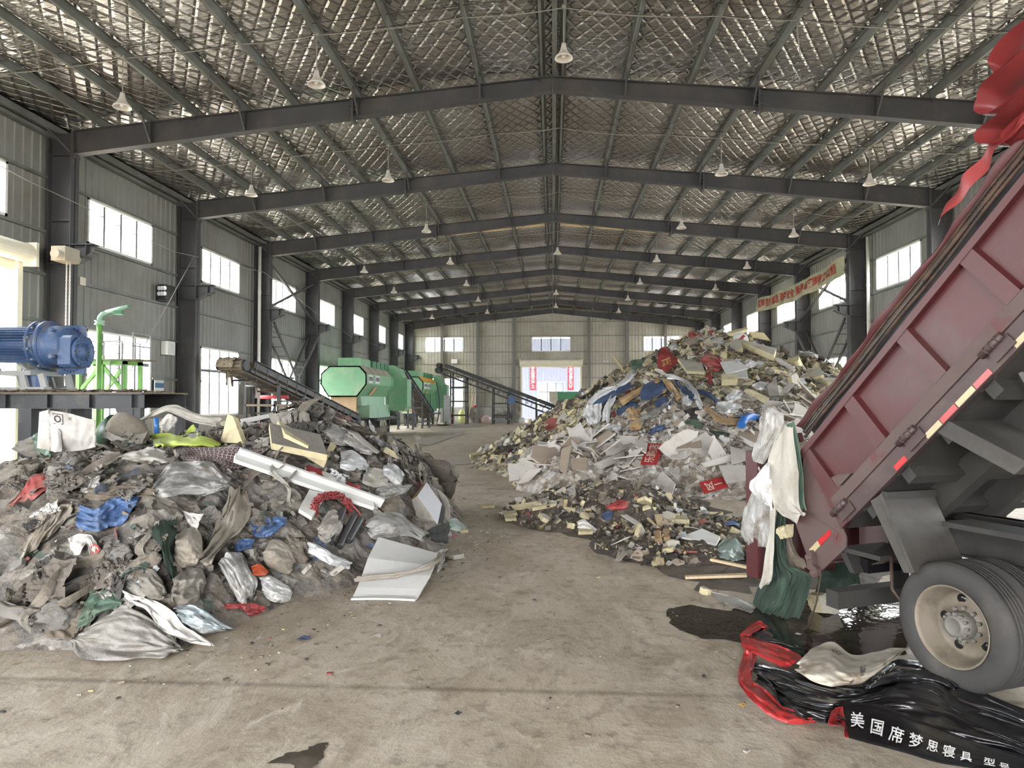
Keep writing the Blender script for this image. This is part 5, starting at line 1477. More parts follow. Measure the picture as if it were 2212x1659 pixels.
def waste_mat(name, palette, cell, bumpd, rough=.85):
    m = mat(name, (120, 110, 98), rough)
    nt = m.node_tree; N = nt.nodes; L = nt.links; b = N['Principled BSDF']
    geo = N.new('ShaderNodeNewGeometry')
    nz = N.new('ShaderNodeTexNoise'); nz.inputs['Scale'].default_value = 2.2; nz.inputs['Detail'].default_value = 4
    L.new(geo.outputs['Position'], nz.inputs[0])
    mx = N.new('ShaderNodeMix'); mx.data_type = 'RGBA'; mx.blend_type = 'LINEAR_LIGHT'; mx.inputs[0].default_value = .35
    L.new(geo.outputs['Position'], mx.inputs[6]); L.new(nz.outputs['Color'], mx.inputs[7])
    v = N.new('ShaderNodeTexVoronoi'); v.inputs['Scale'].default_value = 1 / cell
    L.new(mx.outputs[2], v.inputs['Vector'])
    sp = N.new('ShaderNodeSeparateColor'); L.new(v.outputs['Color'], sp.inputs[0])
    cr = N.new('ShaderNodeValToRGB'); cr.color_ramp.interpolation = 'CONSTANT'
    tot = sum(p[1] for p in palette); acc = 0; els = cr.color_ramp.elements
    for i, (c, wt) in enumerate(palette):
        e = els[i] if i < len(els) else els.new(min(acc / tot, 1))
        e.position = acc / tot; e.color = (*lin(c), 1); acc += wt
    L.new(sp.outputs[0], cr.inputs[0])
    n2 = N.new('ShaderNodeTexNoise'); n2.inputs['Scale'].default_value = 9; n2.inputs['Detail'].default_value = 8
    L.new(geo.outputs['Position'], n2.inputs[0])
    mr = N.new('ShaderNodeMapRange'); mr.inputs[1].default_value = .3; mr.inputs[2].default_value = .7; mr.inputs[3].default_value = .6; mr.inputs[4].default_value = 1.3
    L.new(n2.outputs[0], mr.inputs[0])
    cc = N.new('ShaderNodeCombineColor')
    for k in range(3): L.new(mr.outputs[0], cc.inputs[k])
    m2 = N.new('ShaderNodeMix'); m2.data_type = 'RGBA'; m2.blend_type = 'MULTIPLY'; m2.inputs[0].default_value = 1
    L.new(cr.outputs[0], m2.inputs[6]); L.new(cc.outputs[0], m2.inputs[7]); L.new(m2.outputs[2], b.inputs['Base Color'])
    bp = N.new('ShaderNodeBump'); bp.inputs['Distance'].default_value = bumpd; L.new(n2.outputs[0], bp.inputs['Height']); L.new(bp.outputs[0], b.inputs['Normal'])
    return m
PAL_L = [((132, 125, 115), 5), ((117, 112, 106), 5), ((102, 95, 87), 4), ((80, 75, 70), 3), ((149, 144, 136), 2), ((121, 112, 101), 4), ((86, 100, 91), .5), ((92, 102, 122), .4), ((130, 83, 80), .4)]
PAL_R = [((176, 166, 140), 4), ((146, 136, 118), 4), ((112, 100, 84), 3), ((196, 182, 136), 3), ((84, 76, 66), 2), ((190, 186, 178), 3), ((150, 66, 66), .4)]
waste_mat('waste_left', [(tuple(.88 * q for q in c), w_) for c, w_ in PAL_L], .22, .05)
waste_mat('waste_white', [((168, 160, 150), 5), ((150, 140, 128), 4), ((132, 120, 106), 2), ((178, 173, 166), 4), ((110, 100, 90), 1)], .2, .05)
waste_mat('waste_right', [(tuple(.86 * q for q in c), w_) for c, w_ in PAL_R], .18, .05)
mat('dark_mud', (100, 90, 79), .75, 0, .25, 4, (70, 63, 56), 1.2, .45, .6, bump=.02, bscale=18)

def heap(name, fn, x0, x1, y0, y1, st, mats, label, lift, matfn=None):
    xs, ys = np.arange(x0, x1, st), np.arange(y0, y1, st)
    X, Yg = np.meshgrid(xs, ys, indexing='ij')
    Z = fn(X, Yg)
    k = np.clip(Z / .25, 0, 1)
    wxx = X + .12 * fbm(X * 3, Yg * 3, 47, 2); wyy = Yg + .12 * fbm(X * 3, Yg * 3, 48, 2)
    Zd = Z + k * (.10 * (ridged(wxx * 4.2, wyy * 4.2, 41, 3) - .3) + .02 * fbm(X * 11, Yg * 11, 43, 2)) - .03
    on = (Z > .012)
    m = on[:-1, :-1] | on[1:, :-1] | on[:-1, 1:] | on[1:, 1:]
    mb = MB(); P = np.stack([X, Yg, Zd], -1)
    a, b = X.shape
    idx = np.argwhere(m)
    F = [(i * b + j, (i + 1) * b + j, (i + 1) * b + j + 1, i * b + j + 1) for i, j in idx]
    mb.add(P.reshape(-1, 3), F, 0, False)
    if matfn is not None:
        for q, (i, j) in enumerate(idx): mb.mi[q] = matfn(X[i, j], Yg[i, j])
    return mb.build(name, mats, kind='stuff', label=label, cat='waste heap')
heap('waste_heap', h_left, -10.4, -1.4, 5.3, 14.8, .05, [MATS['waste_left']], 'dusty grey-brown heap of matted rags and plastic waste left of the aisle', 0)
heap('waste_heap', h_right, -3.2, 13.3, 8.0, 41, .1, [MATS['waste_right'], MATS['dark_mud'], MATS['waste_white']], 'tall heap of broken foam, plasterboard and plastic waste right of the aisle', 0,
     lambda x, y: 1 if y < 15.2 and x < 5 else (2 if y < 21.6 and x > -.9 + .25 * math.sin(y * 3) else 0))

# --- cloth solver for crumpled sheets
def relax(P, rest, it, stiff=1.0):
    """one round of length corrections over a grid of points"""
    def pair(A, B, L_):
        d = B - A; l = np.linalg.norm(d, axis=-1, keepdims=True) + 1e-9
        c = d * (.5 * stiff * (l - L_) / l)
        A += c; B -= c
    for _ in range(it):
        for k in (0, 1):
            n = (P.shape[0] - k) // 2
            pair(P[k:k + 2 * n:2], P[k + 1:k + 2 * n:2], rest)
            n = (P.shape[1] - k) // 2
            pair(P[:, k:k + 2 * n:2], P[:, k + 1:k + 2 * n:2], rest)
        pair(P[0:-1:2, 0:-1], P[1::2, 1:][:P[0:-1:2].shape[0]], rest * 1.414)
        pair(P[1:-1:2, 0:-1], P[2::2, 1:][:P[1:-1:2].shape[0]], rest * 1.414)
        a, b = P[:-4:1], P[4::1]
        d = b - a; l = np.linalg.norm(d, axis=-1, keepdims=True) + 1e-9
        c = d * (.04 * np.minimum(l - rest * 2.2, 0) / l); a += c * .5; b -= c * .5
        a, b = P[:, :-4], P[:, 4:]
        d = b - a; l = np.linalg.norm(d, axis=-1, keepdims=True) + 1e-9
        c = d * (.04 * np.minimum(l - rest * 2.2, 0) / l); a += c * .5; b -= c * .5
def crumple(n, seed, squeeze=.6, steps=60, lump=.15):
    r = rng(seed); u = np.linspace(-.5, .5, n)
    U, V = np.meshgrid(u, u, indexing='ij')
    rest = 1.0 / (n - 1)
    P = np.stack([U * squeeze * r.uniform(.8, 1.2), V * squeeze * r.uniform(.9, 1.5), .12 + .16 * fbm(U * 3 + seed, V * 3, seed, 3) + .02 * r.rand(n, n)], -1)
    P[..., 0] += .12 * fbm(U * 3, V * 3 + 9, seed + 5, 2); P[..., 1] += .12 * fbm(U * 3 + 4, V * 3, seed + 6, 2)
    vel = np.zeros_like(P)
    def flo(x, y): return lump * (.5 + fbm(x * 2.2 + seed, y * 2.2, seed + 8, 2))
    for s in range(steps):
        old = P.copy()
        P = P + vel * .9; P[..., 2] -= .0022
        relax(P, rest, 5)
        f = flo(P[..., 0], P[..., 1])
        hit = P[..., 2] < f
        P[..., 2] = np.where(hit, f, P[..., 2])
        vel = P - old
        vel[hit] *= .3
        vel = np.clip(vel, -.02, .02)
    P[..., 2] -= P[..., 2].min() + .02
    P[..., :2] -= P[..., :2].mean((0, 1))
    return P
def rag_mesh(name, seed, m, n=30, squeeze=.6, ragged=.12, **k):
    P = crumple(n, seed, squeeze, **k); mb = MB()
    u = np.linspace(-1, 1, n - 1); U, V = np.meshgrid(u, u, indexing='ij')
    edge = np.maximum(abs(U), abs(V)) + ragged * fbm(U * 3, V * 3 + seed, seed + 77, 3) * 2
    mb.grid(P, 0, True, edge < .97)
    return mb.mesh(name, m)

ALB[0] = .90
mat('rag', (140, 128, 112), .9, 0, .16, 4, (98, 92, 84), 2.2, .52, .68, palette=[((137, 130, 119), 5), ((122, 118, 112), 5), ((106, 98, 89), 4), ((72, 69, 66), 2), ((157, 152, 144), 3), ((124, 115, 103), 4), ((88, 100, 93), .5), ((116, 89, 85), .12), ((98, 106, 119), .35)], bump=.03, bscale=7)
mat('film', (204, 202, 196), .24, 0, .12, 4, (150, 142, 130), 2.5, .5, .7, palette=[((206, 204, 198), 4), ((178, 174, 168), 3), ((222, 221, 218), 3), ((156, 150, 142), 2), ((186, 196, 198), 1)], spec=.7, bump=.03, bscale=9)
mat('white_film', (212, 212, 212), .25, 0, .06, 4, (186, 182, 176), 2.5, .5, .7, spec=.6, bump=.03, bscale=9)
ALB[0] = .86
mat('foam_yellow', (204, 192, 154), .85, 0, .12, 6, (158, 144, 116), 2.6, .52, .68, random_obj=.14, bump=.006, bscale=30)
mat('foam_skin', (176, 170, 156), .8, 0, .12, 4, (132, 124, 112), 2.0, .5, .7, random_obj=.15)
mat('plaster_white', (202, 196, 188), .8, 0, .08, 3, (172, 160, 146), 1.8, .52, .72, random_obj=.10)
mat('plaster_paper', (164, 148, 130), .85, 0, .1, 3, random_obj=.12)
mat('wood_pale', (206, 184, 148), .7, 0, .12, 4, stretch=(8, 1, 8))
mat('scraps_left', (130, 120, 106), .85, 0, .1, 8, palette=PAL_L + [((180, 174, 164), .8)], island=True)
mat('scraps_right', (150, 140, 120), .85, 0, .1, 8, palette=PAL_R + [((206, 204, 198), 2), ((200, 182, 128), 2), ((70, 62, 54), 1)], island=True)
mat('scraps_white', (190, 182, 172), .85, 0, .1, 8, palette=[((204, 199, 191), 4), ((178, 168, 156), 4), ((150, 136, 120), 2), ((120, 108, 96), 1), ((214, 212, 208), 2)], island=True)
mat('scraps_dark', (96, 86, 74), .8, 0, .15, 8, palette=[((92, 83, 73), 5), ((116, 105, 92), 4), ((142, 130, 112), 3), ((176, 160, 118), 2), ((160, 152, 142), 1.5), ((58, 52, 46), 3), ((120, 62, 54), .3)], island=True)

RAGS = [rag_mesh('rag_shape', 100 + i, MATS['rag'], 26, .5 + .05 * (i % 4), lump=.14 + .05 * (i % 3), ragged=.05) for i in range(12)]
FILMS = [rag_mesh('film_shape', 200 + i, MATS['film'], 30, .42 + .05 * (i % 3), .08, lump=.22) for i in range(6)]
WFILMS = [rag_mesh('film_shape', 220 + i, MATS['white_film'], 30, .42 + .05 * (i % 3), .08, lump=.2) for i in range(4)]

def sack_mesh(name, seed, m):
    r = rng(seed); nu, nv = 28, 18; P = np.zeros((nu + 1, nv, 3))
    el = r.uniform(1.1, 1.6); sq = r.uniform(.55, .8)
    for j in range(nv):
        th = math.pi * (j + .5) / nv
        for i in range(nu + 1):
            ph = 2 * math.pi * (i % nu) / nu
            d = np.array([math.sin(th) * math.cos(ph), math.sin(th) * math.sin(ph), math.cos(th)])
            q = ridged(np.array([d[0] * 2 + d[2] * 1.3 + seed]), np.array([d[1] * 2.4 + d[2]]), seed, 4)[0]
            q2 = ridged(np.array([d[0] * 6 + seed]), np.array([d[1] * 6 + d[2] * 5]), seed + 3, 3)[0]
            P[i, j] = d * (.40 + .2 * (q - .4) + .05 * q2) * np.array([el, 1, sq])
    mb = MB(); mb.grid(P); return mb.mesh(name, m)
SACKS = [sack_mesh('sack_shape', 400 + i, MATS['rag']) for i in range(6)]

def slab_mesh(name, seed, th, m, el=1.0, k=6, jag=.22, two=True):
    r = rng(seed); a = np.sort(r.uniform(0, 2 * np.pi, k)) * .5 + np.linspace(0, 2 * np.pi, k, endpoint=False) * .5
    rad = r.uniform(1 - jag * 2, 1, k) * .5
    pts = []
    for i in range(k):
        p = np.array([rad[i] * math.cos(a[i]) * el, rad[i] * math.sin(a[i])]); q = np.array([rad[(i + 1) % k] * math.cos(a[(i + 1) % k]) * el, rad[(i + 1) % k] * math.sin(a[(i + 1) % k])])
        for t in (0, .3, .6): pts.append(p + (q - p) * t + r.uniform(-.018, .018, 2))
    mb = MB(); mb.prism(pts, lambda x, y, d: (x, y, d + .02 * x * math.sin(seed)), -th / 2, th / 2)
    mb.v[0][:, :] += r.uniform(-th * .06, th * .06, mb.v[0].shape)
    if two: mb.mi[0] = 1; mb.mi[1] = 1 if seed % 3 else 0
    return mb.mesh(name, m)
FOAMS = [slab_mesh('foam_shape', 300 + i, .22 + .06 * (i % 3), [MATS['foam_yellow'], MATS['foam_skin' if i % 2 else 'foam_yellow']], 1.0 + .25 * (i % 4), 4 + i % 3) for i in range(10)]
SHARDS = [slab_mesh('shard_shape', 340 + i, .03, [MATS['plaster_white'], MATS['plaster_paper' if i % 4 == 0 else 'plaster_white']], 1.1 + .25 * (i % 3), 4 + i % 3, .28) for i in range(10)]

SCATTERED = []
def scatter(name, meshes, n, pts_fn, size, label, cat, group, seed, tilt=.5, sink=.0, zs=1.0):
    r = rng(seed); xy = pts_fn(r, n)
    z, nn = hn(xy[:, 0], xy[:, 1])
    for i in range(len(xy)):
        me = meshes[r.randint(len(meshes))]
        o = bpy.data.objects.new(name, me); COL.objects.link(o)
        nv = Vector(nn[i]) + Vector(r.uniform(-tilt, tilt, 3)) * (1 if tilt < 1 else 1); nv.normalize()
        q = nv.to_track_quat('Z', 'Y').to_matrix() @ Matrix.Rotation(r.uniform(0, 6.283), 3, 'Z')
        s = r.uniform(*size)
        o.matrix_world = Matrix.Translation(Vector((xy[i, 0], xy[i, 1], z[i])) + Vector(nn[i]) * sink * s) @ q.to_4x4() @ Matrix.Diagonal((s, s, s * zs * r.uniform(.8, 1.2), 1))
        o['label'] = label; o['category'] = cat; o['group'] = group
        SCATTERED.append((o, xy[i], z[i]))

def in_region(fn, box, minh=.15, pred=None):
    def f(r, n):
        out = []
        while len(out) < n:
            x = r.uniform(box[0], box[1], 400); y = r.uniform(box[2], box[3], 400)
            k = fn(x, y) > minh
            if pred is not None: k &= pred(x, y)
            # only faces that look toward the hall entrance or up
            for a in np.stack([x, y], 1)[k]: out.append(a)
        return np.array(out[:n])
    return f

LREG = in_region(h_left, (-9.2, -1.5, 5.5, 13.2), .12, lambda x, y: (x > -y * .80) & ~((x < -8.3) & (y > 13.6)))
LREGN = in_region(h_left, (-7.5, -1.8, 5.6, 10.2), .12, lambda x, y: x > -y * .80)
scatter('crumpled_rag', RAGS, 230, LREG, (.6, 1.35), 'dusty crumpled rag lying in the waste heap left of the aisle', 'rag', 'rags of the left heap', 1, .5, .02)
scatter('crumpled_rag', RAGS, 220, LREGN, (.35, .85), 'dusty crumpled rag lying in the waste heap left of the aisle', 'rag', 'rags of the left heap', 2, .6, .04)
scatter('stuffed_sack', SACKS, 70, LREGN, (.3, .62), 'dusty bulging sack in the waste heap left of the aisle', 'sack', 'sacks of the left heap', 5, .5, .05)
def ribbon_mesh(name, seed, m):
    r = rng(seed); n = 22; P = np.zeros((n, 5, 3)); t = np.linspace(0, 1, n); ph = r.uniform(0, 6, 4); wd = r.uniform(.05, .12)
    for i in range(n):
        x = (t[i] - .5) * 1.4; y = .16 * math.sin(t[i] * 6 + ph[0]) + .05 * math.sin(t[i] * 15 + ph[1]); z = .07 + .06 * math.sin(t[i] * 9 + ph[2])
        tw = 1.2 * math.sin(t[i] * 5 + ph[3])
        for j in range(5):
            q = (j - 2) / 2 * wd * (.6 + .4 * math.sin(math.pi * t[i]))
            P[i, j] = (x, y + q * math.cos(tw), z + q * math.sin(tw) + .015 * math.sin(j * 2.4 + i * .7))
    return MB().grid(P).mesh(name, m)
RIBBONS = [ribbon_mesh('ribbon_shape', 500 + i, MATS['rag']) for i in range(8)]
scatter('cloth_strip', RIBBONS, 130, LREG, (.5, 1.0), 'narrow dusty cloth strip trailing over the left heap', 'cloth strip', 'cloth strips of the left heap', 6, .5, .05)
scatter('cloth_strip', RIBBONS, 110, LREGN, (.35, .8), 'narrow dusty cloth strip trailing over the left heap', 'cloth strip', 'cloth strips of the left heap', 7, .5, .07)
scatter('plastic_film', FILMS, 46, LREG, (.3, .65), 'crumpled piece of plastic film in the waste heap left of the aisle', 'plastic film', 'plastic films of the left heap', 3, .5, .03)
scatter('pale_bag', WFILMS, 26, in_region(h_left, (-3.9, -1.6, 8.6, 13.2), .25), (.35, .7), 'pale crumpled plastic bag on the right flank of the left heap', 'bag', 'pale bags of the left heap', 8, .5, .06)
scatter('foam_chunk', FOAMS, 26, in_region(h_left, (-5.6, -2.4, 9.8, 13.4), .8), (.18, .42), 'broken yellow foam chunk on the crest of the left heap', 'foam', 'foam chunks of the left heap', 4, .9, .2)

RMAIN = in_region(h_right, (-2.6, 12.5, 19, 33), .25, lambda x, y: ((y > 22.5) | (x < 0)) & (x < y * .47))
RFOAM = in_region(h_right, (-3.0, 3.0, 19, 33), .12, lambda x, y: x < 1.2 + (y - 22) * .1)
RTOP = in_region(h_right, (3.0, 12.3, 22.5, 32), 1.8, lambda x, y: x < y * .46)
RWHITE = in_region(h_right, (-.9, 8.2, 14.8, 21.2), .1, lambda x, y: (x < y * .40) & ~((x > .0) & (x < 3.2) & (y < 15.3)))
RFRONT = in_region(h_right, (-1.3, 4.6, 9.0, 15.2), .03)
scatter('foam_chunk', FOAMS, 140, RFOAM, (.22, .55), 'broken yellow foam chunk on the left flank of the tall right heap', 'foam', 'foam chunks of the right heap', 11, .9, .12)
scatter('foam_chunk', FOAMS, 110, RTOP, (.3, .8), 'broken foam panel piece on the upper slope of the tall right heap', 'foam', 'foam pieces of the upper right heap', 12, .8, .12)
scatter('plasterboard_shard', SHARDS, 190, RWHITE, (.5, 1.5), 'broken pale plasterboard shard at the foot of the tall right heap', 'plasterboard', 'plasterboard shards', 13, .55, .04)
scatter('plasterboard_shard', SHARDS, 60, RTOP, (.4, 1.0), 'broken pale board on the upper slope of the tall right heap', 'board', 'boards of the upper right heap', 14, .6, .05)
scatter('cloth_scrap', RAGS, 90, RMAIN, (.5, 1.3), 'crumpled cloth scrap on the tall right heap', 'rag', 'rags of the right heap', 15, .5, .02)
scatter('plastic_film', FILMS + WFILMS, 130, RMAIN, (.35, .95), 'crumpled plastic film on the tall right heap', 'plastic film', 'plastic films of the right heap', 16, .5, .03)
scatter('foam_chunk', FOAMS, 75, RFRONT, (.1, .32), 'yellow foam fragment in the low dark debris before the right heap', 'foam', 'foam fragments of the low debris', 17, .9, .1)
scatter('mud_scrap', RAGS, 60, RFRONT, (.18, .5), 'dirty crumpled scrap in the low dark debris before the right heap', 'scrap', 'scraps of the low debris', 18, .6, .02)
scatter('plastic_film', WFILMS + FILMS, 30, RFRONT, (.15, .4), 'pale plastic scrap in the low dark debris before the right heap', 'plastic film', 'plastic scraps of the low debris', 19, .6, .03)
scatter('plasterboard_shard', SHARDS, 46, RFRONT, (.15, .45), 'broken board piece in the low dark debris before the right heap', 'board', 'board pieces of the low debris', 20, .6, .03)


# ---------------------------------------------------------------- recognisable pieces in and on the heaps
def _bvh():
    V = []; F = []; n = 0
    for o in SC.objects:
        if o.name.startswith('waste_heap'):
            for v in o.data.vertices: V.append(v.co[:])
            for p in o.data.polygons: F.append([i + n for i in p.vertices])
            n = len(V)
    V += [(-40, -20, 0), (40, -20, 0), (40, 90, 0), (-40, 90, 0)]; F.append([n, n + 1, n + 2, n + 3])
    return BVHTree.FromPolygons(V, F)
HEAPB = _bvh()
def pick_t(px, py):
    d = Vector(ray(px, py)); L_ = d.length
    h = HEAPB.ray_cast(Vector(EYE), d / L_)
    t = h[3] / L_ if h[0] is not None else 60.0
    y = t * d[1]
    if px > 1100 and y > 34: return 28.5 / d[1]      # just over the crest of a heap: stay on the crest
    if px < 1000 and y > 16.5: return 11.6 / d[1]
    return t
def pick(px, py):
    return EYE + ray(px, py) * pick_t(px, py)
CLEAR = []
GRID = {}
def rows_grid(rows, nu, nv):
    """rows: cross sections (ax, ay, bx, by) in the photograph; returns smooth grid of image points"""
    R = np.array(rows, float); k = len(R)
    t = np.linspace(0, k - 1, nu); out = np.zeros((nu, 4))
    for c in range(4):
        y = R[:, c]
        for i, x in enumerate(t):
            j = min(int(x), k - 2); f = x - j
            p0, p1, p2, p3 = y[max(j - 1, 0)], y[j], y[j + 1], y[min(j + 2, k - 1)]
            out[i, c] = .5 * (2 * p1 + (p2 - p0) * f + (2 * p0 - 5 * p1 + 4 * p2 - p3) * f * f + (3 * p1 - p0 - 3 * p2 + p3) * f ** 3)
    v = np.linspace(0, 1, nv)[None, :]
    return out[:, 0:1] * (1 - v) + out[:, 2:3] * v, out[:, 1:2] * (1 - v) + out[:, 3:4] * v
def blur(a, n):
    for _ in range(n):
        b = np.pad(a, 1, mode='edge')
        a = (b[:-2, 1:-1] + b[2:, 1:-1] + b[1:-1, :-2] + b[1:-1, 2:] + 2 * a) / 6
    return a
def sheet(name, rows, m, label, cat, n=(30, 20), amp=.06, fr=(2, 3), lift=.05, rag=.0, dep=None, seed=1, belly=0.0, group=None, fine=.6, thick=0.0, back=None, smooth=6, parent=None, wob=.07):
    """a draped sheet lying on the heap or floor (or, with dep, hanging on the surface dep(px, py))"""
    nu, nv = n
    PX, PY = rows_grid(rows, nu, nv)
    if thick == 0 and wob:
        ue = np.linspace(0, 1, nu)[:, None] + 0 * PX; ve = np.linspace(0, 1, nv)[None, :] + 0 * PX
        sx_ = PX.max() - PX.min(); sy_ = PY.max() - PY.min()
        PX = PX + wob * sx_ * fbm(ue * 4 + seed, ve * 4, seed + 51, 3); PY = PY + wob * sy_ * fbm(ue * 4, ve * 4 + seed, seed + 52, 3)
    if dep is None and parent is None or name in ('wrapping', 'top_board', 'bulk_bag', 'paper_roll'): CLEAR.append([(r[0], r[1]) for r in rows] + [(r[2], r[3]) for r in rows[::-1]])
    if dep is None:
        T = np.array([[pick_t(PX[i, j], PY[i, j]) for j in range(nv)] for i in range(nu)])
        T = np.minimum(T, np.median(T) * 1.15)
        b = np.pad(T, 1, mode='edge'); T0 = np.minimum.reduce([b[1:-1, 1:-1], b[:-2, 1:-1], b[2:, 1:-1], b[1:-1, :-2], b[1:-1, 2:]])
        T = np.minimum(blur(T0, smooth), T0 + .06)
    else:
        T = np.array([[dep(PX[i, j], PY[i, j]) for j in range(nv)] for i in range(nu)])
    u = np.linspace(0, 1, nu)[:, None] + 0 * PX; v = np.linspace(0, 1, nv)[None, :] + 0 * PX
    f = ridged(u * fr[0] + .35 * fbm(u * 2, v * 2, seed + 3, 2) + seed * 1.7, v * fr[1] + .3 * fbm(u * 3, v * 3, seed + 9, 2) + seed * .9, seed, 3)
    f = f + fine * .5 * fbm(u * fr[0] * 4, v * fr[1] * 4, seed + 21, 2) + fine * .5 * (ridged(u * fr[0] * 2.3 + v * 2, v * fr[1] * 2.3 - u * 2, seed + 31, 2) - .4)
    off = lift + amp * (f - .1) + belly * np.sin(np.pi * u) * np.sin(np.pi * v)
    P = np.zeros((nu, nv, 3))
    for i in range(nu):
        for j in range(nv):
            r_ = ray(PX[i, j], PY[i, j]); rl = np.linalg.norm(r_)
            P[i, j] = EYE + r_ * (T[i, j] - off[i, j] / rl)
            P[i, j, 2] = max(P[i, j, 2], .006 + .01 * v[i, j])
    mask = None
    if rag:
        uc = (u[:-1, :-1] + u[1:, 1:]) / 2 * 2 - 1; vc = (v[:-1, :-1] + v[1:, 1:]) / 2 * 2 - 1
        mask = np.maximum(abs(uc), abs(vc)) + rag * 2 * (fbm(uc * 4 + seed, vc * 4, seed + 5, 3) - .1) < .985
    mb = MB(); mb.grid(P, 0, True, mask)
    mats = [MATS[m]]
    if thick:
        nn_ = np.cross(np.gradient(P, axis=0), np.gradient(P, axis=1)); nn_ /= np.linalg.norm(nn_, axis=-1, keepdims=True) + 1e-9
        if (nn_.mean((0, 1)) @ (EYE - P.mean((0, 1)))) < 0: nn_ = -nn_
        Q = P - nn_ * thick
        mb.grid(Q, 1 if back else 0, True, mask)
        for E in ((P[0], Q[0]), (P[-1], Q[-1]), (P[:, 0], Q[:, 0]), (P[:, -1], Q[:, -1])):
            mb.grid(np.stack(E, 0), 1 if back else 0, False)
        mats.append(MATS[back or m])
    o = mb.build(name, mats, parent, None if parent else tuple(P[nu // 2, nv // 2]), label=label, cat=cat, group=group)
    GRID[o.name] = P
    o_ = o
    return o, P
def decal(P, verts, faces, uc, vc, su, sv, m, name, parent, rot=0.0, flip=1, eps=.008):
    """lettering laid over a sheet grid; su, sv: size of one letter unit in u and v"""
    a, b = P.shape[:2]; c, s = math.cos(rot), math.sin(rot)
    x = verts[:, 0] * c - verts[:, 1] * s; y = verts[:, 0] * s + verts[:, 1] * c
    U = np.clip(uc + x * su, 0, 1) * (a - 1); V = np.clip(vc - y * sv * flip, 0, 1) * (b - 1)
    i = np.minimum(U.astype(int), a - 2); j = np.minimum(V.astype(int), b - 2); fu = (U - i)[:, None]; fv = (V - j)[:, None]
    Q = P[i, j] * (1 - fu) * (1 - fv) + P[i + 1, j] * fu * (1 - fv) + P[i, j + 1] * (1 - fu) * fv + P[i + 1, j + 1] * fu * fv
    d = EYE - Q; d /= np.linalg.norm(d, axis=1)[:, None]
    return MB().add(Q + d * eps, faces).build(name, m, parent)
def board(name, corners, th, m, label, cat, back=None, lift=.03, ys=None, edge=None, mesh_only=False, group=None):
    """a rigid board through four image corners, each resting on the heap (or at depth ys)"""
    CLEAR.append(list(corners))
    ts = [pick_t(*c) for c in corners]; tm = min(ts) * 1.06
    C = [EYE + ray(*c) * min(ts[i], tm) if ys is None else at_y(*c, ys[i]) for i, c in enumerate(corners)]
    C = [np.array(c) for c in C]
    nrm = np.cross(C[1] - C[0], C[3] - C[0]); nrm /= np.linalg.norm(nrm)
    if nrm @ (EYE - C[0]) < 0: nrm = -nrm
    # flatten the fourth corner into the plane of the others, keep it on its line of sight
    r_ = ray(*corners[2]); t = ((C[0] - EYE) @ nrm) / (r_ @ nrm)
    if t > 0: C[2] = EYE + r_ * t
    C = [c + nrm * lift for c in C]
    for c in C: c[2] = max(c[2], .01)
    mb = MB(); mb.hexa([c - nrm * th for c in C] + C)
    mb.mi[0] = 1; mb.mi[2] = mb.mi[3] = mb.mi[4] = mb.mi[5] = 2
    o = mb.build(name, [MATS[m], MATS[back or m], MATS[edge or m]], None, tuple(sum(C) / 4), label=label, cat=cat, group=group)
    return o, C, nrm

def zz(x0, y0, s):
    return lambda *rows: [tuple(v for k in range(0, len(r), 2) for v in (x0 + r[k] / s, y0 + r[k + 1] / s)) for r in rows]
ZL = zz(0, 850, 2.765)      # left heap crop
ZM = zz(500, 850, 2.9625)   # middle crop
ZR = zz(1240, 690, 3.95)    # right crest crop
ZD = zz(1040, 960, 3.6867)  # low debris crop
ZG = zz(1560, 1300, 3.393)  # tarpaulin crop

ALB[0] = .86
mat('cloth_beige', (160, 151, 138), .9, 0, .12, 4, (134, 122, 104), 2.0, .5, .68, bump=.025, bscale=8)
mat('cloth_grey', (132, 127, 118), .85, 0, .12, 4, (108, 100, 90), 2.0, .5, .68, bump=.025, bscale=8)
mat('cloth_brown', (124, 113, 99), .9, 0, .15, 4, (98, 86, 72), 2.0, .5, .68, bump=.025, bscale=8)
mat('cloth_pale', (186, 181, 170), .85, 0, .1, 4, (150, 142, 128), 1.6, .52, .7, bump=.015, bscale=7)
mat('sheet_grey', (146, 142, 135), .5, 0, .12, 3, (118, 110, 100), 2.2, .5, .68, bump=.03, bscale=7)
mat('blue_weave', (74, 102, 146), .5, 0, .15, 5, (100, 110, 128), 2.2, .55, .7, bump=.025, bscale=8)
mat('navy_carpet', (50, 66, 96), .9, 0, .15, 6, (66, 78, 104), 2.0, .55, .7)
mat('tan_backing', (172, 142, 100), .9, 0, .1, 5, (140, 116, 84), 2.0, .5, .7)
mat('red_plastic', (160, 62, 62), .5, 0, .12, 4, (140, 74, 68), 2.0, .55, .7)
mat('red_faded', (164, 74, 70), .75, 0, .15, 4, (140, 108, 94), 2.2, .5, .66)
mat('green_mesh', (82, 104, 88), .85, 0, .15, 5, (98, 108, 90), 2.4, .52, .7)
mat('green_plastic', (68, 100, 78), .45, 0, .12, 4, (120, 124, 104), 2.4, .56, .7)
mat('lime_foam', (190, 208, 96), .75, 0, .1, 4, (168, 160, 104), 2.5, .55, .7)
mat('white_foam', (222, 221, 216), .6, 0, .06, 3, (196, 186, 172), 1.5, .56, .74)
mat('clear_film', (208, 207, 203), .16, 0, .1, 4, (146, 140, 130), 3.6, .46, .64, spec=.8, alpha=.68, bump=.03, bscale=9)
mat('silver_film', (208, 206, 202), .18, .2, .12, 5, (160, 154, 144), 2.4, .5, .7, bump=.03, bscale=9)
mat('orange_plastic', (214, 92, 52), .5)
mat('carton_white', (206, 206, 210), .6, 0, .05, 3)
mat('carton_brown', (166, 136, 100), .8, 0, .08, 4)
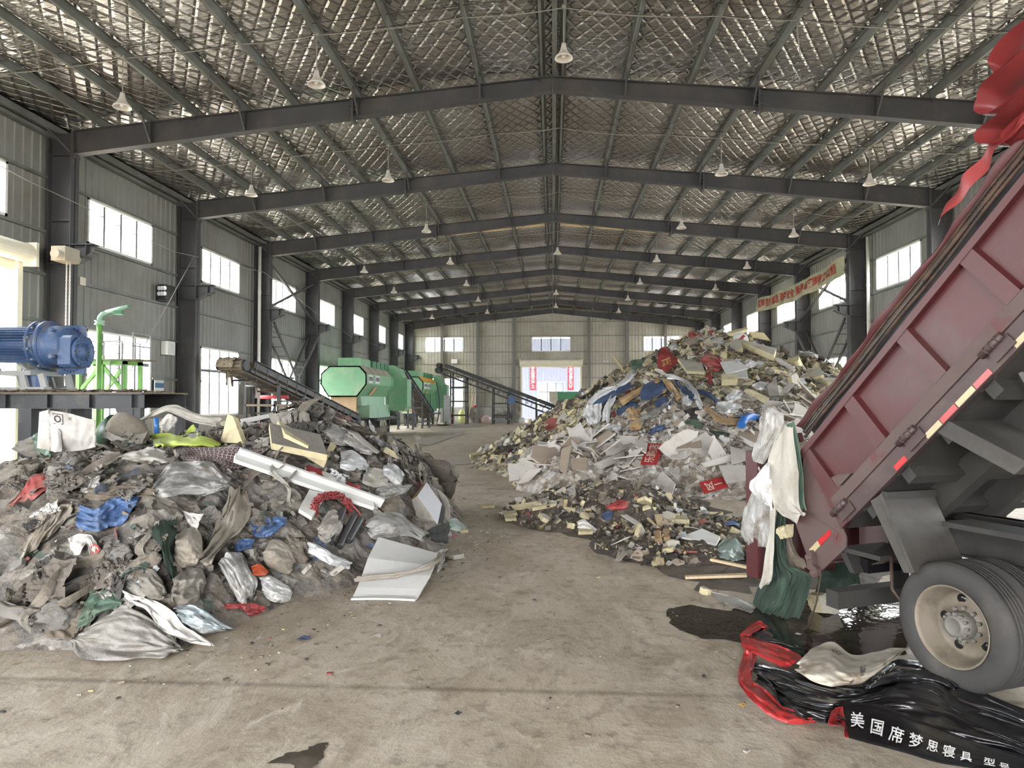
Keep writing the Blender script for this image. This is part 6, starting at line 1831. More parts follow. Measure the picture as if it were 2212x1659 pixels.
mat('bag_white', (208, 203, 196), .65, 0, .06, 3, (180, 168, 150), 1.6, .54, .72)
ALB[0] = .9
mat('black_sheet', (22, 22, 24), .22, 0, .2, 4, (40, 40, 42), 2.5, .5, .7, spec=.6)
mat('sheet_red', (168, 46, 46), .3, 0, .1, 4, (160, 44, 44), 2.5, .52, .7)
mat('sack_white', (190, 182, 166), .7, 0, .12, 4, (128, 108, 86), 3.0, .5, .66)
ALB[0] = .84
mat('sign_red', (176, 46, 48), .55, 0, .1, 3, (160, 88, 82), 2.5, .56, .72)
mat('sign_cream', (226, 206, 186), .7)
mat('gold_print', (206, 168, 92), .7)
mat('teal_film', (176, 196, 188), .3, 0, .1, 4, alpha=.85)
mat('net_green', (36, 54, 43), .85, 0, .3, 7, (56, 76, 60), 3.0, .52, .7)
mat('dark_pipe', (62, 62, 64), .4)
mat('blue_pipe', (52, 112, 190), .35)
mat('black_cloth', (48, 45, 46), .8, 0, .15, 4)

def plaid():
    m = mat('plaid', (52, 42, 44), .8)
    nt = m.node_tree; N = nt.nodes; L = nt.links; b = N['Principled BSDF']
    uv = N.new('ShaderNodeAttribute'); uv.attribute_name = 'grid_uv'
    sx = N.new('ShaderNodeSeparateXYZ'); L.new(uv.outputs['Vector'], sx.inputs[0])
    def lines(o, k, w_):
        a = N.new('ShaderNodeMath'); a.operation = 'MULTIPLY'; a.inputs[1].default_value = k; L.new(o, a.inputs[0])
        f = N.new('ShaderNodeMath'); f.operation = 'FRACT'; L.new(a.outputs[0], f.inputs[0])
        c = N.new('ShaderNodeMath'); c.operation = 'LESS_THAN'; c.inputs[1].default_value = w_; L.new(f.outputs[0], c.inputs[0]); return c.outputs[0]
    a, c = lines(sx.outputs[0], 26, .16), lines(sx.outputs[1], 14, .16)
    mx = N.new('ShaderNodeMath'); mx.operation = 'MAXIMUM'; L.new(a, mx.inputs[0]); L.new(c, mx.inputs[1])
    x = N.new('ShaderNodeMix'); x.data_type = 'RGBA'; x.inputs[6].default_value = (*lin((60, 40, 46)), 1); x.inputs[7].default_value = (*lin((170, 158, 150)), 1)
    L.new(mx.outputs[0], x.inputs[0]); L.new(x.outputs[2], b.inputs['Base Color'])
plaid()

# ---- left heap
big, P = sheet('plastic_sheet', ZL((560, 1400, 400, 1480), (700, 1285, 470, 1560), (830, 1290, 640, 1600), (960, 1370, 860, 1590), (1060, 1450, 1010, 1560), (1080, 1520, 1060, 1550)), 'sheet_grey',
      'big crumpled grey plastic sheet on the floor at the front of the left heap', 'plastic sheet', (44, 34), .10, (2.2, 3.5), .05, 0, seed=4, belly=.16)
sheet('packing_strip', ZL((735, 1180, 745, 1225), (800, 1195, 790, 1265), (900, 1225, 870, 1290), (1000, 1290, 930, 1370), (1080, 1380, 1010, 1440), (1180, 1440, 1140, 1490), (1280, 1490, 1270, 1510)), 'bag_white',
      'dirty white plastic strip trailing onto the floor beside the grey sheet', 'plastic strip', (40, 14), .05, (5, 1.5), .10, 0, seed=7)
sheet('plastic_bag', ZL((1040, 1290, 1060, 1320), (1120, 1255, 1100, 1390), (1220, 1290, 1200, 1430), (1320, 1360, 1290, 1425), (1390, 1400, 1370, 1415)), 'film',
      'crumpled pale plastic bag at the foot of the left heap, right of the grey sheet', 'plastic bag', (32, 22), .12, (4, 4), .05, 0, seed=9, belly=.12)
sheet('red_rag', ZL((1340, 1255, 1345, 1285), (1440, 1250, 1440, 1290), (1530, 1255, 1480, 1325), (1600, 1285, 1530, 1330)), 'red_plastic', 'bright red cloth on the floor edge of the left heap', 'rag', (26, 14), .07, (4, 3), .06, .05, seed=11)
sheet('green_cloth', ZL((500, 1240, 455, 1400), (560, 1180, 520, 1380), (640, 1170, 590, 1320), (735, 1235, 700, 1280)), 'green_mesh', 'folded green cloth above the big grey sheet at the front of the left heap', 'cloth', (26, 24), .08, (2, 4), .08, .03, seed=12, belly=.06)
sheet('blue_sack', ZL((460, 660, 460, 800), (560, 690, 560, 830), (640, 640, 640, 800), (720, 615, 720, 780), (830, 610, 790, 690)), 'blue_weave', 'bright blue woven sack opened flat in the middle of the left heap', 'sack', (34, 24), .10, (3, 2.5), .08, .04, seed=13)
sheet('red_sack', ZL((55, 650, 60, 690), (130, 580, 120, 650), (200, 500, 190, 640), (300, 465, 280, 570)), 'red_faded', 'faded red sack at the left edge of the left heap', 'sack', (26, 16), .07, (3, 2), .08, .05, seed=14)
sheet('clear_film', ZL((910, 560, 930, 600), (1000, 430, 960, 620), (1110, 395, 1090, 600), (1260, 410, 1240, 610), (1330, 470, 1330, 580), (1380, 520, 1360, 550)), 'clear_film', 'large shiny clear plastic film crumpled high in the middle of the left heap', 'plastic film', (46, 36), .15, (4, 4), .10, .03, seed=15, belly=.12, fine=.5)
sheet('canvas_drape', ZL((1360, 560, 1480, 570), (1340, 650, 1490, 660), (1300, 740, 1470, 760), (1260, 840, 1400, 850), (1210, 930, 1300, 960), (1120, 990, 1260, 1020)), 'cloth_beige', 'long beige canvas hanging in folds down the middle of the left heap', 'cloth', (34, 26), .12, (1.2, 3.6), .10, .02, seed=16, belly=.06)
sheet('green_netting', ZL((890, 790, 1060, 735), (920, 850, 1050, 840), (960, 940, 1030, 930), (990, 1020, 1060, 1040), (1020, 1110, 1050, 1100)), 'net_green', 'torn green netting hanging in the middle of the left heap', 'netting', (28, 16), .07, (2, 4), .09, .06, seed=17)
sheet('foil_paper', ZL((410, 870, 430, 960), (470, 840, 470, 960), (540, 850, 520, 900), (560, 880, 545, 980), (605, 930, 560, 980)), 'bag_white', 'torn white printed paper curling out of the left heap below the blue sack', 'paper', (26, 14), .08, (3, 2), .10, .03, seed=18)
sheet('pink_scrap', ZL((540, 895, 545, 980), (575, 905, 570, 965), (605, 925, 590, 945)), 'red_faded', 'small pink scrap at the end of the torn white paper in the left heap', 'scrap', (12, 10), .03, (2, 2), .13, .04, seed=19)
sheet('blue_bag', ZL((1490, 770, 1500, 830), (1560, 750, 1550, 860), (1640, 740, 1620, 850), (1720, 740, 1700, 790)), 'blue_weave', 'torn blue plastic bag right of the beige canvas in the left heap', 'bag', (28, 18), .10, (4, 3), .08, .06, seed=20)
sheet('blue_rag', ZL((1400, 910, 1410, 950), (1450, 870, 1440, 940), (1520, 870, 1500, 920)), 'blue_weave', 'small blue rag below the torn blue bag in the left heap', 'rag', (18, 12), .06, (3, 2), .08, .06, seed=21)
sheet('foil_bag', ZL((1380, 935, 1300, 1010), (1450, 950, 1340, 1090), (1490, 1050, 1400, 1200), (1530, 1130, 1440, 1245), (1510, 1200, 1470, 1250)), 'silver_film', 'silvery wrinkled plastic bag standing out at the lower middle of the left heap', 'bag', (36, 24), .12, (2, 5), .09, 0, seed=22, belly=.12, fine=.45)
sheet('orange_scrap', ZL((1500, 1035, 1510, 1085), (1550, 1020, 1550, 1090), (1605, 1060, 1590, 1085)), 'orange_plastic', 'small orange and white plastic scrap beside the silvery bag', 'scrap', (16, 10), .04, (2, 2), .09, .04, seed=23)
sheet('stuffed_cloth', ZL((1060, 850, 1030, 970), (1130, 800, 1090, 1040), (1200, 850, 1160, 1030), (1220, 960, 1180, 1010)), 'cloth_beige', 'rounded beige bundle below the white wrapping in the left heap', 'bundle', (28, 26), .08, (2, 3), .09, 0, seed=24, belly=.2)
sheet('grey_bundle', ZL((820, 1060, 830, 1160), (900, 1050, 880, 1210), (970, 1120, 950, 1230), (1000, 1190, 980, 1220)), 'cloth_grey', 'rounded grey sack above the big grey sheet in the left heap', 'bundle', (26, 24), .08, (2, 3), .09, 0, seed=25, belly=.18)
sheet('folded_tarp', ZL((1030, 1110, 1010, 1230), (1110, 1060, 1060, 1260), (1200, 1050, 1160, 1250), (1225, 1130, 1200, 1230)), 'cloth_grey', 'folded grey tarpaulin lump left of the silvery bag', 'tarpaulin', (28, 26), .11, (3, 3), .09, 0, seed=26, belly=.16)
sheet('white_wrapping', ZL((1090, 700, 1110, 750), (1150, 710, 1130, 790), (1220, 720, 1170, 820)), 'bag_white', 'scrap of white wrapping above the rounded beige bundle', 'wrapping', (18, 14), .07, (3, 3), .10, .05, seed=27)
sheet('beige_tarp', ZL((480, 1230, 260, 1450), (560, 1290, 400, 1470), (520, 1400, 440, 1440)), 'cloth_brown', 'brown cloth sheet spread left of the big grey sheet on the left heap', 'cloth', (24, 26), .08, (2, 3), .07, .03, seed=28)
sheet('hanging_sheet', ZL((440, 640, 180, 730), (430, 690, 230, 760), (370, 780, 150, 900), (300, 860, 100, 1010)), 'cloth_beige', 'wide dusty canvas sheet spread over the left side of the left heap', 'cloth', (34, 30), .10, (2, 4), .06, .04, seed=29)
sheet('cloth_fold', ZL((840, 160, 830, 190), (930, 95, 880, 150), (1040, 70, 1010, 110), (1180, 120, 1150, 170), (1330, 150, 1290, 200)), 'cloth_pale', 'pale cloth roll along the crest of the left heap', 'cloth', (40, 18), .07, (4, 2), .10, .02, seed=30, belly=.06)
sheet('white_rag', ZL((950, 170, 960, 230), (1010, 125, 990, 240), (1065, 150, 1040, 200)), 'bag_white', 'crumpled white bag beside the blue pipe on the crest of the left heap', 'bag', (20, 20), .08, (3, 3), .14, 0, seed=31, belly=.06)
sheet('canvas_sheet', ZL((120, 280, 60, 330), (260, 240, 200, 380), (330, 260, 290, 330)), 'cloth_grey', 'grey canvas in front of the white bulk bag on the left heap', 'cloth', (22, 18), .08, (3, 3), .08, .04, seed=33)
sheet('draped_canvas', ZL((600, 350, 620, 380), (740, 330, 760, 400), (900, 320, 900, 420), (1010, 360, 1000, 410)), 'cloth_pale', 'pale dusty canvas stretched below the lime green foam', 'cloth', (30, 18), .08, (3, 3), .08, .04, seed=34)
sheet('brown_canvas', ZL((430, 560, 430, 600), (600, 560, 560, 640), (760, 550, 740, 620), (960, 580, 940, 610)), 'cloth_brown', 'brown canvas strip lying above the bright blue sack', 'cloth', (34, 16), .07, (4, 2), .08, .04, seed=35)

# lime green foam with a pointed flap
lf, P = sheet('lime_foam', ZL((900, 245, 920, 300), (1000, 235, 1010, 310), (1060, 250, 1060, 310), (1150, 245, 1150, 310), (1250, 265, 1240, 310), (1320, 300, 1310, 315)), 'lime_foam', 'bright lime green foam piece with pointed flap on top of the left heap', 'foam', (30, 14), .05, (3, 2), .24, 0, seed=41, belly=.08, thick=.04)
sheet('point', ZL((1090, 245, 1110, 265), (1120, 215, 1150, 250), (1155, 185, 1175, 225), (1160, 220, 1200, 250)), 'lime_foam', None, None, (12, 8), .01, (1, 1), .30, 0, seed=42, thick=.02, parent=lf)
sheet('point', ZL((1170, 240, 1180, 250), (1190, 212, 1205, 245)), 'lime_foam', None, None, (8, 6), .005, (1, 1), .31, 0, seed=42, thick=.02, parent=lf)
# plaid cloth
o, P = sheet('plaid_cloth', ZL((1020, 330, 1100, 400), (1150, 330, 1180, 400), (1280, 320, 1300, 410), (1420, 318, 1400, 450), (1540, 320, 1480, 420), (1615, 315, 1610, 330)), 'plaid', 'dark plaid cloth with pale checks stretched below the crest of the left heap', 'cloth', (40, 18), .03, (2, 2), .14, 0, seed=43)
me = o.data; at = me.attributes.new('grid_uv', 'FLOAT_VECTOR', 'POINT')
a_, b_ = P.shape[:2]
at.data.foreach_set('vector', np.stack(np.meshgrid(np.linspace(0, 1, a_), np.linspace(0, .7, b_), indexing='ij') + [np.zeros((a_, b_))], -1).reshape(-1).astype(np.float32))
# green and beige rolled sack
rs = thing('rolled_sack', tuple(at_y(255, 940, 11.0)), 'sack rolled to a tube, green end and beige end, right of the bulk bag', 'sack')
a, b, c = at_y(212, 950, 10.9), at_y(258, 925, 10.9), at_y(318, 945, 10.8)
MB().tube([a + (b - a) * q for q in np.linspace(0, 1, 6)], [.08, .15, .2, .24, .26, .26], 14).build('green_end', MATS['green_plastic'], rs)
MB().tube([b + (c - b) * q for q in np.linspace(-.05, 1, 7)], [.265, .27, .26, .24, .2, .14, .06], 14).build('beige_end', MATS['cloth_beige'], rs)
# white bulk bag with a boxed mark
bagd = lambda px, py: (9.8 + .0 * px) / ray(px, py)[1]
bb, P = sheet('bulk_bag', [(85, 890, 80, 968), (105, 885, 105, 972), (106, 886, 112, 975), (145, 892, 150, 975), (175, 900, 180, 972), (204, 908, 205, 965)], 'bag_white', 'white bulk bag with a boxed black mark standing on the left heap', 'bag', (36, 24), .09, (4, 1.2), .05, 0, dep=bagd, seed=45, belly=.15, thick=.02)
for txt, uc, vc, s_, bold in (('O', .50, .19, .14, .01),):
    tv, tf = text_verts(txt, 1.0, .015); decal(P, tv, tf, uc, vc, .10, .24, MATS['ink'], 'print', bb, rot=math.pi / 2)
fv = np.array([(-.6, -.6), (.6, -.6), (.6, .6), (-.6, .6), (-.52, -.52), (.52, -.52), (.52, .52), (-.52, .52)], float)
decal(P, fv, [(0, 1, 5, 4), (1, 2, 6, 5), (2, 3, 7, 6), (3, 0, 4, 7)], .50, .19, .085, .22, MATS['ink'], 'print', bb)
tv, tf = text_verts('R', 1.0, .01); decal(P, tv, tf, .64, .13, .07, .16, MATS['cloth_grey'], 'print', bb, rot=math.pi / 2)
sheet('paper_roll', [(112, 930, 112, 975), (122, 925, 124, 978), (132, 932, 134, 975)], 'white_foam', 'small white curled sheet at the foot of the bulk bag', 'sheet', (14, 14), .01, (1, 1), .02, 0, dep=lambda px, py: 9.6 / ray(px, py)[1], seed=46, belly=.1)
sheet('green_bag', [(70, 940, 74, 965), (84, 936, 88, 985), (98, 933, 108, 988), (112, 975, 110, 980)], 'green_plastic', 'green printed bag hanging in front of the white bulk bag', 'bag', (18, 18), .04, (2, 2), .1, .02, seed=47, belly=.05)
MB().tube([at_y(339, 937, 10.6), at_y(337, 903, 10.6)], .035, 12).build('blue_pipe', MATS['blue_pipe'], origin=tuple(at_y(339, 937, 10.6)), label='short blue pipe sticking up from the crest of the left heap', cat='pipe')

# crest right: grey faced foam slabs, wrapped roll, white profiles
board('foam_slab', [(580, 930), (690, 955), (705, 1000), (585, 975)], .09, 'cloth_grey', 'large grey faced foam slab lying on the crest of the left heap', 'foam slab', edge='foam_yellow', lift=.12)
board('foam_slab', [(585, 945), (660, 985), (650, 1003), (600, 975)], .09, 'foam_yellow', 'yellow broken foam slab under the large grey faced slab', 'foam slab', edge='foam_yellow', lift=.26)
board('foam_slab', [(655, 985), (695, 1008), (690, 1030), (640, 1000)], .10, 'cloth_grey', 'smaller grey faced foam block in front of the large grey slab', 'foam slab', edge='foam_yellow', lift=.24)
board('foam_slab', [(694, 995), (708, 966), (720, 975), (703, 1000)], .08, 'foam_yellow', 'curved yellow foam piece standing beside the wrapped bundle', 'foam slab', lift=.1)
board('foam_slab', [(492, 960), (508, 898), (520, 905), (541, 962)], .08, 'foam_yellow', 'tall yellow foam wedge standing on the crest of the left heap', 'foam slab', lift=.12)
board('white_profile', [(520, 905), (586, 893), (588, 901), (524, 916)], .03, 'white_foam', 'white foam profile sticking up on the crest, upper of two', 'foam profile', ys=[11.4, 11.8, 11.8, 11.4], lift=0)
board('white_profile', [(515, 912), (578, 914), (578, 922), (525, 922)], .03, 'white_foam', 'white foam profile on the crest, lower of two', 'foam profile', ys=[11.3, 11.6, 11.6, 11.3], lift=0)
wr = thing('wrapped_bundle', tuple(pick(745, 960)), 'bundle wrapped in shiny film with a pale board on top at the heap crest', 'bundle')
sheet('wrapping', ZM((550, 260, 540, 300), (600, 180, 610, 320), (680, 190, 700, 330), (760, 250, 760, 340), (850, 310, 820, 380), (900, 350, 900, 400)), 'silver_film', None, None, (36, 24), .12, (3, 4), .16, 0, seed=51, belly=.16, parent=wr, fine=.5)
sheet('top_board', ZM((625, 120, 612, 150), (700, 165, 690, 200), (780, 215, 770, 260), (850, 290, 830, 310), (950, 370, 930, 385)), 'cloth_pale', None, None, (24, 10), .03, (3, 1), .34, 0, seed=52, thick=.03, parent=wr)
sheet('padding', ZM((525, 270, 540, 300), (560, 210, 600, 270), (600, 165, 640, 200)), 'cloth_grey', None, None, (18, 16), .08, (3, 3), .26, 0, seed=53, parent=wr)
sheet('plastic_bundle', ZM((700, 370, 690, 480), (780, 360, 760, 500), (860, 420, 830, 490), (880, 470, 860, 500)), 'white_film', 'bundle of pale bluish film below the wrapped bundle on the left heap', 'plastic film', (28, 24), .12, (3, 4), .12, 0, seed=54, belly=.1)
sheet('canvas_sack', ZM((870, 470, 830, 560), (930, 480, 900, 600), (1010, 500, 1000, 590)), 'cloth_pale', 'pale canvas sack on the right flank of the left heap', 'sack', (26, 22), .10, (2, 4), .1, .02, seed=55, belly=.1)
sheet('white_basket_bag', ZM((970, 460, 970, 520), (1040, 450, 1030, 570), (1110, 520, 1080, 590)), 'white_film', 'white bag on the right edge of the left heap above the carton', 'bag', (24, 22), .08, (3, 3), .1, .02, seed=56, belly=.1)
sheet('film_tangle', ZM((930, 600, 930, 670), (1010, 570, 1000, 680), (1080, 590, 1060, 650), (1160, 580, 1140, 620)), 'clear_film', 'tangle of clear film left of the carton', 'plastic film', (32, 24), .12, (4, 4), .09, .03, seed=57, fine=.5)
sheet('brown_sack', ZM((940, 670, 950, 740), (1010, 650, 1000, 770), (1080, 660, 1060, 760)), 'cloth_brown', 'brown wrinkled sack left of the carton', 'sack', (26, 22), .08, (3, 4), .1, 0, seed=58, belly=.12)

# red and white printed sacks
for k, (rows, lab) in enumerate(((ZM((455, 480, 500, 540), (500, 465, 530, 545), (600, 500, 620, 580), (700, 560, 700, 600), (760, 590, 730, 620)), 'red and white printed sack, upper one above the white foam profile'),
                                 (ZM((690, 600, 730, 660), (760, 590, 780, 690), (850, 640, 850, 710), (945, 700, 930, 740)), 'red and white printed sack, lower one above the white foam profile'))):
    o, P = sheet('printed_sack', rows, 'bag_white', lab, 'sack', (30, 18), .06, (3, 2), .10, 0, seed=61 + k, belly=.06, group='printed sacks')
    for u0, u1 in ((.12, .48),) if k == 0 else ((.0, .22), (.40, .58)):
        a_, b_ = P.shape[:2]; i0, i1 = int(u0 * (a_ - 1)), int(u1 * (a_ - 1))
        d = EYE - P; d = d / np.linalg.norm(d, axis=-1, keepdims=True)
        MB().grid((P + d * .006)[i0:i1 + 1, (0 if k == 0 else 3):]).build('red_band', MATS['red_plastic'], o)
    r = rng(5 + k)
    mb_v, mb_f = text_verts('塑料', 1.0, .01)
    decal(P, mb_v, mb_f, .30 if k == 0 else .1, .5, .05, .2, MATS['white_ink'], 'print', o, eps=.014)
sheet('red_cloth', ZM((710, 540, 740, 580), (780, 580, 790, 610), (830, 590, 820, 640)), 'red_plastic', 'red cloth strip between the two printed sacks', 'cloth', (16, 10), .04, (2, 2), .16, .02, seed=66)

# long white foam profile and the short piece under it
pf = thing('foam_profile', tuple(pick(660, 1060)), 'long white foam profile lying across the right side of the left heap', 'foam profile')
def strut(p0, p1, hw, th, m, name, parent, lift=.12, up=(0, 0, 1)):
    a, b = pick(*p0), pick(*p1); up_ = np.array(up)
    a = a + np.array([0, -.1, lift]); b = b + np.array([0, -.1, lift])
    return MB().bar(a, b, hw, th, up=up).build(name, MATS[m], parent)
a, b = pick(522, 1028) + np.array([0, -.2, .24]), pick(812, 1118) + np.array([0, -.15, .18])
mb = MB(); mb.bar(a, b, .15, .05, up=(0, -.45, 1)); mb.build('base', MATS['white_foam'], pf)
off = np.array([0, .09, .06]); mb = MB(); mb.bar(a + off, b + off + (b - a) * .06, .05, .13, up=(0, -.45, 1)); mb.build('flange', MATS['white_foam'], pf)
board('foam_profile', [(665, 1075), (700, 1085), (670, 1135), (642, 1118)], .05, 'white_foam', 'short white foam piece under the long white foam profile', 'foam profile', lift=.12)

# tangle of red net
r = rng(77); mb = MB()
C0 = pick(725, 1115) + np.array([0, -.12, .12]); ex = pick(780, 1118) - pick(690, 1118); ex = ex / np.linalg.norm(ex)
for k in range(70):
    t0 = r.uniform(-.15, .95); pts = []
    for q in np.linspace(0, 1, 9):
        t = t0 + (q - .5) * r.uniform(.2, .5); ang = math.pi * np.clip(t, -.1, 1.1)
        rad = .30 + .05 * r.rand()
        pts.append(C0 + ex * (-math.cos(ang) * rad) + np.array([r.uniform(-.04, .04), r.uniform(-.06, .06), math.sin(ang) * .17 + r.uniform(-.05, .04)]))
    mb.tube(pts, .006, 4)
mb.tube([C0 + ex * .3 + np.array([0, 0, .1]), C0 + ex * .55 + np.array([0, -.1, -.03]), pick(790, 1142) + np.array([0, 0, .03])], .012, 5)
mb.build('red_netting', MATS['red_plastic'], origin=tuple(C0), label='tangle of red net string on the right side of the left heap', cat='netting')
for k, (p0, p1) in enumerate((((718, 1178), (745, 1115)), ((735, 1188), (768, 1130)), ((755, 1175), (782, 1135)))):
    a, b = pick(*p0) + np.array([0, -.05, .05]), pick(*p1) + np.array([0, -.08, .09])
    mb = MB(); mb.tube([a, b], .045, 14, cap=False); mb.tube([a, b], .036, 14)
    mb.build('dark_pipe', MATS['dark_pipe'], origin=tuple(a), label='dark plastic pipe under the red net tangle, %s of three' % ('left', 'middle', 'right')[k], cat='pipe', group='dark pipes')
sheet('dirty_bag', ZM((550, 860, 560, 930), (620, 760, 600, 960), (690, 760, 680, 900), (720, 820, 700, 880)), 'film', 'dirty clear bag below the red net tangle', 'bag', (24, 22), .08, (3, 3), .08, 0, seed=68, belly=.1)
sheet('clear_bag', ZM((865, 830, 870, 890), (920, 780, 910, 930), (1000, 755, 1000, 920), (1090, 775, 1090, 910), (1160, 830, 1150, 920), (1240, 880, 1220, 960)), 'clear_film', 'puffed clear plastic bag at the right foot of the left heap', 'bag', (36, 28), .10, (3, 3), .08, 0, seed=69, belly=.25)
sheet('long_wrapping', ZM((490, 950, 490, 1020), (560, 970, 560, 1060), (650, 1030, 640, 1100), (780, 1075, 760, 1125)), 'white_film', 'long twisted pale wrapping below the dark pipes', 'wrapping', (32, 16), .08, (4, 3), .09, 0, seed=70, belly=.06)
sheet('beige_sack', ZM((200, 1010, 200, 1070), (270, 930, 270, 1120), (350, 960, 350, 1150), (410, 1050, 390, 1140)), 'cloth_beige', 'rounded beige sack in the lower middle of the left heap', 'sack', (28, 26), .08, (2, 3), .09, 0, seed=71, belly=.2)
sheet('wrinkled_sack', ZM((180, 1180, 200, 1290), (250, 1160, 260, 1340), (340, 1220, 330, 1340), (400, 1270, 380, 1330)), 'film', 'wrinkled brownish plastic sack at the foot of the left heap', 'sack', (28, 26), .10, (3, 4), .08, 0, seed=72, belly=.16)

# carton: white printed box lying open
ct = thing('carton', tuple(pick(915, 1110)), 'white cardboard carton lying open at the right edge of the left heap', 'carton')
Yb = 10.9
A = lambda px, py, y: at_y(px, py, y)
f1, f2, f3, f4 = A(902, 1071, 10.4), A(921, 1043, 10.9), A(954, 1090, 10.5), A(945, 1133, 9.95)     # right face
g1, g4 = A(873, 1105, 10.9), A(880, 1118, 10.7)
nrm = np.cross(f2 - f1, f4 - f1); nrm /= np.linalg.norm(nrm)
q = MB(); q.hexa([f1 - nrm * .012, f2 - nrm * .012, f3 - nrm * .012, f4 - nrm * .012, f1, f2, f3, f4]); rf = q.build('side', MATS['carton_white'], ct)
l1, l2 = A(870, 1092, 10.75), A(872, 1112, 10.55)
q = MB(); q.add([f1, f4 + (f1 - f4) * .12, A(905, 1125, 10.15), l2, l1], [(0, 1, 2, 3, 4)]); q.build('side', MATS['cloth_pale'], ct)
q = MB(); q.add([f1, l1, A(888, 1066, 11.3), f2], [(0, 1, 2, 3)]); q.build('top', MATS['carton_brown'], ct)
q = MB(); q.add([l2, A(905, 1125, 10.15), A(928, 1112, 10.35), A(890, 1105, 10.65)], [(0, 1, 2, 3)]); q.build('inner_flap', MATS['carton_brown'], ct)
q = MB(); q.add([f3, f4, A(958, 1128, 10.1), A(962, 1100, 10.5), A(940, 1048, 11.0)], [(0, 1, 2, 3, 4)]); q.build('flap', MATS['black_cloth'], ct)
q = MB()
for (u, v, w_, h_) in ((.45, .42, .05, .12), (.3, .55, .03, .04), (.42, .6, .04, .05), (.62, .62, .03, .06), (.5, .75, .03, .03), (.8, .35, .18, .01)):
    c = [f1 + (f4 - f1) * (u + a * w_) + (f2 - f1) * (v + b * h_) for a, b in ((0, 0), (1, 0), (1, 1), (0, 1))]
    q.add([p + (EYE - p) / np.linalg.norm(EYE - p) * .006 for p in c], [(0, 1, 2, 3)])
q.build('print', MATS['ink'], ct)
sheet('canvas_piece', [(925, 1048, 922, 1052), (950, 1060, 935, 1070), (968, 1080, 955, 1090), (972, 1110, 960, 1120), (971, 1142, 962, 1140)], 'cloth_pale', 'stiff pale canvas piece standing behind the carton', 'cloth', (22, 10), .01, (1, 1), .02, 0, dep=lambda px, py: 11.2 / ray(px, py)[1], seed=81, thick=.01)
sheet('dark_cloth', ZM((1260, 880, 1255, 920), (1310, 850, 1310, 950), (1360, 830, 1350, 950), (1395, 850, 1385, 960)), 'black_cloth', 'dark cloth with thin lines on the floor under the carton', 'cloth', (20, 16), .05, (3, 3), .03, .03, seed=82, belly=.1)
sheet('teal_cloth', ZM((1390, 810, 1395, 870), (1440, 800, 1440, 880), (1510, 850, 1500, 880)), 'teal_film', 'small blue-grey cloth on the floor right of the carton', 'cloth', (16, 12), .05, (2, 2), .03, .02, seed=83, belly=.08)

# big bent white foam board leaning at the foot of the heap, with a dirty strap across
bd = thing('foam_board', tuple(ground(850, 1298)), 'big bent white foam board leaning at the right foot of the left heap', 'foam board')
ya, yb = 8.75, 7.42
rows = [(818, 1160, 945, 1195, 8.8), (795, 1205, 938, 1222, 8.2), (783, 1240, 929, 1243, 7.9), (772, 1268, 912, 1272, 7.62), (758, 1298, 896, 1301, 7.38)]
R_ = np.array(rows, float); nb = 13; V = np.zeros((25, nb, 3))
tt = np.linspace(0, 4, 25)
for i, t in enumerate(tt):
    row = [np.interp(t, range(5), R_[:, c]) for c in range(5)]
    for j in range(nb):
        v = j / (nb - 1); V[i, j] = at_y(row[0] + (row[2] - row[0]) * v, row[1] + (row[3] - row[1]) * v, row[4] + .03 * math.sin(v * 3.1))
        V[i, j, 2] = max(V[i, j, 2], .025)
        if t < 2.1: V[i, j] += np.array([0, -.008 * math.cos(v * math.pi * 14), 0])
N_ = np.cross(np.gradient(V, axis=0), np.gradient(V, axis=1)); N_ /= np.linalg.norm(N_, axis=-1, keepdims=True)
if N_.mean((0, 1)) @ np.array([0, -1, 1]) < 0: N_ = -N_
Q = V - N_ * .02
mb = MB(); mb.grid(V, 0, False); mb.grid(Q, 0, False)
for E in ((V[0], Q[0]), (V[-1], Q[-1]), (V[:, 0], Q[:, 0]), (V[:, -1], Q[:, -1])): mb.grid(np.stack(E, 0), 0, False)
mb.build('board', MATS['white_foam'], bd)
pts = [at_y(px, py, y) for px, py, y in ((770, 1252, 7.75), (800, 1250, 7.8), (850, 1246, 7.82), (890, 1238, 7.85), (925, 1226, 7.95), (955, 1205, 8.4))]
r = rng(12); mb = MB()
for k in range(7):
    pp = [np.array(p) + r.uniform(-.025, .025, 3) + np.array([0, -.03, .02]) for p in pts]
    mb.tube(pp, .012, 5)
mb.build('frayed_strap', MATS['cloth_beige'], origin=tuple(pts[2]), label='frayed dirty strap lying across the big white foam board', cat='strap')
sheet('wrapping_scrap', ZM((1280, 1050, 1290, 1140), (1330, 1000, 1320, 1150), (1380, 990, 1360, 1100)), 'film', 'dirty wrapping scrap at the right corner of the big white foam board', 'scrap', (18, 16), .06, (3, 3), .04, .04, seed=84)

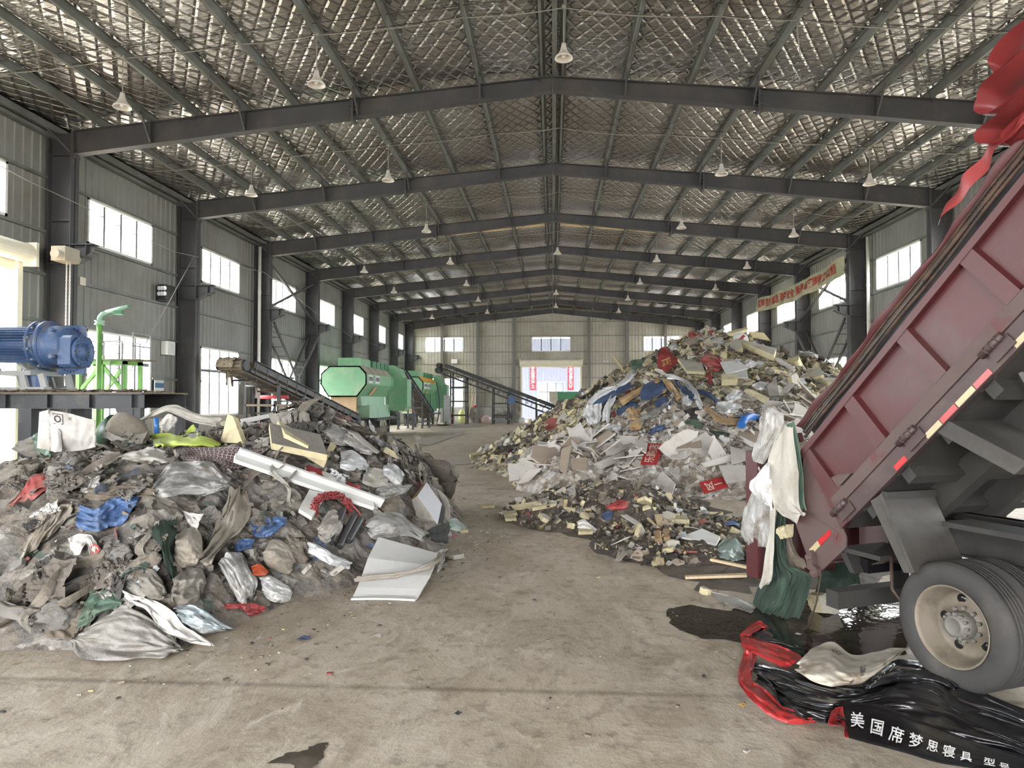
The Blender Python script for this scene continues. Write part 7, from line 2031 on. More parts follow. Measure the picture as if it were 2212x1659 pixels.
# ---- tall right heap: carpets, films, signs
CARP = [
 ((ZR((100, 750, 130, 770), (180, 690, 220, 740), (270, 620, 300, 690), (370, 560, 380, 640), (480, 540, 500, 580))), 'navy_carpet', 'navy carpet strip with tan back, leftmost in the carpet mound'),
 ((ZR((380, 680, 420, 740), (450, 640, 480, 690), (560, 580, 580, 630), (640, 540, 650, 580), (720, 490, 740, 530))), 'tan_backing', 'tan backed carpet strip curving over the left of the carpet mound'),
 ((ZR((560, 620, 570, 690), (600, 560, 640, 690), (660, 530, 700, 660), (760, 510, 780, 610))), 'navy_carpet', 'broad navy carpet fold at the crown of the carpet mound'),
 ((ZR((620, 650, 660, 700), (700, 600, 740, 640), (780, 560, 800, 600))), 'tan_backing', 'short tan carpet strip across the crown of the carpet mound'),
 ((ZR((740, 500, 780, 500), (780, 560, 830, 540), (820, 620, 870, 590), (880, 700, 920, 660))), 'tan_backing', 'tan carpet edge running down the middle of the carpet mound'),
 ((ZR((840, 520, 900, 530), (890, 580, 920, 560), (950, 650, 1000, 600), (1010, 700, 1060, 680))), 'navy_carpet', 'navy carpet strip right of the tan edge in the carpet mound'),
 ((ZR((1030, 600, 1060, 590), (1100, 650, 1150, 620), (1180, 690, 1230, 680), (1200, 730, 1240, 700))), 'navy_carpet', 'navy carpet strip at the right side of the carpet mound'),
 ((ZR((1110, 720, 1100, 760), (1160, 750, 1150, 800), (1260, 820, 1230, 880), (1380, 845, 1370, 905), (1540, 840, 1520, 870))), 'tan_backing', 'long curling tan carpet strip lying right of the mound'),
 ((ZR((1300, 830, 1320, 845), (1420, 810, 1430, 840), (1520, 800, 1530, 850), (1590, 795, 1600, 860))), 'navy_carpet', 'dark navy carpet end above the long curling tan strip'),
 ((ZR((360, 780, 370, 820), (440, 720, 460, 800), (520, 700, 540, 760), (580, 750, 570, 800))), 'navy_carpet', 'navy carpet fold low at the left of the mound'),
 ((ZR((440, 770, 450, 840), (500, 740, 510, 860), (570, 760, 580, 850))), 'tan_backing', 'tan carpet fold low at the left of the mound'),
 ((ZR((470, 880, 480, 950), (540, 850, 560, 940), (600, 860, 590, 890))), 'tan_backing', 'tan carpet scrap at the lower left of the mound'),
 ((ZR((640, 970, 660, 980), (700, 910, 720, 950), (760, 900, 770, 930))), 'blue_weave', 'bright blue sheet scrap below the carpet mound'),
 ((ZR((680, 700, 700, 760), (760, 660, 770, 740), (830, 690, 820, 780))), 'navy_carpet', 'navy carpet fold in the centre of the carpet mound'),
]
for k, (rows, m, lab) in enumerate(CARP):
    sheet('carpet_strip', rows, m, lab, 'carpet', (26, 12), .18, (2, 1.5), .30 + .05 * (k % 3), 0, seed=90 + k, belly=.1, thick=.04, back='tan_backing' if m == 'navy_carpet' else 'navy_carpet', group='carpet strips')
FILMR = [
 (ZR((60, 790, 90, 830), (130, 690, 170, 720), (220, 600, 260, 640), (330, 570, 370, 600), (420, 500, 470, 530), (490, 420, 550, 460)), 'white film sweeping over the left edge of the carpet mound'),
 (ZR((240, 860, 300, 880), (250, 760, 310, 770), (290, 680, 350, 690), (350, 560, 380, 600)), 'white film hanging at the left of the carpet mound'),
 (ZR((90, 760, 110, 900), (160, 730, 160, 900), (240, 720, 230, 860)), 'white plastic sheet at the lower left of the carpet mound'),
 (ZR((780, 480, 800, 510), (860, 470, 900, 520), (960, 520, 960, 580), (1040, 600, 1020, 680), (1110, 730, 1080, 760)), 'white film arching over the right of the carpet mound'),
 (ZR((900, 590, 920, 740), (960, 600, 960, 740), (1030, 620, 1010, 720)), 'white film hanging at the right of the carpet mound'),
 (ZR((840, 550, 860, 560), (830, 640, 860, 650), (760, 720, 790, 750), (660, 790, 690, 830), (560, 830, 580, 860), (420, 930, 440, 950)), 'long twisted clear film strand across the carpet mound, lower of two'),
 (ZR((740, 600, 750, 620), (640, 660, 660, 690), (560, 720, 580, 750), (450, 790, 470, 820), (380, 850, 400, 880)), 'long twisted clear film strand across the carpet mound, upper of two'),
 (ZR((1210, 710, 1220, 790), (1290, 700, 1290, 810), (1380, 720, 1370, 800), (1430, 730, 1420, 780)), 'bright white plastic bag heap right of the carpet mound'),
 (ZR((260, 900, 270, 960), (320, 880, 330, 960), (400, 900, 400, 950)), 'white film bunch at the foot of the carpet mound'),
 (ZR((1520, 560, 1530, 580), (1590, 530, 1590, 610), (1670, 550, 1650, 600)), 'white rolled film bundle on the right slope of the tall heap'),
 (ZR((1430, 370, 1440, 400), (1500, 345, 1490, 420), (1570, 370, 1550, 400)), 'puffed white bag near the grey panel on the tall heap'),
 (ZR((800, 230, 830, 270), (860, 200, 870, 260), (900, 230, 890, 270)), 'white film beside the red banner on the tall heap'),
 (ZR((1300, 660, 1310, 730), (1380, 600, 1380, 690), (1440, 620, 1430, 670)), 'white bag on the slope between board and carpet strip'),
]
for k, (rows, lab) in enumerate(FILMR):
    sheet('plastic_film', rows, 'clear_film' if 'clear' in lab else 'white_film', lab, 'plastic film', (28, 14), .16, (3, 2.5), .34 if k < 7 else .15, 0 if k < 7 else .03, seed=120 + k, belly=.1, fine=.5, group='white films of the right heap')
sheet('black_sheet', ZR((850, 780, 860, 800), (950, 770, 940, 820), (1060, 750, 1000, 850), (1120, 760, 1040, 850)), 'black_cloth', 'black plastic sheet below the right end of the carpet mound', 'sheet', (24, 14), .08, (3, 2), .2, .02, seed=140)
sheet('green_sheet', ZR((950, 880, 970, 900), (1030, 850, 1040, 930), (1110, 900, 1100, 940)), 'green_mesh', 'grey-green cloth below the black sheet on the right heap', 'cloth', (22, 14), .1, (3, 2), .15, .04, seed=141)
sheet('green_sheet', ZR((1140, 940, 1160, 960), (1220, 950, 1230, 1000), (1330, 970, 1320, 1005)), 'net_green', 'dark green net cloth right below the black sheet on the right heap', 'cloth', (22, 14), .1, (3, 2), .12, .04, seed=142)
sheet('green_tarp', ZR((470, 370, 500, 440), (520, 340, 550, 450), (600, 345, 590, 420)), 'green_mesh', 'green tarp bundle on the left slope of the tall heap', 'tarpaulin', (22, 18), .14, (2, 3), .15, .03, seed=143, belly=.15)
rb, P = sheet('red_banner', ZR((710, 330, 720, 440), (730, 260, 760, 445), (790, 235, 820, 440), (850, 320, 850, 400), (930, 345, 880, 375)), 'red_plastic', 'crumpled red banner with a golden character near the top of the right heap', 'banner', (26, 26), .1, (2, 2), .18, .01, seed=144, belly=.1)
tv, tf = text_verts('正', 1.0, .03); decal(P, tv, tf, .42, .62, .36, .4, MATS['gold_print'], 'character', rb, rot=.1, eps=.02)
sheet('red_strips', ZR((1080, 340, 1090, 400), (1130, 280, 1150, 440), (1200, 310, 1220, 440), (1290, 390, 1270, 410)), 'red_faded', 'bundle of pink-red cloth strips near the top of the right heap', 'cloth', (30, 22), .22, (1.5, 7), .18, .03, seed=145, belly=.2)
sheet('red_scrap', ZR((970, 120, 980, 160), (1010, 95, 1030, 165), (1060, 130, 1050, 150)), 'red_faded', 'red cloth scrap on the left of the summit', 'scrap', (16, 14), .12, (3, 3), .15, .05, seed=146)
sheet('red_scrap', ZR((1150, 100, 1160, 130), (1190, 85, 1200, 135)), 'red_plastic', 'red cloth scrap just left of the summit strips', 'scrap', (12, 12), .1, (2, 2), .18, .05, seed=147)
sheet('red_scrap', ZR((1340, 100, 1345, 130), (1400, 88, 1400, 130), (1450, 100, 1450, 130)), 'red_faded', 'pink and white cloth on the summit of the right heap', 'scrap', (16, 12), .12, (3, 2), .15, .05, seed=148)
sheet('red_bag', ZR((1120, 470, 1140, 550), (1170, 455, 1180, 550)), 'red_plastic', 'small red bag on the middle slope of the right heap', 'bag', (12, 14), .1, (2, 2), .12, .04, seed=149)
sheet('red_rag', [(1175, 915, 1180, 930), (1195, 900, 1200, 925), (1215, 905, 1212, 918)], 'red_faded', 'small red rag on the left flank of the right heap', 'rag', (12, 10), .1, (2, 2), .12, .05, seed=150)
for k, (cs, m, lab, th) in enumerate((
    (ZR((1250, 410), (1400, 390), (1490, 460), (1300, 510)), 'white_foam', 'big white board on the upper slope of the tall right heap', .04),
    (ZR((1300, 510), (1480, 470), (1490, 545), (1320, 545)), 'white_foam', 'white board hanging below the big white board on the right heap', .03),
    (ZR((1400, 260), (1420, 250), (1720, 330), (1700, 390)), 'foam_skin', 'long grey foam panel on the upper right slope of the heap', .22),
    (ZR((1620, 620), (1700, 545), (1725, 700), (1640, 700)), 'cloth_grey', 'grey slab standing upright on the right slope', .06),
    (ZR((880, 390), (1090, 430), (1110, 510), (960, 500)), 'foam_skin', 'broad foam sheet right of the red banner', .1),
    (ZR((940, 240), (1060, 170), (1095, 200), (980, 260)), 'plaster_paper', 'tan board left below the summit', .05),
    (ZR((1300, 165), (1470, 120), (1475, 140), (1340, 180)), 'foam_yellow', 'yellow foam bar just below the summit', .12),
    (ZR((1245, 555), (1380, 555), (1380, 600), (1250, 605)), 'foam_yellow', 'yellow foam block below the white boards', .2),
    (ZR((1710, 380), (1740, 370), (1890, 470), (1870, 485)), 'plaster_white', 'pale board on the far right slope', .05),
    (ZR((1440, 660), (1490, 660), (1650, 740), (1630, 770)), 'foam_yellow', 'long yellow foam strip beside the carpet strip end', .1),
    (ZR((1480, 110), (1600, 120), (1660, 190), (1500, 160)), 'foam_yellow', 'stack of yellow foam strips right of the summit', .15),
    (ZR((340, 345), (352, 338), (440, 460), (428, 468)), 'wood_pale', 'thin wooden slat sticking up on the left slope', .05),
    (ZR((590, 430), (640, 355), (670, 400), (600, 440)), 'foam_yellow', 'yellow foam triangle left of the red banner', .08))):
    board('waste_board', cs, th, m, lab, 'board', lift=.16 + th, edge='foam_yellow' if 'foam' in lab else None)
lid = thing('round_lid', tuple(pick(1601, 740)), 'round white lid with a red stripe below the summit', 'lid')
c = pick(1601, 740) + np.array([-.1, -.3, .1]); nv = (EYE - c) / np.linalg.norm(EYE - c) + np.array([.2, 0, .5]); nv /= np.linalg.norm(nv)
MB().lathe([(0, .03), (.28, .03), (.3, .0), (.28, -.03), (0, -.03)], c, nv, 24).build('disc', MATS['white_foam'], lid)
e1 = np.cross(nv, (0, 0, 1)); e1 /= np.linalg.norm(e1); e2 = np.cross(nv, e1)
MB().obox(c + nv * .034, (e1 + e2) * .15, (e1 - e2) * .035, nv * .004).build('stripe', MATS['red_plastic'], lid)
pts = [pick(1598, 928), pick(1605, 915), pick(1618, 910), pick(1632, 912)]
MB().tube([p + np.array([0, -.15, .12]) for p in pts], .1, 12).build('blue_pipe', MATS['blue_pipe'], origin=tuple(pts[1]), label='bent bright blue pipe beside the carpet strip end', cat='pipe')

# red sign boards among the plasterboard
def sign(corners, txt, label, rot, sz):
    o, C, nr = board('sign_board', corners, .02, 'sign_red', label, 'sign', lift=.14)
    tv, tf = text_verts(txt, 1.0, .014)
    c, s = math.cos(rot), math.sin(rot)
    x = tv[:, 0] * c - tv[:, 1] * s; y = tv[:, 0] * s + tv[:, 1] * c
    x = x / np.abs(x).max() * sz[0]; y = y / np.abs(y).max() * sz[1]
    u = .5 + x; v = .5 - y
    Q = np.array([(C[0] * (1 - a) + C[1] * a) * (1 - b) + (C[3] * (1 - a) + C[2] * a) * b + nr * .008 for a, b in zip(u, v)])
    MB().add(Q, tf).build('lettering', MATS['sign_cream'], o)
sign([(1398, 968), (1435, 970), (1418, 1014), (1383, 1014)], '乐购店', 'red sign board with three cream characters among the plasterboard shards', math.pi / 2, (.36, .44))
sign([(1509, 1053), (1557, 1040), (1571, 1062), (1519, 1077)], '一风', 'torn red sign board lying at the foot of the plasterboard shards', math.pi, (.36, .40))
for k, (cs, lab) in enumerate(((ZD((1740, 180), (2100, 70), (2105, 140), (1770, 210)), 'long torn white plasterboard below the second red sign'), (ZD((1225, 5), (1330, 20), (1310, 120), (1225, 60)), 'upright pale board left above the first red sign'),
        (ZD((1980, 60), (2110, 90), (2100, 170), (1990, 200)), 'white board piece right of the second red sign'), (ZD((870, 190), (1110, 90), (1120, 150), (930, 230)), 'grey-white slanting board in the middle of the shards'),
        (ZD((1890, 210), (2100, 210), (2110, 330), (1950, 350)), 'white board piece lying right of the torn red sign'), (ZD((1510, 240), (1585, 240), (1570, 330), (1500, 260)), 'small upright white board left of the torn red sign'),
        (ZD((650, 80), (730, 50), (690, 280), (640, 250)), 'dark upright board at the left end of the shards'), (ZD((700, 160), (840, 150), (830, 250), (720, 240)), 'brown board leaning at the left end of the shards'),
        (ZD((410, 240), (510, 220), (400, 330), (310, 350)), 'pale board sliding off the left foot of the shards'))):
    board('plaster_board', cs, .03, 'plaster_white' if 'dark' not in lab and 'brown' not in lab else 'plaster_paper', lab, 'plasterboard', lift=.16, back='plaster_paper')

# ---- low debris in front of the right heap
sheet('red_bag', ZD((980, 480, 1000, 510), (1050, 445, 1060, 525), (1120, 440, 1120, 525), (1175, 470, 1160, 510)), 'red_plastic', 'crumpled bright red bag in the low debris', 'bag', (20, 14), .06, (3, 3), .08, .02, seed=160, belly=.12)
sheet('red_ribbon', ZD((1205, 390, 1215, 410), (1230, 400, 1235, 425), (1260, 420, 1255, 435)), 'red_plastic', 'small red ribbon behind the crumpled red bag', 'ribbon', (10, 6), .03, (2, 2), .1, 0, seed=161)
board('white_board', ZD((1590, 760), (1760, 695), (1905, 760), (1870, 820)), .03, 'white_foam', 'white board lying in front in the low debris near the truck', 'board', lift=.05)
board('white_board', ZD((1115, 590), (1160, 585), (1280, 660), (1250, 675)), .02, 'plaster_white', 'small white board in the low debris left of the wooden block', 'board', lift=.06)
board('wood_block', ZD((1380, 585), (1440, 580), (1445, 680), (1400, 670)), .08, 'wood_pale', 'upright wooden block in the low debris', 'wood', lift=.06, edge='carton_brown')
board('wood_stick', ZD((1335, 620), (1350, 610), (1430, 685), (1415, 695)), .02, 'wood_pale', 'thin wooden slat leaning on the upright wooden block', 'wood', lift=.08)
board('foam_strip', ZD((1490, 600), (1640, 605), (1660, 640), (1500, 635)), .07, 'foam_yellow', 'yellow foam strip behind the white board near the truck', 'foam', lift=.08)
board('foam_strip', ZD((250, 510), (480, 475), (500, 500), (270, 535)), .06, 'foam_yellow', 'long yellow foam strip at the left edge of the low debris, rear one', 'foam', lift=.08)
board('foam_strip', ZD((400, 515), (590, 480), (600, 505), (410, 540)), .06, 'foam_yellow', 'long yellow foam strip at the left edge of the low debris, front one', 'foam', lift=.08)
board('foam_strip', ZD((770, 700), (885, 695), (888, 722), (772, 725)), .05, 'foam_yellow', 'yellow foam block on the floor before the low debris', 'foam', lift=.06)
board('foam_strip', ZD((190, 590), (280, 588), (285, 612), (195, 618)), .05, 'foam_yellow', 'yellow foam block on the floor at the left of the low debris, front one', 'foam', lift=.06)
board('foam_strip', ZD((175, 560), (280, 548), (290, 570), (185, 585)), .05, 'foam_yellow', 'yellow foam block on the floor at the left of the low debris, rear one', 'foam', lift=.06)
board('foam_strip', ZD((0, 495), (100, 488), (105, 510), (0, 515)), .05, 'foam_yellow', 'yellow foam stick alone on the floor of the aisle', 'foam', lift=.06)
board('foam_strip', ZD((1800, 560), (1910, 560), (1920, 578), (1815, 580)), .05, 'foam_yellow', 'yellow foam strip at the right rear of the low debris', 'foam', lift=.06)
board('timber_batten', ZD((1620, 1065), (2110, 1045), (2115, 1062), (1625, 1078)), .03, 'wood_pale', 'pale timber batten on the wet floor behind the truck, lower of two', 'batten', lift=.035)
board('timber_batten', ZD((1820, 985), (1850, 985), (2120, 1040), (2110, 1050)), .03, 'wood_pale', 'pale timber batten on the wet floor behind the truck, upper of two', 'batten', lift=.12)
for k, (x, y, s, lab) in enumerate((((1395), 950, 60, 'yellow foam lump alone on the floor between low debris and puddle'), (1785, 1160, 70, 'yellow foam lump on the wet floor below the timber battens'), (715, 645, 50, 'yellow foam lump at the front left of the low debris'))):
    p = pick(1040 + x / 3.6867, 960 + (y + s * .4) / 3.6867); sc = s / 3.6867 / 1500 * p[1] * 1.5
    o = place('foam_lump', FOAMS[k].copy(), None, None, label=lab, cat='foam'); o.location = p + np.array([0, 0, sc * .22]); o.scale = (sc, sc, sc * 1.6); o.rotation_euler = (.2, .1, k)
sheet('white_rag', ZD((760, 620, 770, 660), (820, 595, 820, 680), (880, 640, 870, 690), (920, 680, 905, 710)), 'bag_white', 'white rag on the front edge of the low debris', 'rag', (16, 12), .05, (3, 3), .05, .02, seed=163, belly=.06)
sheet('teal_film', ZD((1880, 800, 1890, 900), (1950, 740, 1950, 920), (2020, 730, 2030, 930), (2080, 800, 2090, 920)), 'teal_film', 'crumpled pale teal film beside the truck tail', 'plastic film', (26, 22), .10, (3, 3), .06, .03, seed=164, belly=.14)
sheet('blue_scrap', ZD((1930, 640, 1945, 650), (1990, 600, 2000, 640), (2040, 620, 2060, 650)), 'blue_weave', 'blue and yellow foam scrap behind the teal film', 'scrap', (14, 10), .03, (2, 2), .1, 0, seed=165, belly=.05)
sheet('blue_scrap', ZD((960, 560, 980, 600), (1010, 530, 1020, 600), (1045, 540, 1040, 580)), 'navy_carpet', 'dark blue scrap below the crumpled red bag', 'scrap', (12, 10), .05, (2, 2), .06, .04, seed=166)
sheet('grey_film', ZD((1830, 1170, 1880, 1230), (1950, 1200, 1960, 1290), (2060, 1230, 2080, 1330), (2180, 1280, 2150, 1360)), 'clear_film', 'wet grey film flat on the floor at the puddle edge', 'plastic film', (26, 16), .04, (5, 3), .015, .04, seed=167)
sheet('brick_red_pipe', ZD((1480, 835, 1480, 845), (1720, 850, 1720, 862)), 'red_faded', 'thin reddish strip lying before the low debris', 'strip', (10, 4), .005, (1, 1), .03, 0, seed=168, thick=.015)
for x, y, lab in ((1415, 760, 'reddish brown brick in the low debris, left one'), (1475, 750, 'reddish brown brick in the low debris, right one')):
    board('brick', ZD((x - 25, y - 40), (x + 25, y - 45), (x + 28, y + 25), (x - 22, y + 30)), .08, 'carton_brown', lab, 'brick', lift=.07)

# ---- cloths and nets hanging from the truck tail
ontruck = lambda d: (lambda px, py: (((TW + TN * d) - EYE) @ TN) / (ray(px, py) @ TN))
sheet('grey_cloth', [(1683, 912, 1712, 915), (1668, 960, 1717, 965), (1656, 1005, 1722, 1005), (1651, 1035, 1727, 1040), (1664, 1080, 1726, 1085), (1690, 1112, 1733, 1105), (1714, 1135, 1741, 1108)], 'cloth_pale', 'pale grey cloth hanging over the rear corner of the truck body', 'cloth', (40, 22), .09, (1.0, 1.5), .03, 0, dep=ontruck(.10), seed=171, fine=.25)
sheet('green_lining', [(1698, 915, 1716, 912), (1712, 965, 1727, 960), (1722, 1010, 1733, 1010), (1712, 1050, 1737, 1055), (1702, 1072, 1740, 1085), (1728, 1095, 1742, 1104)], 'green_mesh', 'green cloth behind the pale grey cloth on the truck corner', 'cloth', (30, 12), .03, (1, 2), .01, 0, dep=ontruck(.07), seed=172)
sheet('clear_bag', [(1648, 885, 1672, 880), (1640, 905, 1692, 895), (1640, 935, 1690, 925), (1630, 965, 1672, 960), (1622, 990, 1652, 1005)], 'clear_film', 'clear plastic bag caught on the top of the truck tail', 'bag', (28, 20), .10, (2, 3), .03, .02, dep=ontruck(.06), seed=173, belly=.12, fine=.5)
sheet('clear_film', [(1640, 1012, 1672, 1010), (1622, 1060, 1675, 1060), (1604, 1110, 1676, 1110), (1602, 1150, 1670, 1150), (1614, 1172, 1660, 1185)], 'clear_film', 'clear crumpled film hanging at the left of the truck tail', 'plastic film', (36, 26), .10, (2, 4), .03, .03, dep=ontruck(.02), seed=174, belly=.1, fine=.5)
sheet('film_bunch', [(1655, 1000, 1665, 1005), (1628, 1030, 1668, 1035), (1618, 1060, 1668, 1075), (1650, 1085, 1668, 1100)], 'film', 'bunched brownish film above the clear film on the truck tail', 'plastic film', (26, 18), .10, (3, 4), .04, .03, dep=ontruck(.06), seed=175, belly=.08)
sheet('dirty_strip', [(1664, 1095, 1676, 1095), (1660, 1140, 1674, 1150), (1655, 1190, 1672, 1200), (1648, 1235, 1668, 1250), (1640, 1265, 1654, 1266)], 'cloth_pale', 'long dirty white strip hanging down the truck tail', 'strip', (34, 10), .03, (3, 2), .03, .02, dep=ontruck(.09), seed=176)
sheet('green_net', [(1676, 1100, 1700, 1112), (1668, 1160, 1692, 1165), (1664, 1205, 1705, 1215), (1645, 1255, 1752, 1235), (1628, 1300, 1742, 1290), (1612, 1328, 1722, 1332)], 'net_green', 'green net draped from the truck tail to the wet floor', 'netting', (44, 44), .15, (1.2, 6), .03, .01, dep=ontruck(.0), seed=177, fine=.5)
sheet('beige_rag', [(1686, 1150, 1705, 1150), (1684, 1185, 1718, 1190), (1694, 1215, 1740, 1212), (1712, 1236, 1742, 1228)], 'cloth_brown', 'wrinkled brown cloth hanging between the green net and the tail plate', 'cloth', (26, 18), .05, (2, 5), .02, .02, dep=ontruck(-.05), seed=178)
sheet('green_net', [(1768, 1222, 1762, 1285), (1800, 1216, 1800, 1275), (1830, 1214, 1835, 1265), (1858, 1212, 1858, 1262)], 'net_green', 'dark green net hanging under the truck body behind the latch', 'netting', (24, 20), .06, (5, 1.5), .02, .03, dep=ontruck(-1.0), seed=179)
c = EYE + ray(1698, 1148) * ontruck(.03)(1698, 1148)
o = place('foam_lump', FOAMS[2].copy(), None, None, label='yellow foam lump caught between the cloths of the truck tail', cat='foam'); o.location = c; o.scale = (.16, .2, .3); o.rotation_euler = (1.2, .3, .4)
p = ground(1782, 1322)
o = place('foam_lump', FOAMS[5].copy(), None, None, label='brownish foam block on the wet floor under the truck tail', cat='foam'); o.location = p + np.array([0, 0, .09]); o.scale = (.3, .3, .5); o.rotation_euler = (1.4, .1, .4)

# ---- black and red sheet on the floor, bottom right, with lettering, and the white sack
tg = thing('vinyl_sheet', tuple(ground(1800, 1480)), 'big black vinyl sheet with red hem and white lettering heaped beside the wheel', 'vinyl sheet')
sheet('black_field', ZG((215, 430, 215, 580), (330, 470, 330, 650), (450, 500, 450, 770), (600, 560, 580, 830), (800, 610, 760, 880), (1000, 600, 900, 900), (1200, 500, 1010, 960), (1400, 430, 1200, 1010), (1600, 490, 1450, 1080), (1750, 620, 1750, 1150), (2000, 690, 2100, 1220), (2300, 800, 2320, 1290)),
      'black_sheet', None, None, (80, 44), .16, (2.5, 4.5), .02, 0, seed=181, parent=tg, belly=.05, fine=.25)
sheet('black_fold', ZG((195, 225, 240, 260), (260, 205, 300, 290), (330, 180, 400, 310), (390, 240, 560, 340), (430, 290, 620, 370)), 'black_sheet', None, None, (24, 14), .05, (2, 3), .10, 0, seed=182, parent=tg)
sheet('red_hem', ZG((150, 250, 245, 255), (155, 340, 290, 285), (370, 440, 450, 325), (490, 490, 600, 400)), 'sheet_red', None, None, (32, 16), .06, (3, 2), .09, 0, seed=183, parent=tg, belly=.06)
sheet('red_hem', ZG((130, 245, 210, 255), (190, 185, 240, 225), (270, 138, 290, 190), (335, 175, 325, 195)), 'sheet_red', None, None, (20, 10), .03, (2, 2), .16, 0, seed=184, parent=tg)
sheet('red_hem', ZG((165, 345, 250, 380), (118, 460, 240, 440), (118, 590, 215, 580), (230, 700, 300, 640), (370, 840, 440, 750), (530, 895, 570, 800), (700, 892, 660, 860)), 'sheet_red', None, None, (48, 14), .06, (6, 2), .05, 0, seed=185, parent=tg, belly=.06)
sheet('red_hem', ZG((800, 800, 880, 760), (775, 890, 900, 850), (880, 920, 905, 900), (890, 990, 940, 995)), 'sheet_red', None, None, (20, 12), .05, (2, 2), .10, 0, seed=186, parent=tg)
bandrows = ZG((880, 730, 930, 1000), (1150, 755, 1120, 1050), (1400, 850, 1380, 1120), (1650, 950, 1600, 1180), (1850, 1020, 1850, 1220), (2100, 1100, 2100, 1260), (2320, 1170, 2320, 1320))
bo, BP = sheet('lettered_flap', bandrows, 'black_sheet', None, None, (70, 26), .025, (2, 1.2), .27, 0, seed=187, parent=tg, fine=.05, wob=.01)
Umap = lambda x: np.interp(x, [900, 1140, 1390, 1625, 1850, 2100, 2320], np.linspace(0, 1, 7))
for ch, x, vc, s_ in (('美', 1005, .50, .052), ('国', 1145, .58, .050), ('席', 1285, .62, .050), ('梦', 1420, .62, .050), ('思', 1545, .60, .044), ('寝', 1665, .62, .050), ('具', 1790, .66, .046), ('型', 1960, .68, .042), ('号', 2070, .74, .042)):
    tv, tf = text_verts(ch, 1.0, .012)
    decal(BP, tv, tf, Umap(x), vc, s_ * 1.4, s_ * 8.2, MATS['white_ink'], 'lettering', bo, eps=.02)
fo, FP = sheet('black_flap', ZG((1040, 600, 1060, 640), (1180, 470, 1200, 600), (1340, 425, 1400, 580), (1560, 480, 1600, 590), (1740, 610, 1700, 650)), 'black_sheet', None, None, (32, 18), .08, (3, 3), .16, 0, seed=188, parent=tg, belly=.08)
tv, tf = text_verts('CO.,LTD.', 1.0, .01); decal(FP, tv, tf, .20, .5, .10, .25, MATS['cloth_pale'], 'lettering', fo, rot=.55, eps=.012)
mb = MB()
sw, SP = sheet('woven_sack', ZG((552, 440, 560, 520), (640, 335, 660, 575), (790, 288, 790, 612), (960, 392, 920, 618), (1130, 375, 1060, 580), (1250, 345, 1200, 470), (1345, 332, 1340, 355)), 'sack_white', 'dirty white woven sack lying on the black vinyl sheet', 'sack', (44, 28), .07, (3, 2.5), .16, 0, seed=189, belly=.18)
for txt, u, v, su, sv, rot in (('100%', .60, .52, .055, .16, math.pi / 2), ('CO', .36, .2, .05, .1, 0), ('MADE', .52, .85, .03, .08, 1.5)):
    tv, tf = text_verts(txt, 1.0, .01); decal(SP, tv, tf, u, v, su, sv, MATS['ink'], 'print', sw, rot=rot)

# ---- puddles and wet marks on the floor
def water_mat():
    m = mat('puddle_water', (46, 40, 34), .06, 0, .2, 3, (70, 62, 52), 1.5, .45, .6, spec=.6)
    nt = m.node_tree; N = nt.nodes; L = nt.links
    n = N.new('ShaderNodeTexNoise'); n.inputs['Scale'].default_value = 9; g = N.new('ShaderNodeNewGeometry'); L.new(g.outputs['Position'], n.inputs[0])
    b = N.new('ShaderNodeBump'); b.inputs['Distance'].default_value = .004; L.new(n.outputs[0], b.inputs['Height']); L.new(b.outputs[0], N['Principled BSDF'].inputs['Normal'])
water_mat()
def far_water():
    m = mat('painted_sheen_water', (186, 178, 168), .5, 0, .12, 3, spec=.15)  # pale base colour stands in for bright reflections on the water
    nt = m.node_tree; N = nt.nodes; L = nt.links
    n = N.new('ShaderNodeTexNoise'); n.inputs['Scale'].default_value = 5; g = N.new('ShaderNodeNewGeometry'); L.new(g.outputs['Position'], n.inputs[0])
    b = N.new('ShaderNodeBump'); b.inputs['Distance'].default_value = .008; L.new(n.outputs[0], b.inputs['Height']); L.new(b.outputs[0], N['Principled BSDF'].inputs['Normal'])
far_water()
mat('wet_concrete', (84, 76, 68), .22, 0, .25, 4, (110, 100, 90), 2.0, .48, .66)
def puddle(pix, m, label, z=.004, jag=.12, seed=1, name='puddle'):
    C = np.array([ground(px, py)[:2] for px, py in pix]); k = len(C); pts = []
    r = rng(seed)
    for i in range(k):
        for t in np.linspace(0, 1, 14)[:-1]:
            p = C[i] * (1 - t) + C[(i + 1) % k] * t
            q = np.array([fbm(np.array([p[0] * 3.0]), np.array([p[1] * 3.0]), seed, 4)[0], fbm(np.array([p[0] * 3.0 + 9]), np.array([p[1] * 3.0]), seed + 1, 4)[0]])
            pts.append(p + q * jag * (1 + .15 * np.linalg.norm(p)) )
    pts = np.array(pts); c = np.mean(pts, 0)
    if np.sum(pts[:, 0] * np.roll(pts[:, 1], -1) - np.roll(pts[:, 0], -1) * pts[:, 1]) < 0: pts = pts[::-1]
    if c[1] > 15: z = .008 + .004 * (seed - 4)
    V = [(p[0], p[1], z) for p in pts]; n = len(pts)
    return MB().add(V, [tuple(range(n))]).build(name, MATS[m], origin=(*c, z), label=label, cat='puddle')
puddle([(1448, 1335), (1490, 1312), (1560, 1316), (1640, 1312), (1760, 1300), (1920, 1285), (2000, 1330), (1960, 1420), (1800, 1420), (1680, 1412), (1560, 1380), (1490, 1358)], 'puddle_water', 'dark puddle on the floor under the truck tail', seed=3)
puddle([(850, 1000), (900, 994), (1000, 993), (1060, 996), (1000, 1004), (900, 1006)], 'painted_sheen_water', 'narrow puddle with painted sheen across the aisle beyond the left heap', seed=5, jag=.05)
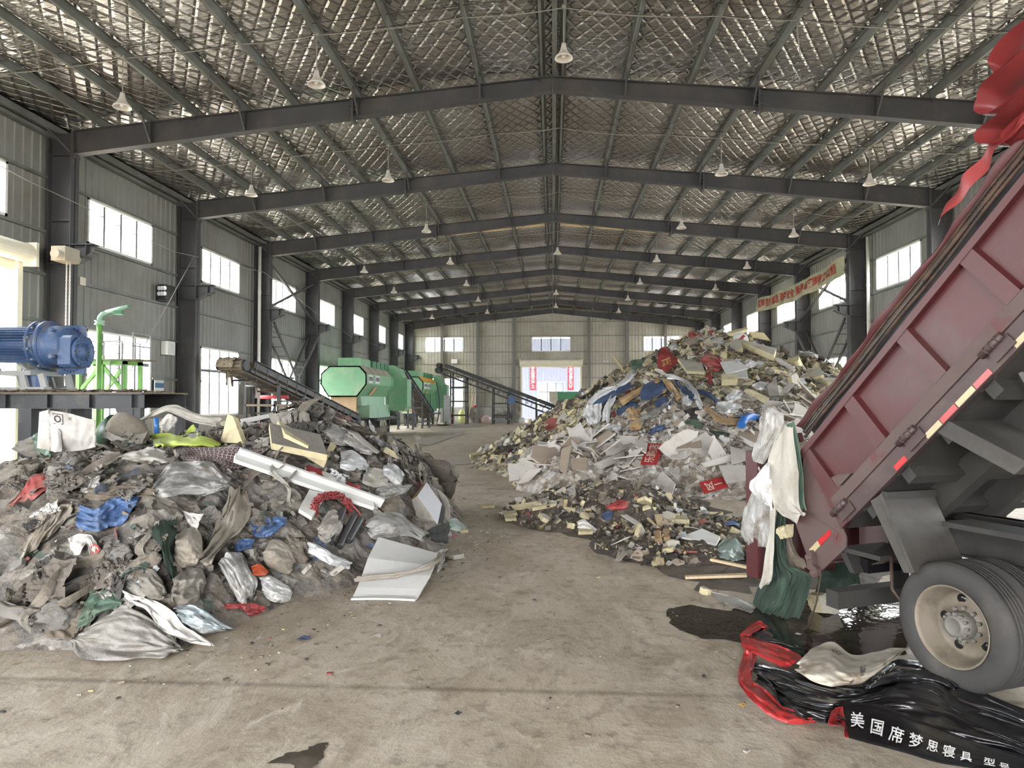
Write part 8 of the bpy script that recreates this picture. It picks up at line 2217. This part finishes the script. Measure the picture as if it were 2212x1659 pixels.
puddle([(895, 962), (920, 945), (970, 932), (1000, 930), (1000, 938), (960, 950), (930, 962)], 'painted_sheen_water', 'wet streak with painted sheen in the far aisle before the green machines, nearer one', seed=7, jag=.04)
puddle([(940, 940), (970, 928), (1010, 925), (1000, 932), (965, 942)], 'painted_sheen_water', 'wet streak with painted sheen in the far aisle before the green machines, middle one', seed=8, jag=.04)
puddle([(965, 925), (1010, 919), (1050, 918), (1030, 923)], 'painted_sheen_water', 'wet streak with painted sheen in the far aisle before the green machines, farthest one', seed=9, jag=.04)
puddle([(560, 1665), (620, 1640), (680, 1622), (735, 1618), (730, 1640), (690, 1675)], 'wet_concrete', 'dark wet patch on the floor at the bottom edge', seed=11, jag=.10, name='wet_patch')
puddle([(1130, 1110), (1250, 1060), (1480, 1070), (1620, 1130), (1630, 1290), (1500, 1270), (1330, 1190)], 'dark_mud', 'dark muddy film on the floor under the low debris', z=.002, seed=13, jag=.15, name='mud_patch')

# ---- single scraps on the open floor
for k, (px, py, s, m, lab) in enumerate(((658, 1381, .09, 'blue_weave', 'small blue plastic scrap alone on the floor before the left heap'), (815, 1377, .07, 'bag_white', 'pale leaf-like scrap on the floor right of the blue scrap'), (950, 1380, .045, 'bag_white', 'tiny white scrap on the floor in mid aisle'),
        (1052, 1152, .08, 'bag_white', 'small white paper ball in the aisle between the heaps'), (1605, 1527, .05, 'gold_print', 'tiny yellow leaf on the floor before the red hem'), (820, 1355, .05, 'cloth_brown', 'small brown scrap on the floor behind the pale scrap'),
        (985, 1205, .14, 'foam_skin', 'pale foam block on the floor right of the big white foam board'), (1000, 1150, .10, 'foam_yellow', 'yellow foam scrap on the floor right of the carton'), (990, 1545, .035, 'ink', 'dark crumb on the floor near the camera'), (1725, 1372, .04, 'bag_white', 'small white scrap in the puddle'))):
    p = ground(px, py)
    mesh = (RAGS + FILMS)[k % 6].copy() if 'foam' not in m else FOAMS[k % 5].copy()
    mesh.materials.clear(); mesh.materials.append(MATS[m]); mesh.materials.append(MATS[m])
    o = place('floor_scrap', mesh, None, None, label=lab, cat='scrap'); o.location = p + np.array([0, 0, .01 if 'foam' not in m else s * .25]); o.scale = (s * 1.8, s * 1.8, s * 1.5); o.rotation_euler = (0, 0, k * 1.3)
r = rng(99); mb = MB()
for i in range(650):
    if r.rand() < .5: x, y = r.uniform(-4.5, 4), r.uniform(4.2, 16)
    else:
        a = r.rand(); x = -3.3 + 2.2 * a + r.uniform(-.2, .9); y = 5.6 + 7 * a + r.uniform(-.9, .3)
    if h_all(np.array([x]), np.array([y]))[0] > .01: continue
    s = .006 * (4 ** r.rand() ** 2); a = r.uniform(0, 6.3)
    mb.obox((x, y, s * .3), (s * math.cos(a), s * math.sin(a), 0), (-s * .6 * math.sin(a), s * .6 * math.cos(a), 0), (0, 0, s * .35))
mb.build('small_scraps', MATS['scraps_dark'], kind='stuff', label='fine dark crumbs strewn over the open floor', cat='crumbs')

# loose scatter is taken away where a recognisable piece lies
def _pix(p):
    d = np.array(p, float) - EYE; z = d @ _F
    return IW / 2 + FPX * (d @ _R) / z, IH / 2 - FPX * (d @ _U) / z
CLEAR += [[(515, 1010), (830, 1105), (830, 1130), (515, 1050)], [(860, 1040), (975, 1040), (975, 1145), (860, 1130)], [(755, 1160), (950, 1190), (900, 1300), (755, 1300)], [(680, 1085), (795, 1085), (795, 1190), (680, 1190)]]
XYP = np.array([_pix((xy[0], xy[1], z + .08)) for o, xy, z in SCATTERED])
gone = np.zeros(len(XYP), bool)
LONG = np.array([o.name.startswith(('cloth_strip', 'crumpled_rag', 'stuffed')) for o, xy, z in SCATTERED])
REACH = np.array([max(o.scale) * .42 / max(xy[1], 5) * FPX for o, xy, z in SCATTERED])
def poly_gap(x, y, poly):
    P = np.array(poly, float); Q = np.roll(P, -1, 0); dmin = np.full(x.shape, 1e9)
    for (ax, ay), (bx, by) in zip(P, Q):
        ex, ey = bx - ax, by - ay
        t = np.clip(((x - ax) * ex + (y - ay) * ey) / (ex * ex + ey * ey + 1e-9), 0, 1)
        dmin = np.minimum(dmin, np.hypot(x - ax - t * ex, y - ay - t * ey))
    return np.where(poly_depth(x, y, poly) > 0, 0, dmin)
for poly in CLEAR:
    gap = poly_gap(XYP[:, 0], XYP[:, 1], poly)
    lower = XYP[:, 1] > np.mean([q[1] for q in poly]) - 10        # what lies nearer the camera would cover it
    gone |= (gap < 3) | (LONG & lower & (gap < REACH * .75)) | (lower & (gap < REACH * .35))
for k in np.where(gone)[0]: bpy.data.objects.remove(SCATTERED[k][0])

# ---------------------------------------------------------------- uncountable small litter, kept off the recognisable pieces
def in_clear(q):
    k = np.zeros(len(q), bool)
    for poly in CLEAR: k |= poly_depth(q[:, 0], q[:, 1], poly) > 0
    return k
def kept_clear(fn, reach):
    def f(r, n):
        out = np.zeros((0, 2))
        while len(out) < n:
            a = fn(r, n); z = h_all(a[:, 0], a[:, 1])
            q = np.array([_pix((p[0], p[1], b + .08)) for p, b in zip(a, z)]); need = reach / np.maximum(a[:, 1], 4) * FPX
            ok = np.ones(len(a), bool)
            for poly in CLEAR:
                gap = poly_gap(q[:, 0], q[:, 1], poly); low = q[:, 1] > np.mean([v[1] for v in poly]) - 10
                ok &= (gap > 2) & ~(low & (gap < need))
            out = np.concatenate([out, a[ok]])
        return out[:n]
    return f
scatter('crumpled_rag', RAGS, 120, kept_clear(LREG, .22), (.32, .7), 'dusty crumpled rag lying in the waste heap left of the aisle', 'rag', 'rags of the left heap', 51, .6, .05)
scatter('crumpled_rag', RAGS, 60, kept_clear(LREGN, .14), (.22, .42), 'dusty crumpled rag lying in the waste heap left of the aisle', 'rag', 'rags of the left heap', 52, .6, .05)
scatter('cloth_strip', RIBBONS, 90, kept_clear(LREG, .16), (.3, .65), 'narrow dusty cloth strip trailing over the left heap', 'cloth strip', 'cloth strips of the left heap', 53, .6, .08)
scatter('plastic_film', FILMS, 40, kept_clear(LREG, .14), (.25, .45), 'crumpled piece of plastic film in the waste heap left of the aisle', 'plastic film', 'plastic films of the left heap', 54, .6, .05)
scatter('pale_bag', WFILMS, 16, kept_clear(in_region(h_left, (-3.9, -1.6, 8.6, 13.2), .25), .16), (.3, .5), 'pale crumpled plastic bag on the right flank of the left heap', 'bag', 'pale bags of the left heap', 55, .5, .06)
scatter('plasterboard_shard', SHARDS, 130, kept_clear(RWHITE, .25), (.4, 1.05), 'broken pale plasterboard shard at the foot of the tall right heap', 'plasterboard', 'plasterboard shards', 56, .6, .05)
scatter('plastic_film', FILMS + WFILMS, 40, kept_clear(RMAIN, .2), (.4, .8), 'crumpled plastic film on the tall right heap', 'plastic film', 'plastic films of the right heap', 57, .5, .05)

def litter(name, fn, m, n, pts_fn, size, label, cat, seed, up=.03):
    r = rng(seed); xy = pts_fn(r, n)
    z = h_all(xy[:, 0], xy[:, 1]); q = np.array([_pix((a[0], a[1], b)) for a, b in zip(xy, z)])
    xy = xy[~in_clear(q)]; n = len(xy); z, nn = hn(xy[:, 0], xy[:, 1]); mb = MB()
    for i in range(n):
        s = size[0] * (size[1] / size[0]) ** r.rand() ** 1.6
        nv = nn[i] + r.uniform(-.9, .9, 3); nv /= np.linalg.norm(nv)
        t = np.cross(nv, r.uniform(-1, 1, 3)); t /= np.linalg.norm(t) + 1e-9; b = np.cross(nv, t)
        c = np.array([xy[i, 0], xy[i, 1], z[i] + up * r.rand()])
        if r.rand() < .5:
            l, w_ = s * r.uniform(.7, 1.6), s * r.uniform(.25, .8)
            V = [c + t * l * q + b * w_ * e + nv * s * (.28 * math.sin(q * 2.2 + i) + r.uniform(-.12, .12)) for q in (-.5, -.17, .17, .5) for e in (-.5, .5)]
            mb.add(V, [(0, 1, 3, 2), (2, 3, 5, 4), (4, 5, 7, 6)], 0, r.rand() < .6)
        else:
            mb.obox(c, t * s * r.uniform(.25, .6), b * s * r.uniform(.15, .4), nv * s * r.uniform(.04, .22))
    return mb.build(name, [m], kind='stuff', label=label, cat=cat)
litter('small_scraps', None, MATS['scraps_left'], 2200, LREG, (.04, .15), 'countless small scraps over the waste heap left of the aisle', 'scraps', 31)
litter('small_scraps', None, MATS['scraps_right'], 4200, RMAIN, (.08, .38), 'countless small scraps over the tall right heap', 'scraps', 32)
litter('small_scraps', None, MATS['scraps_white'], 2600, RWHITE, (.05, .28), 'plaster crumbs and splinters at the foot of the tall right heap', 'scraps', 33)
litter('small_scraps', None, MATS['scraps_dark'], 3600, RFRONT, (.025, .14), 'dark muddy crumbs of the low debris before the right heap', 'scraps', 34, .015)
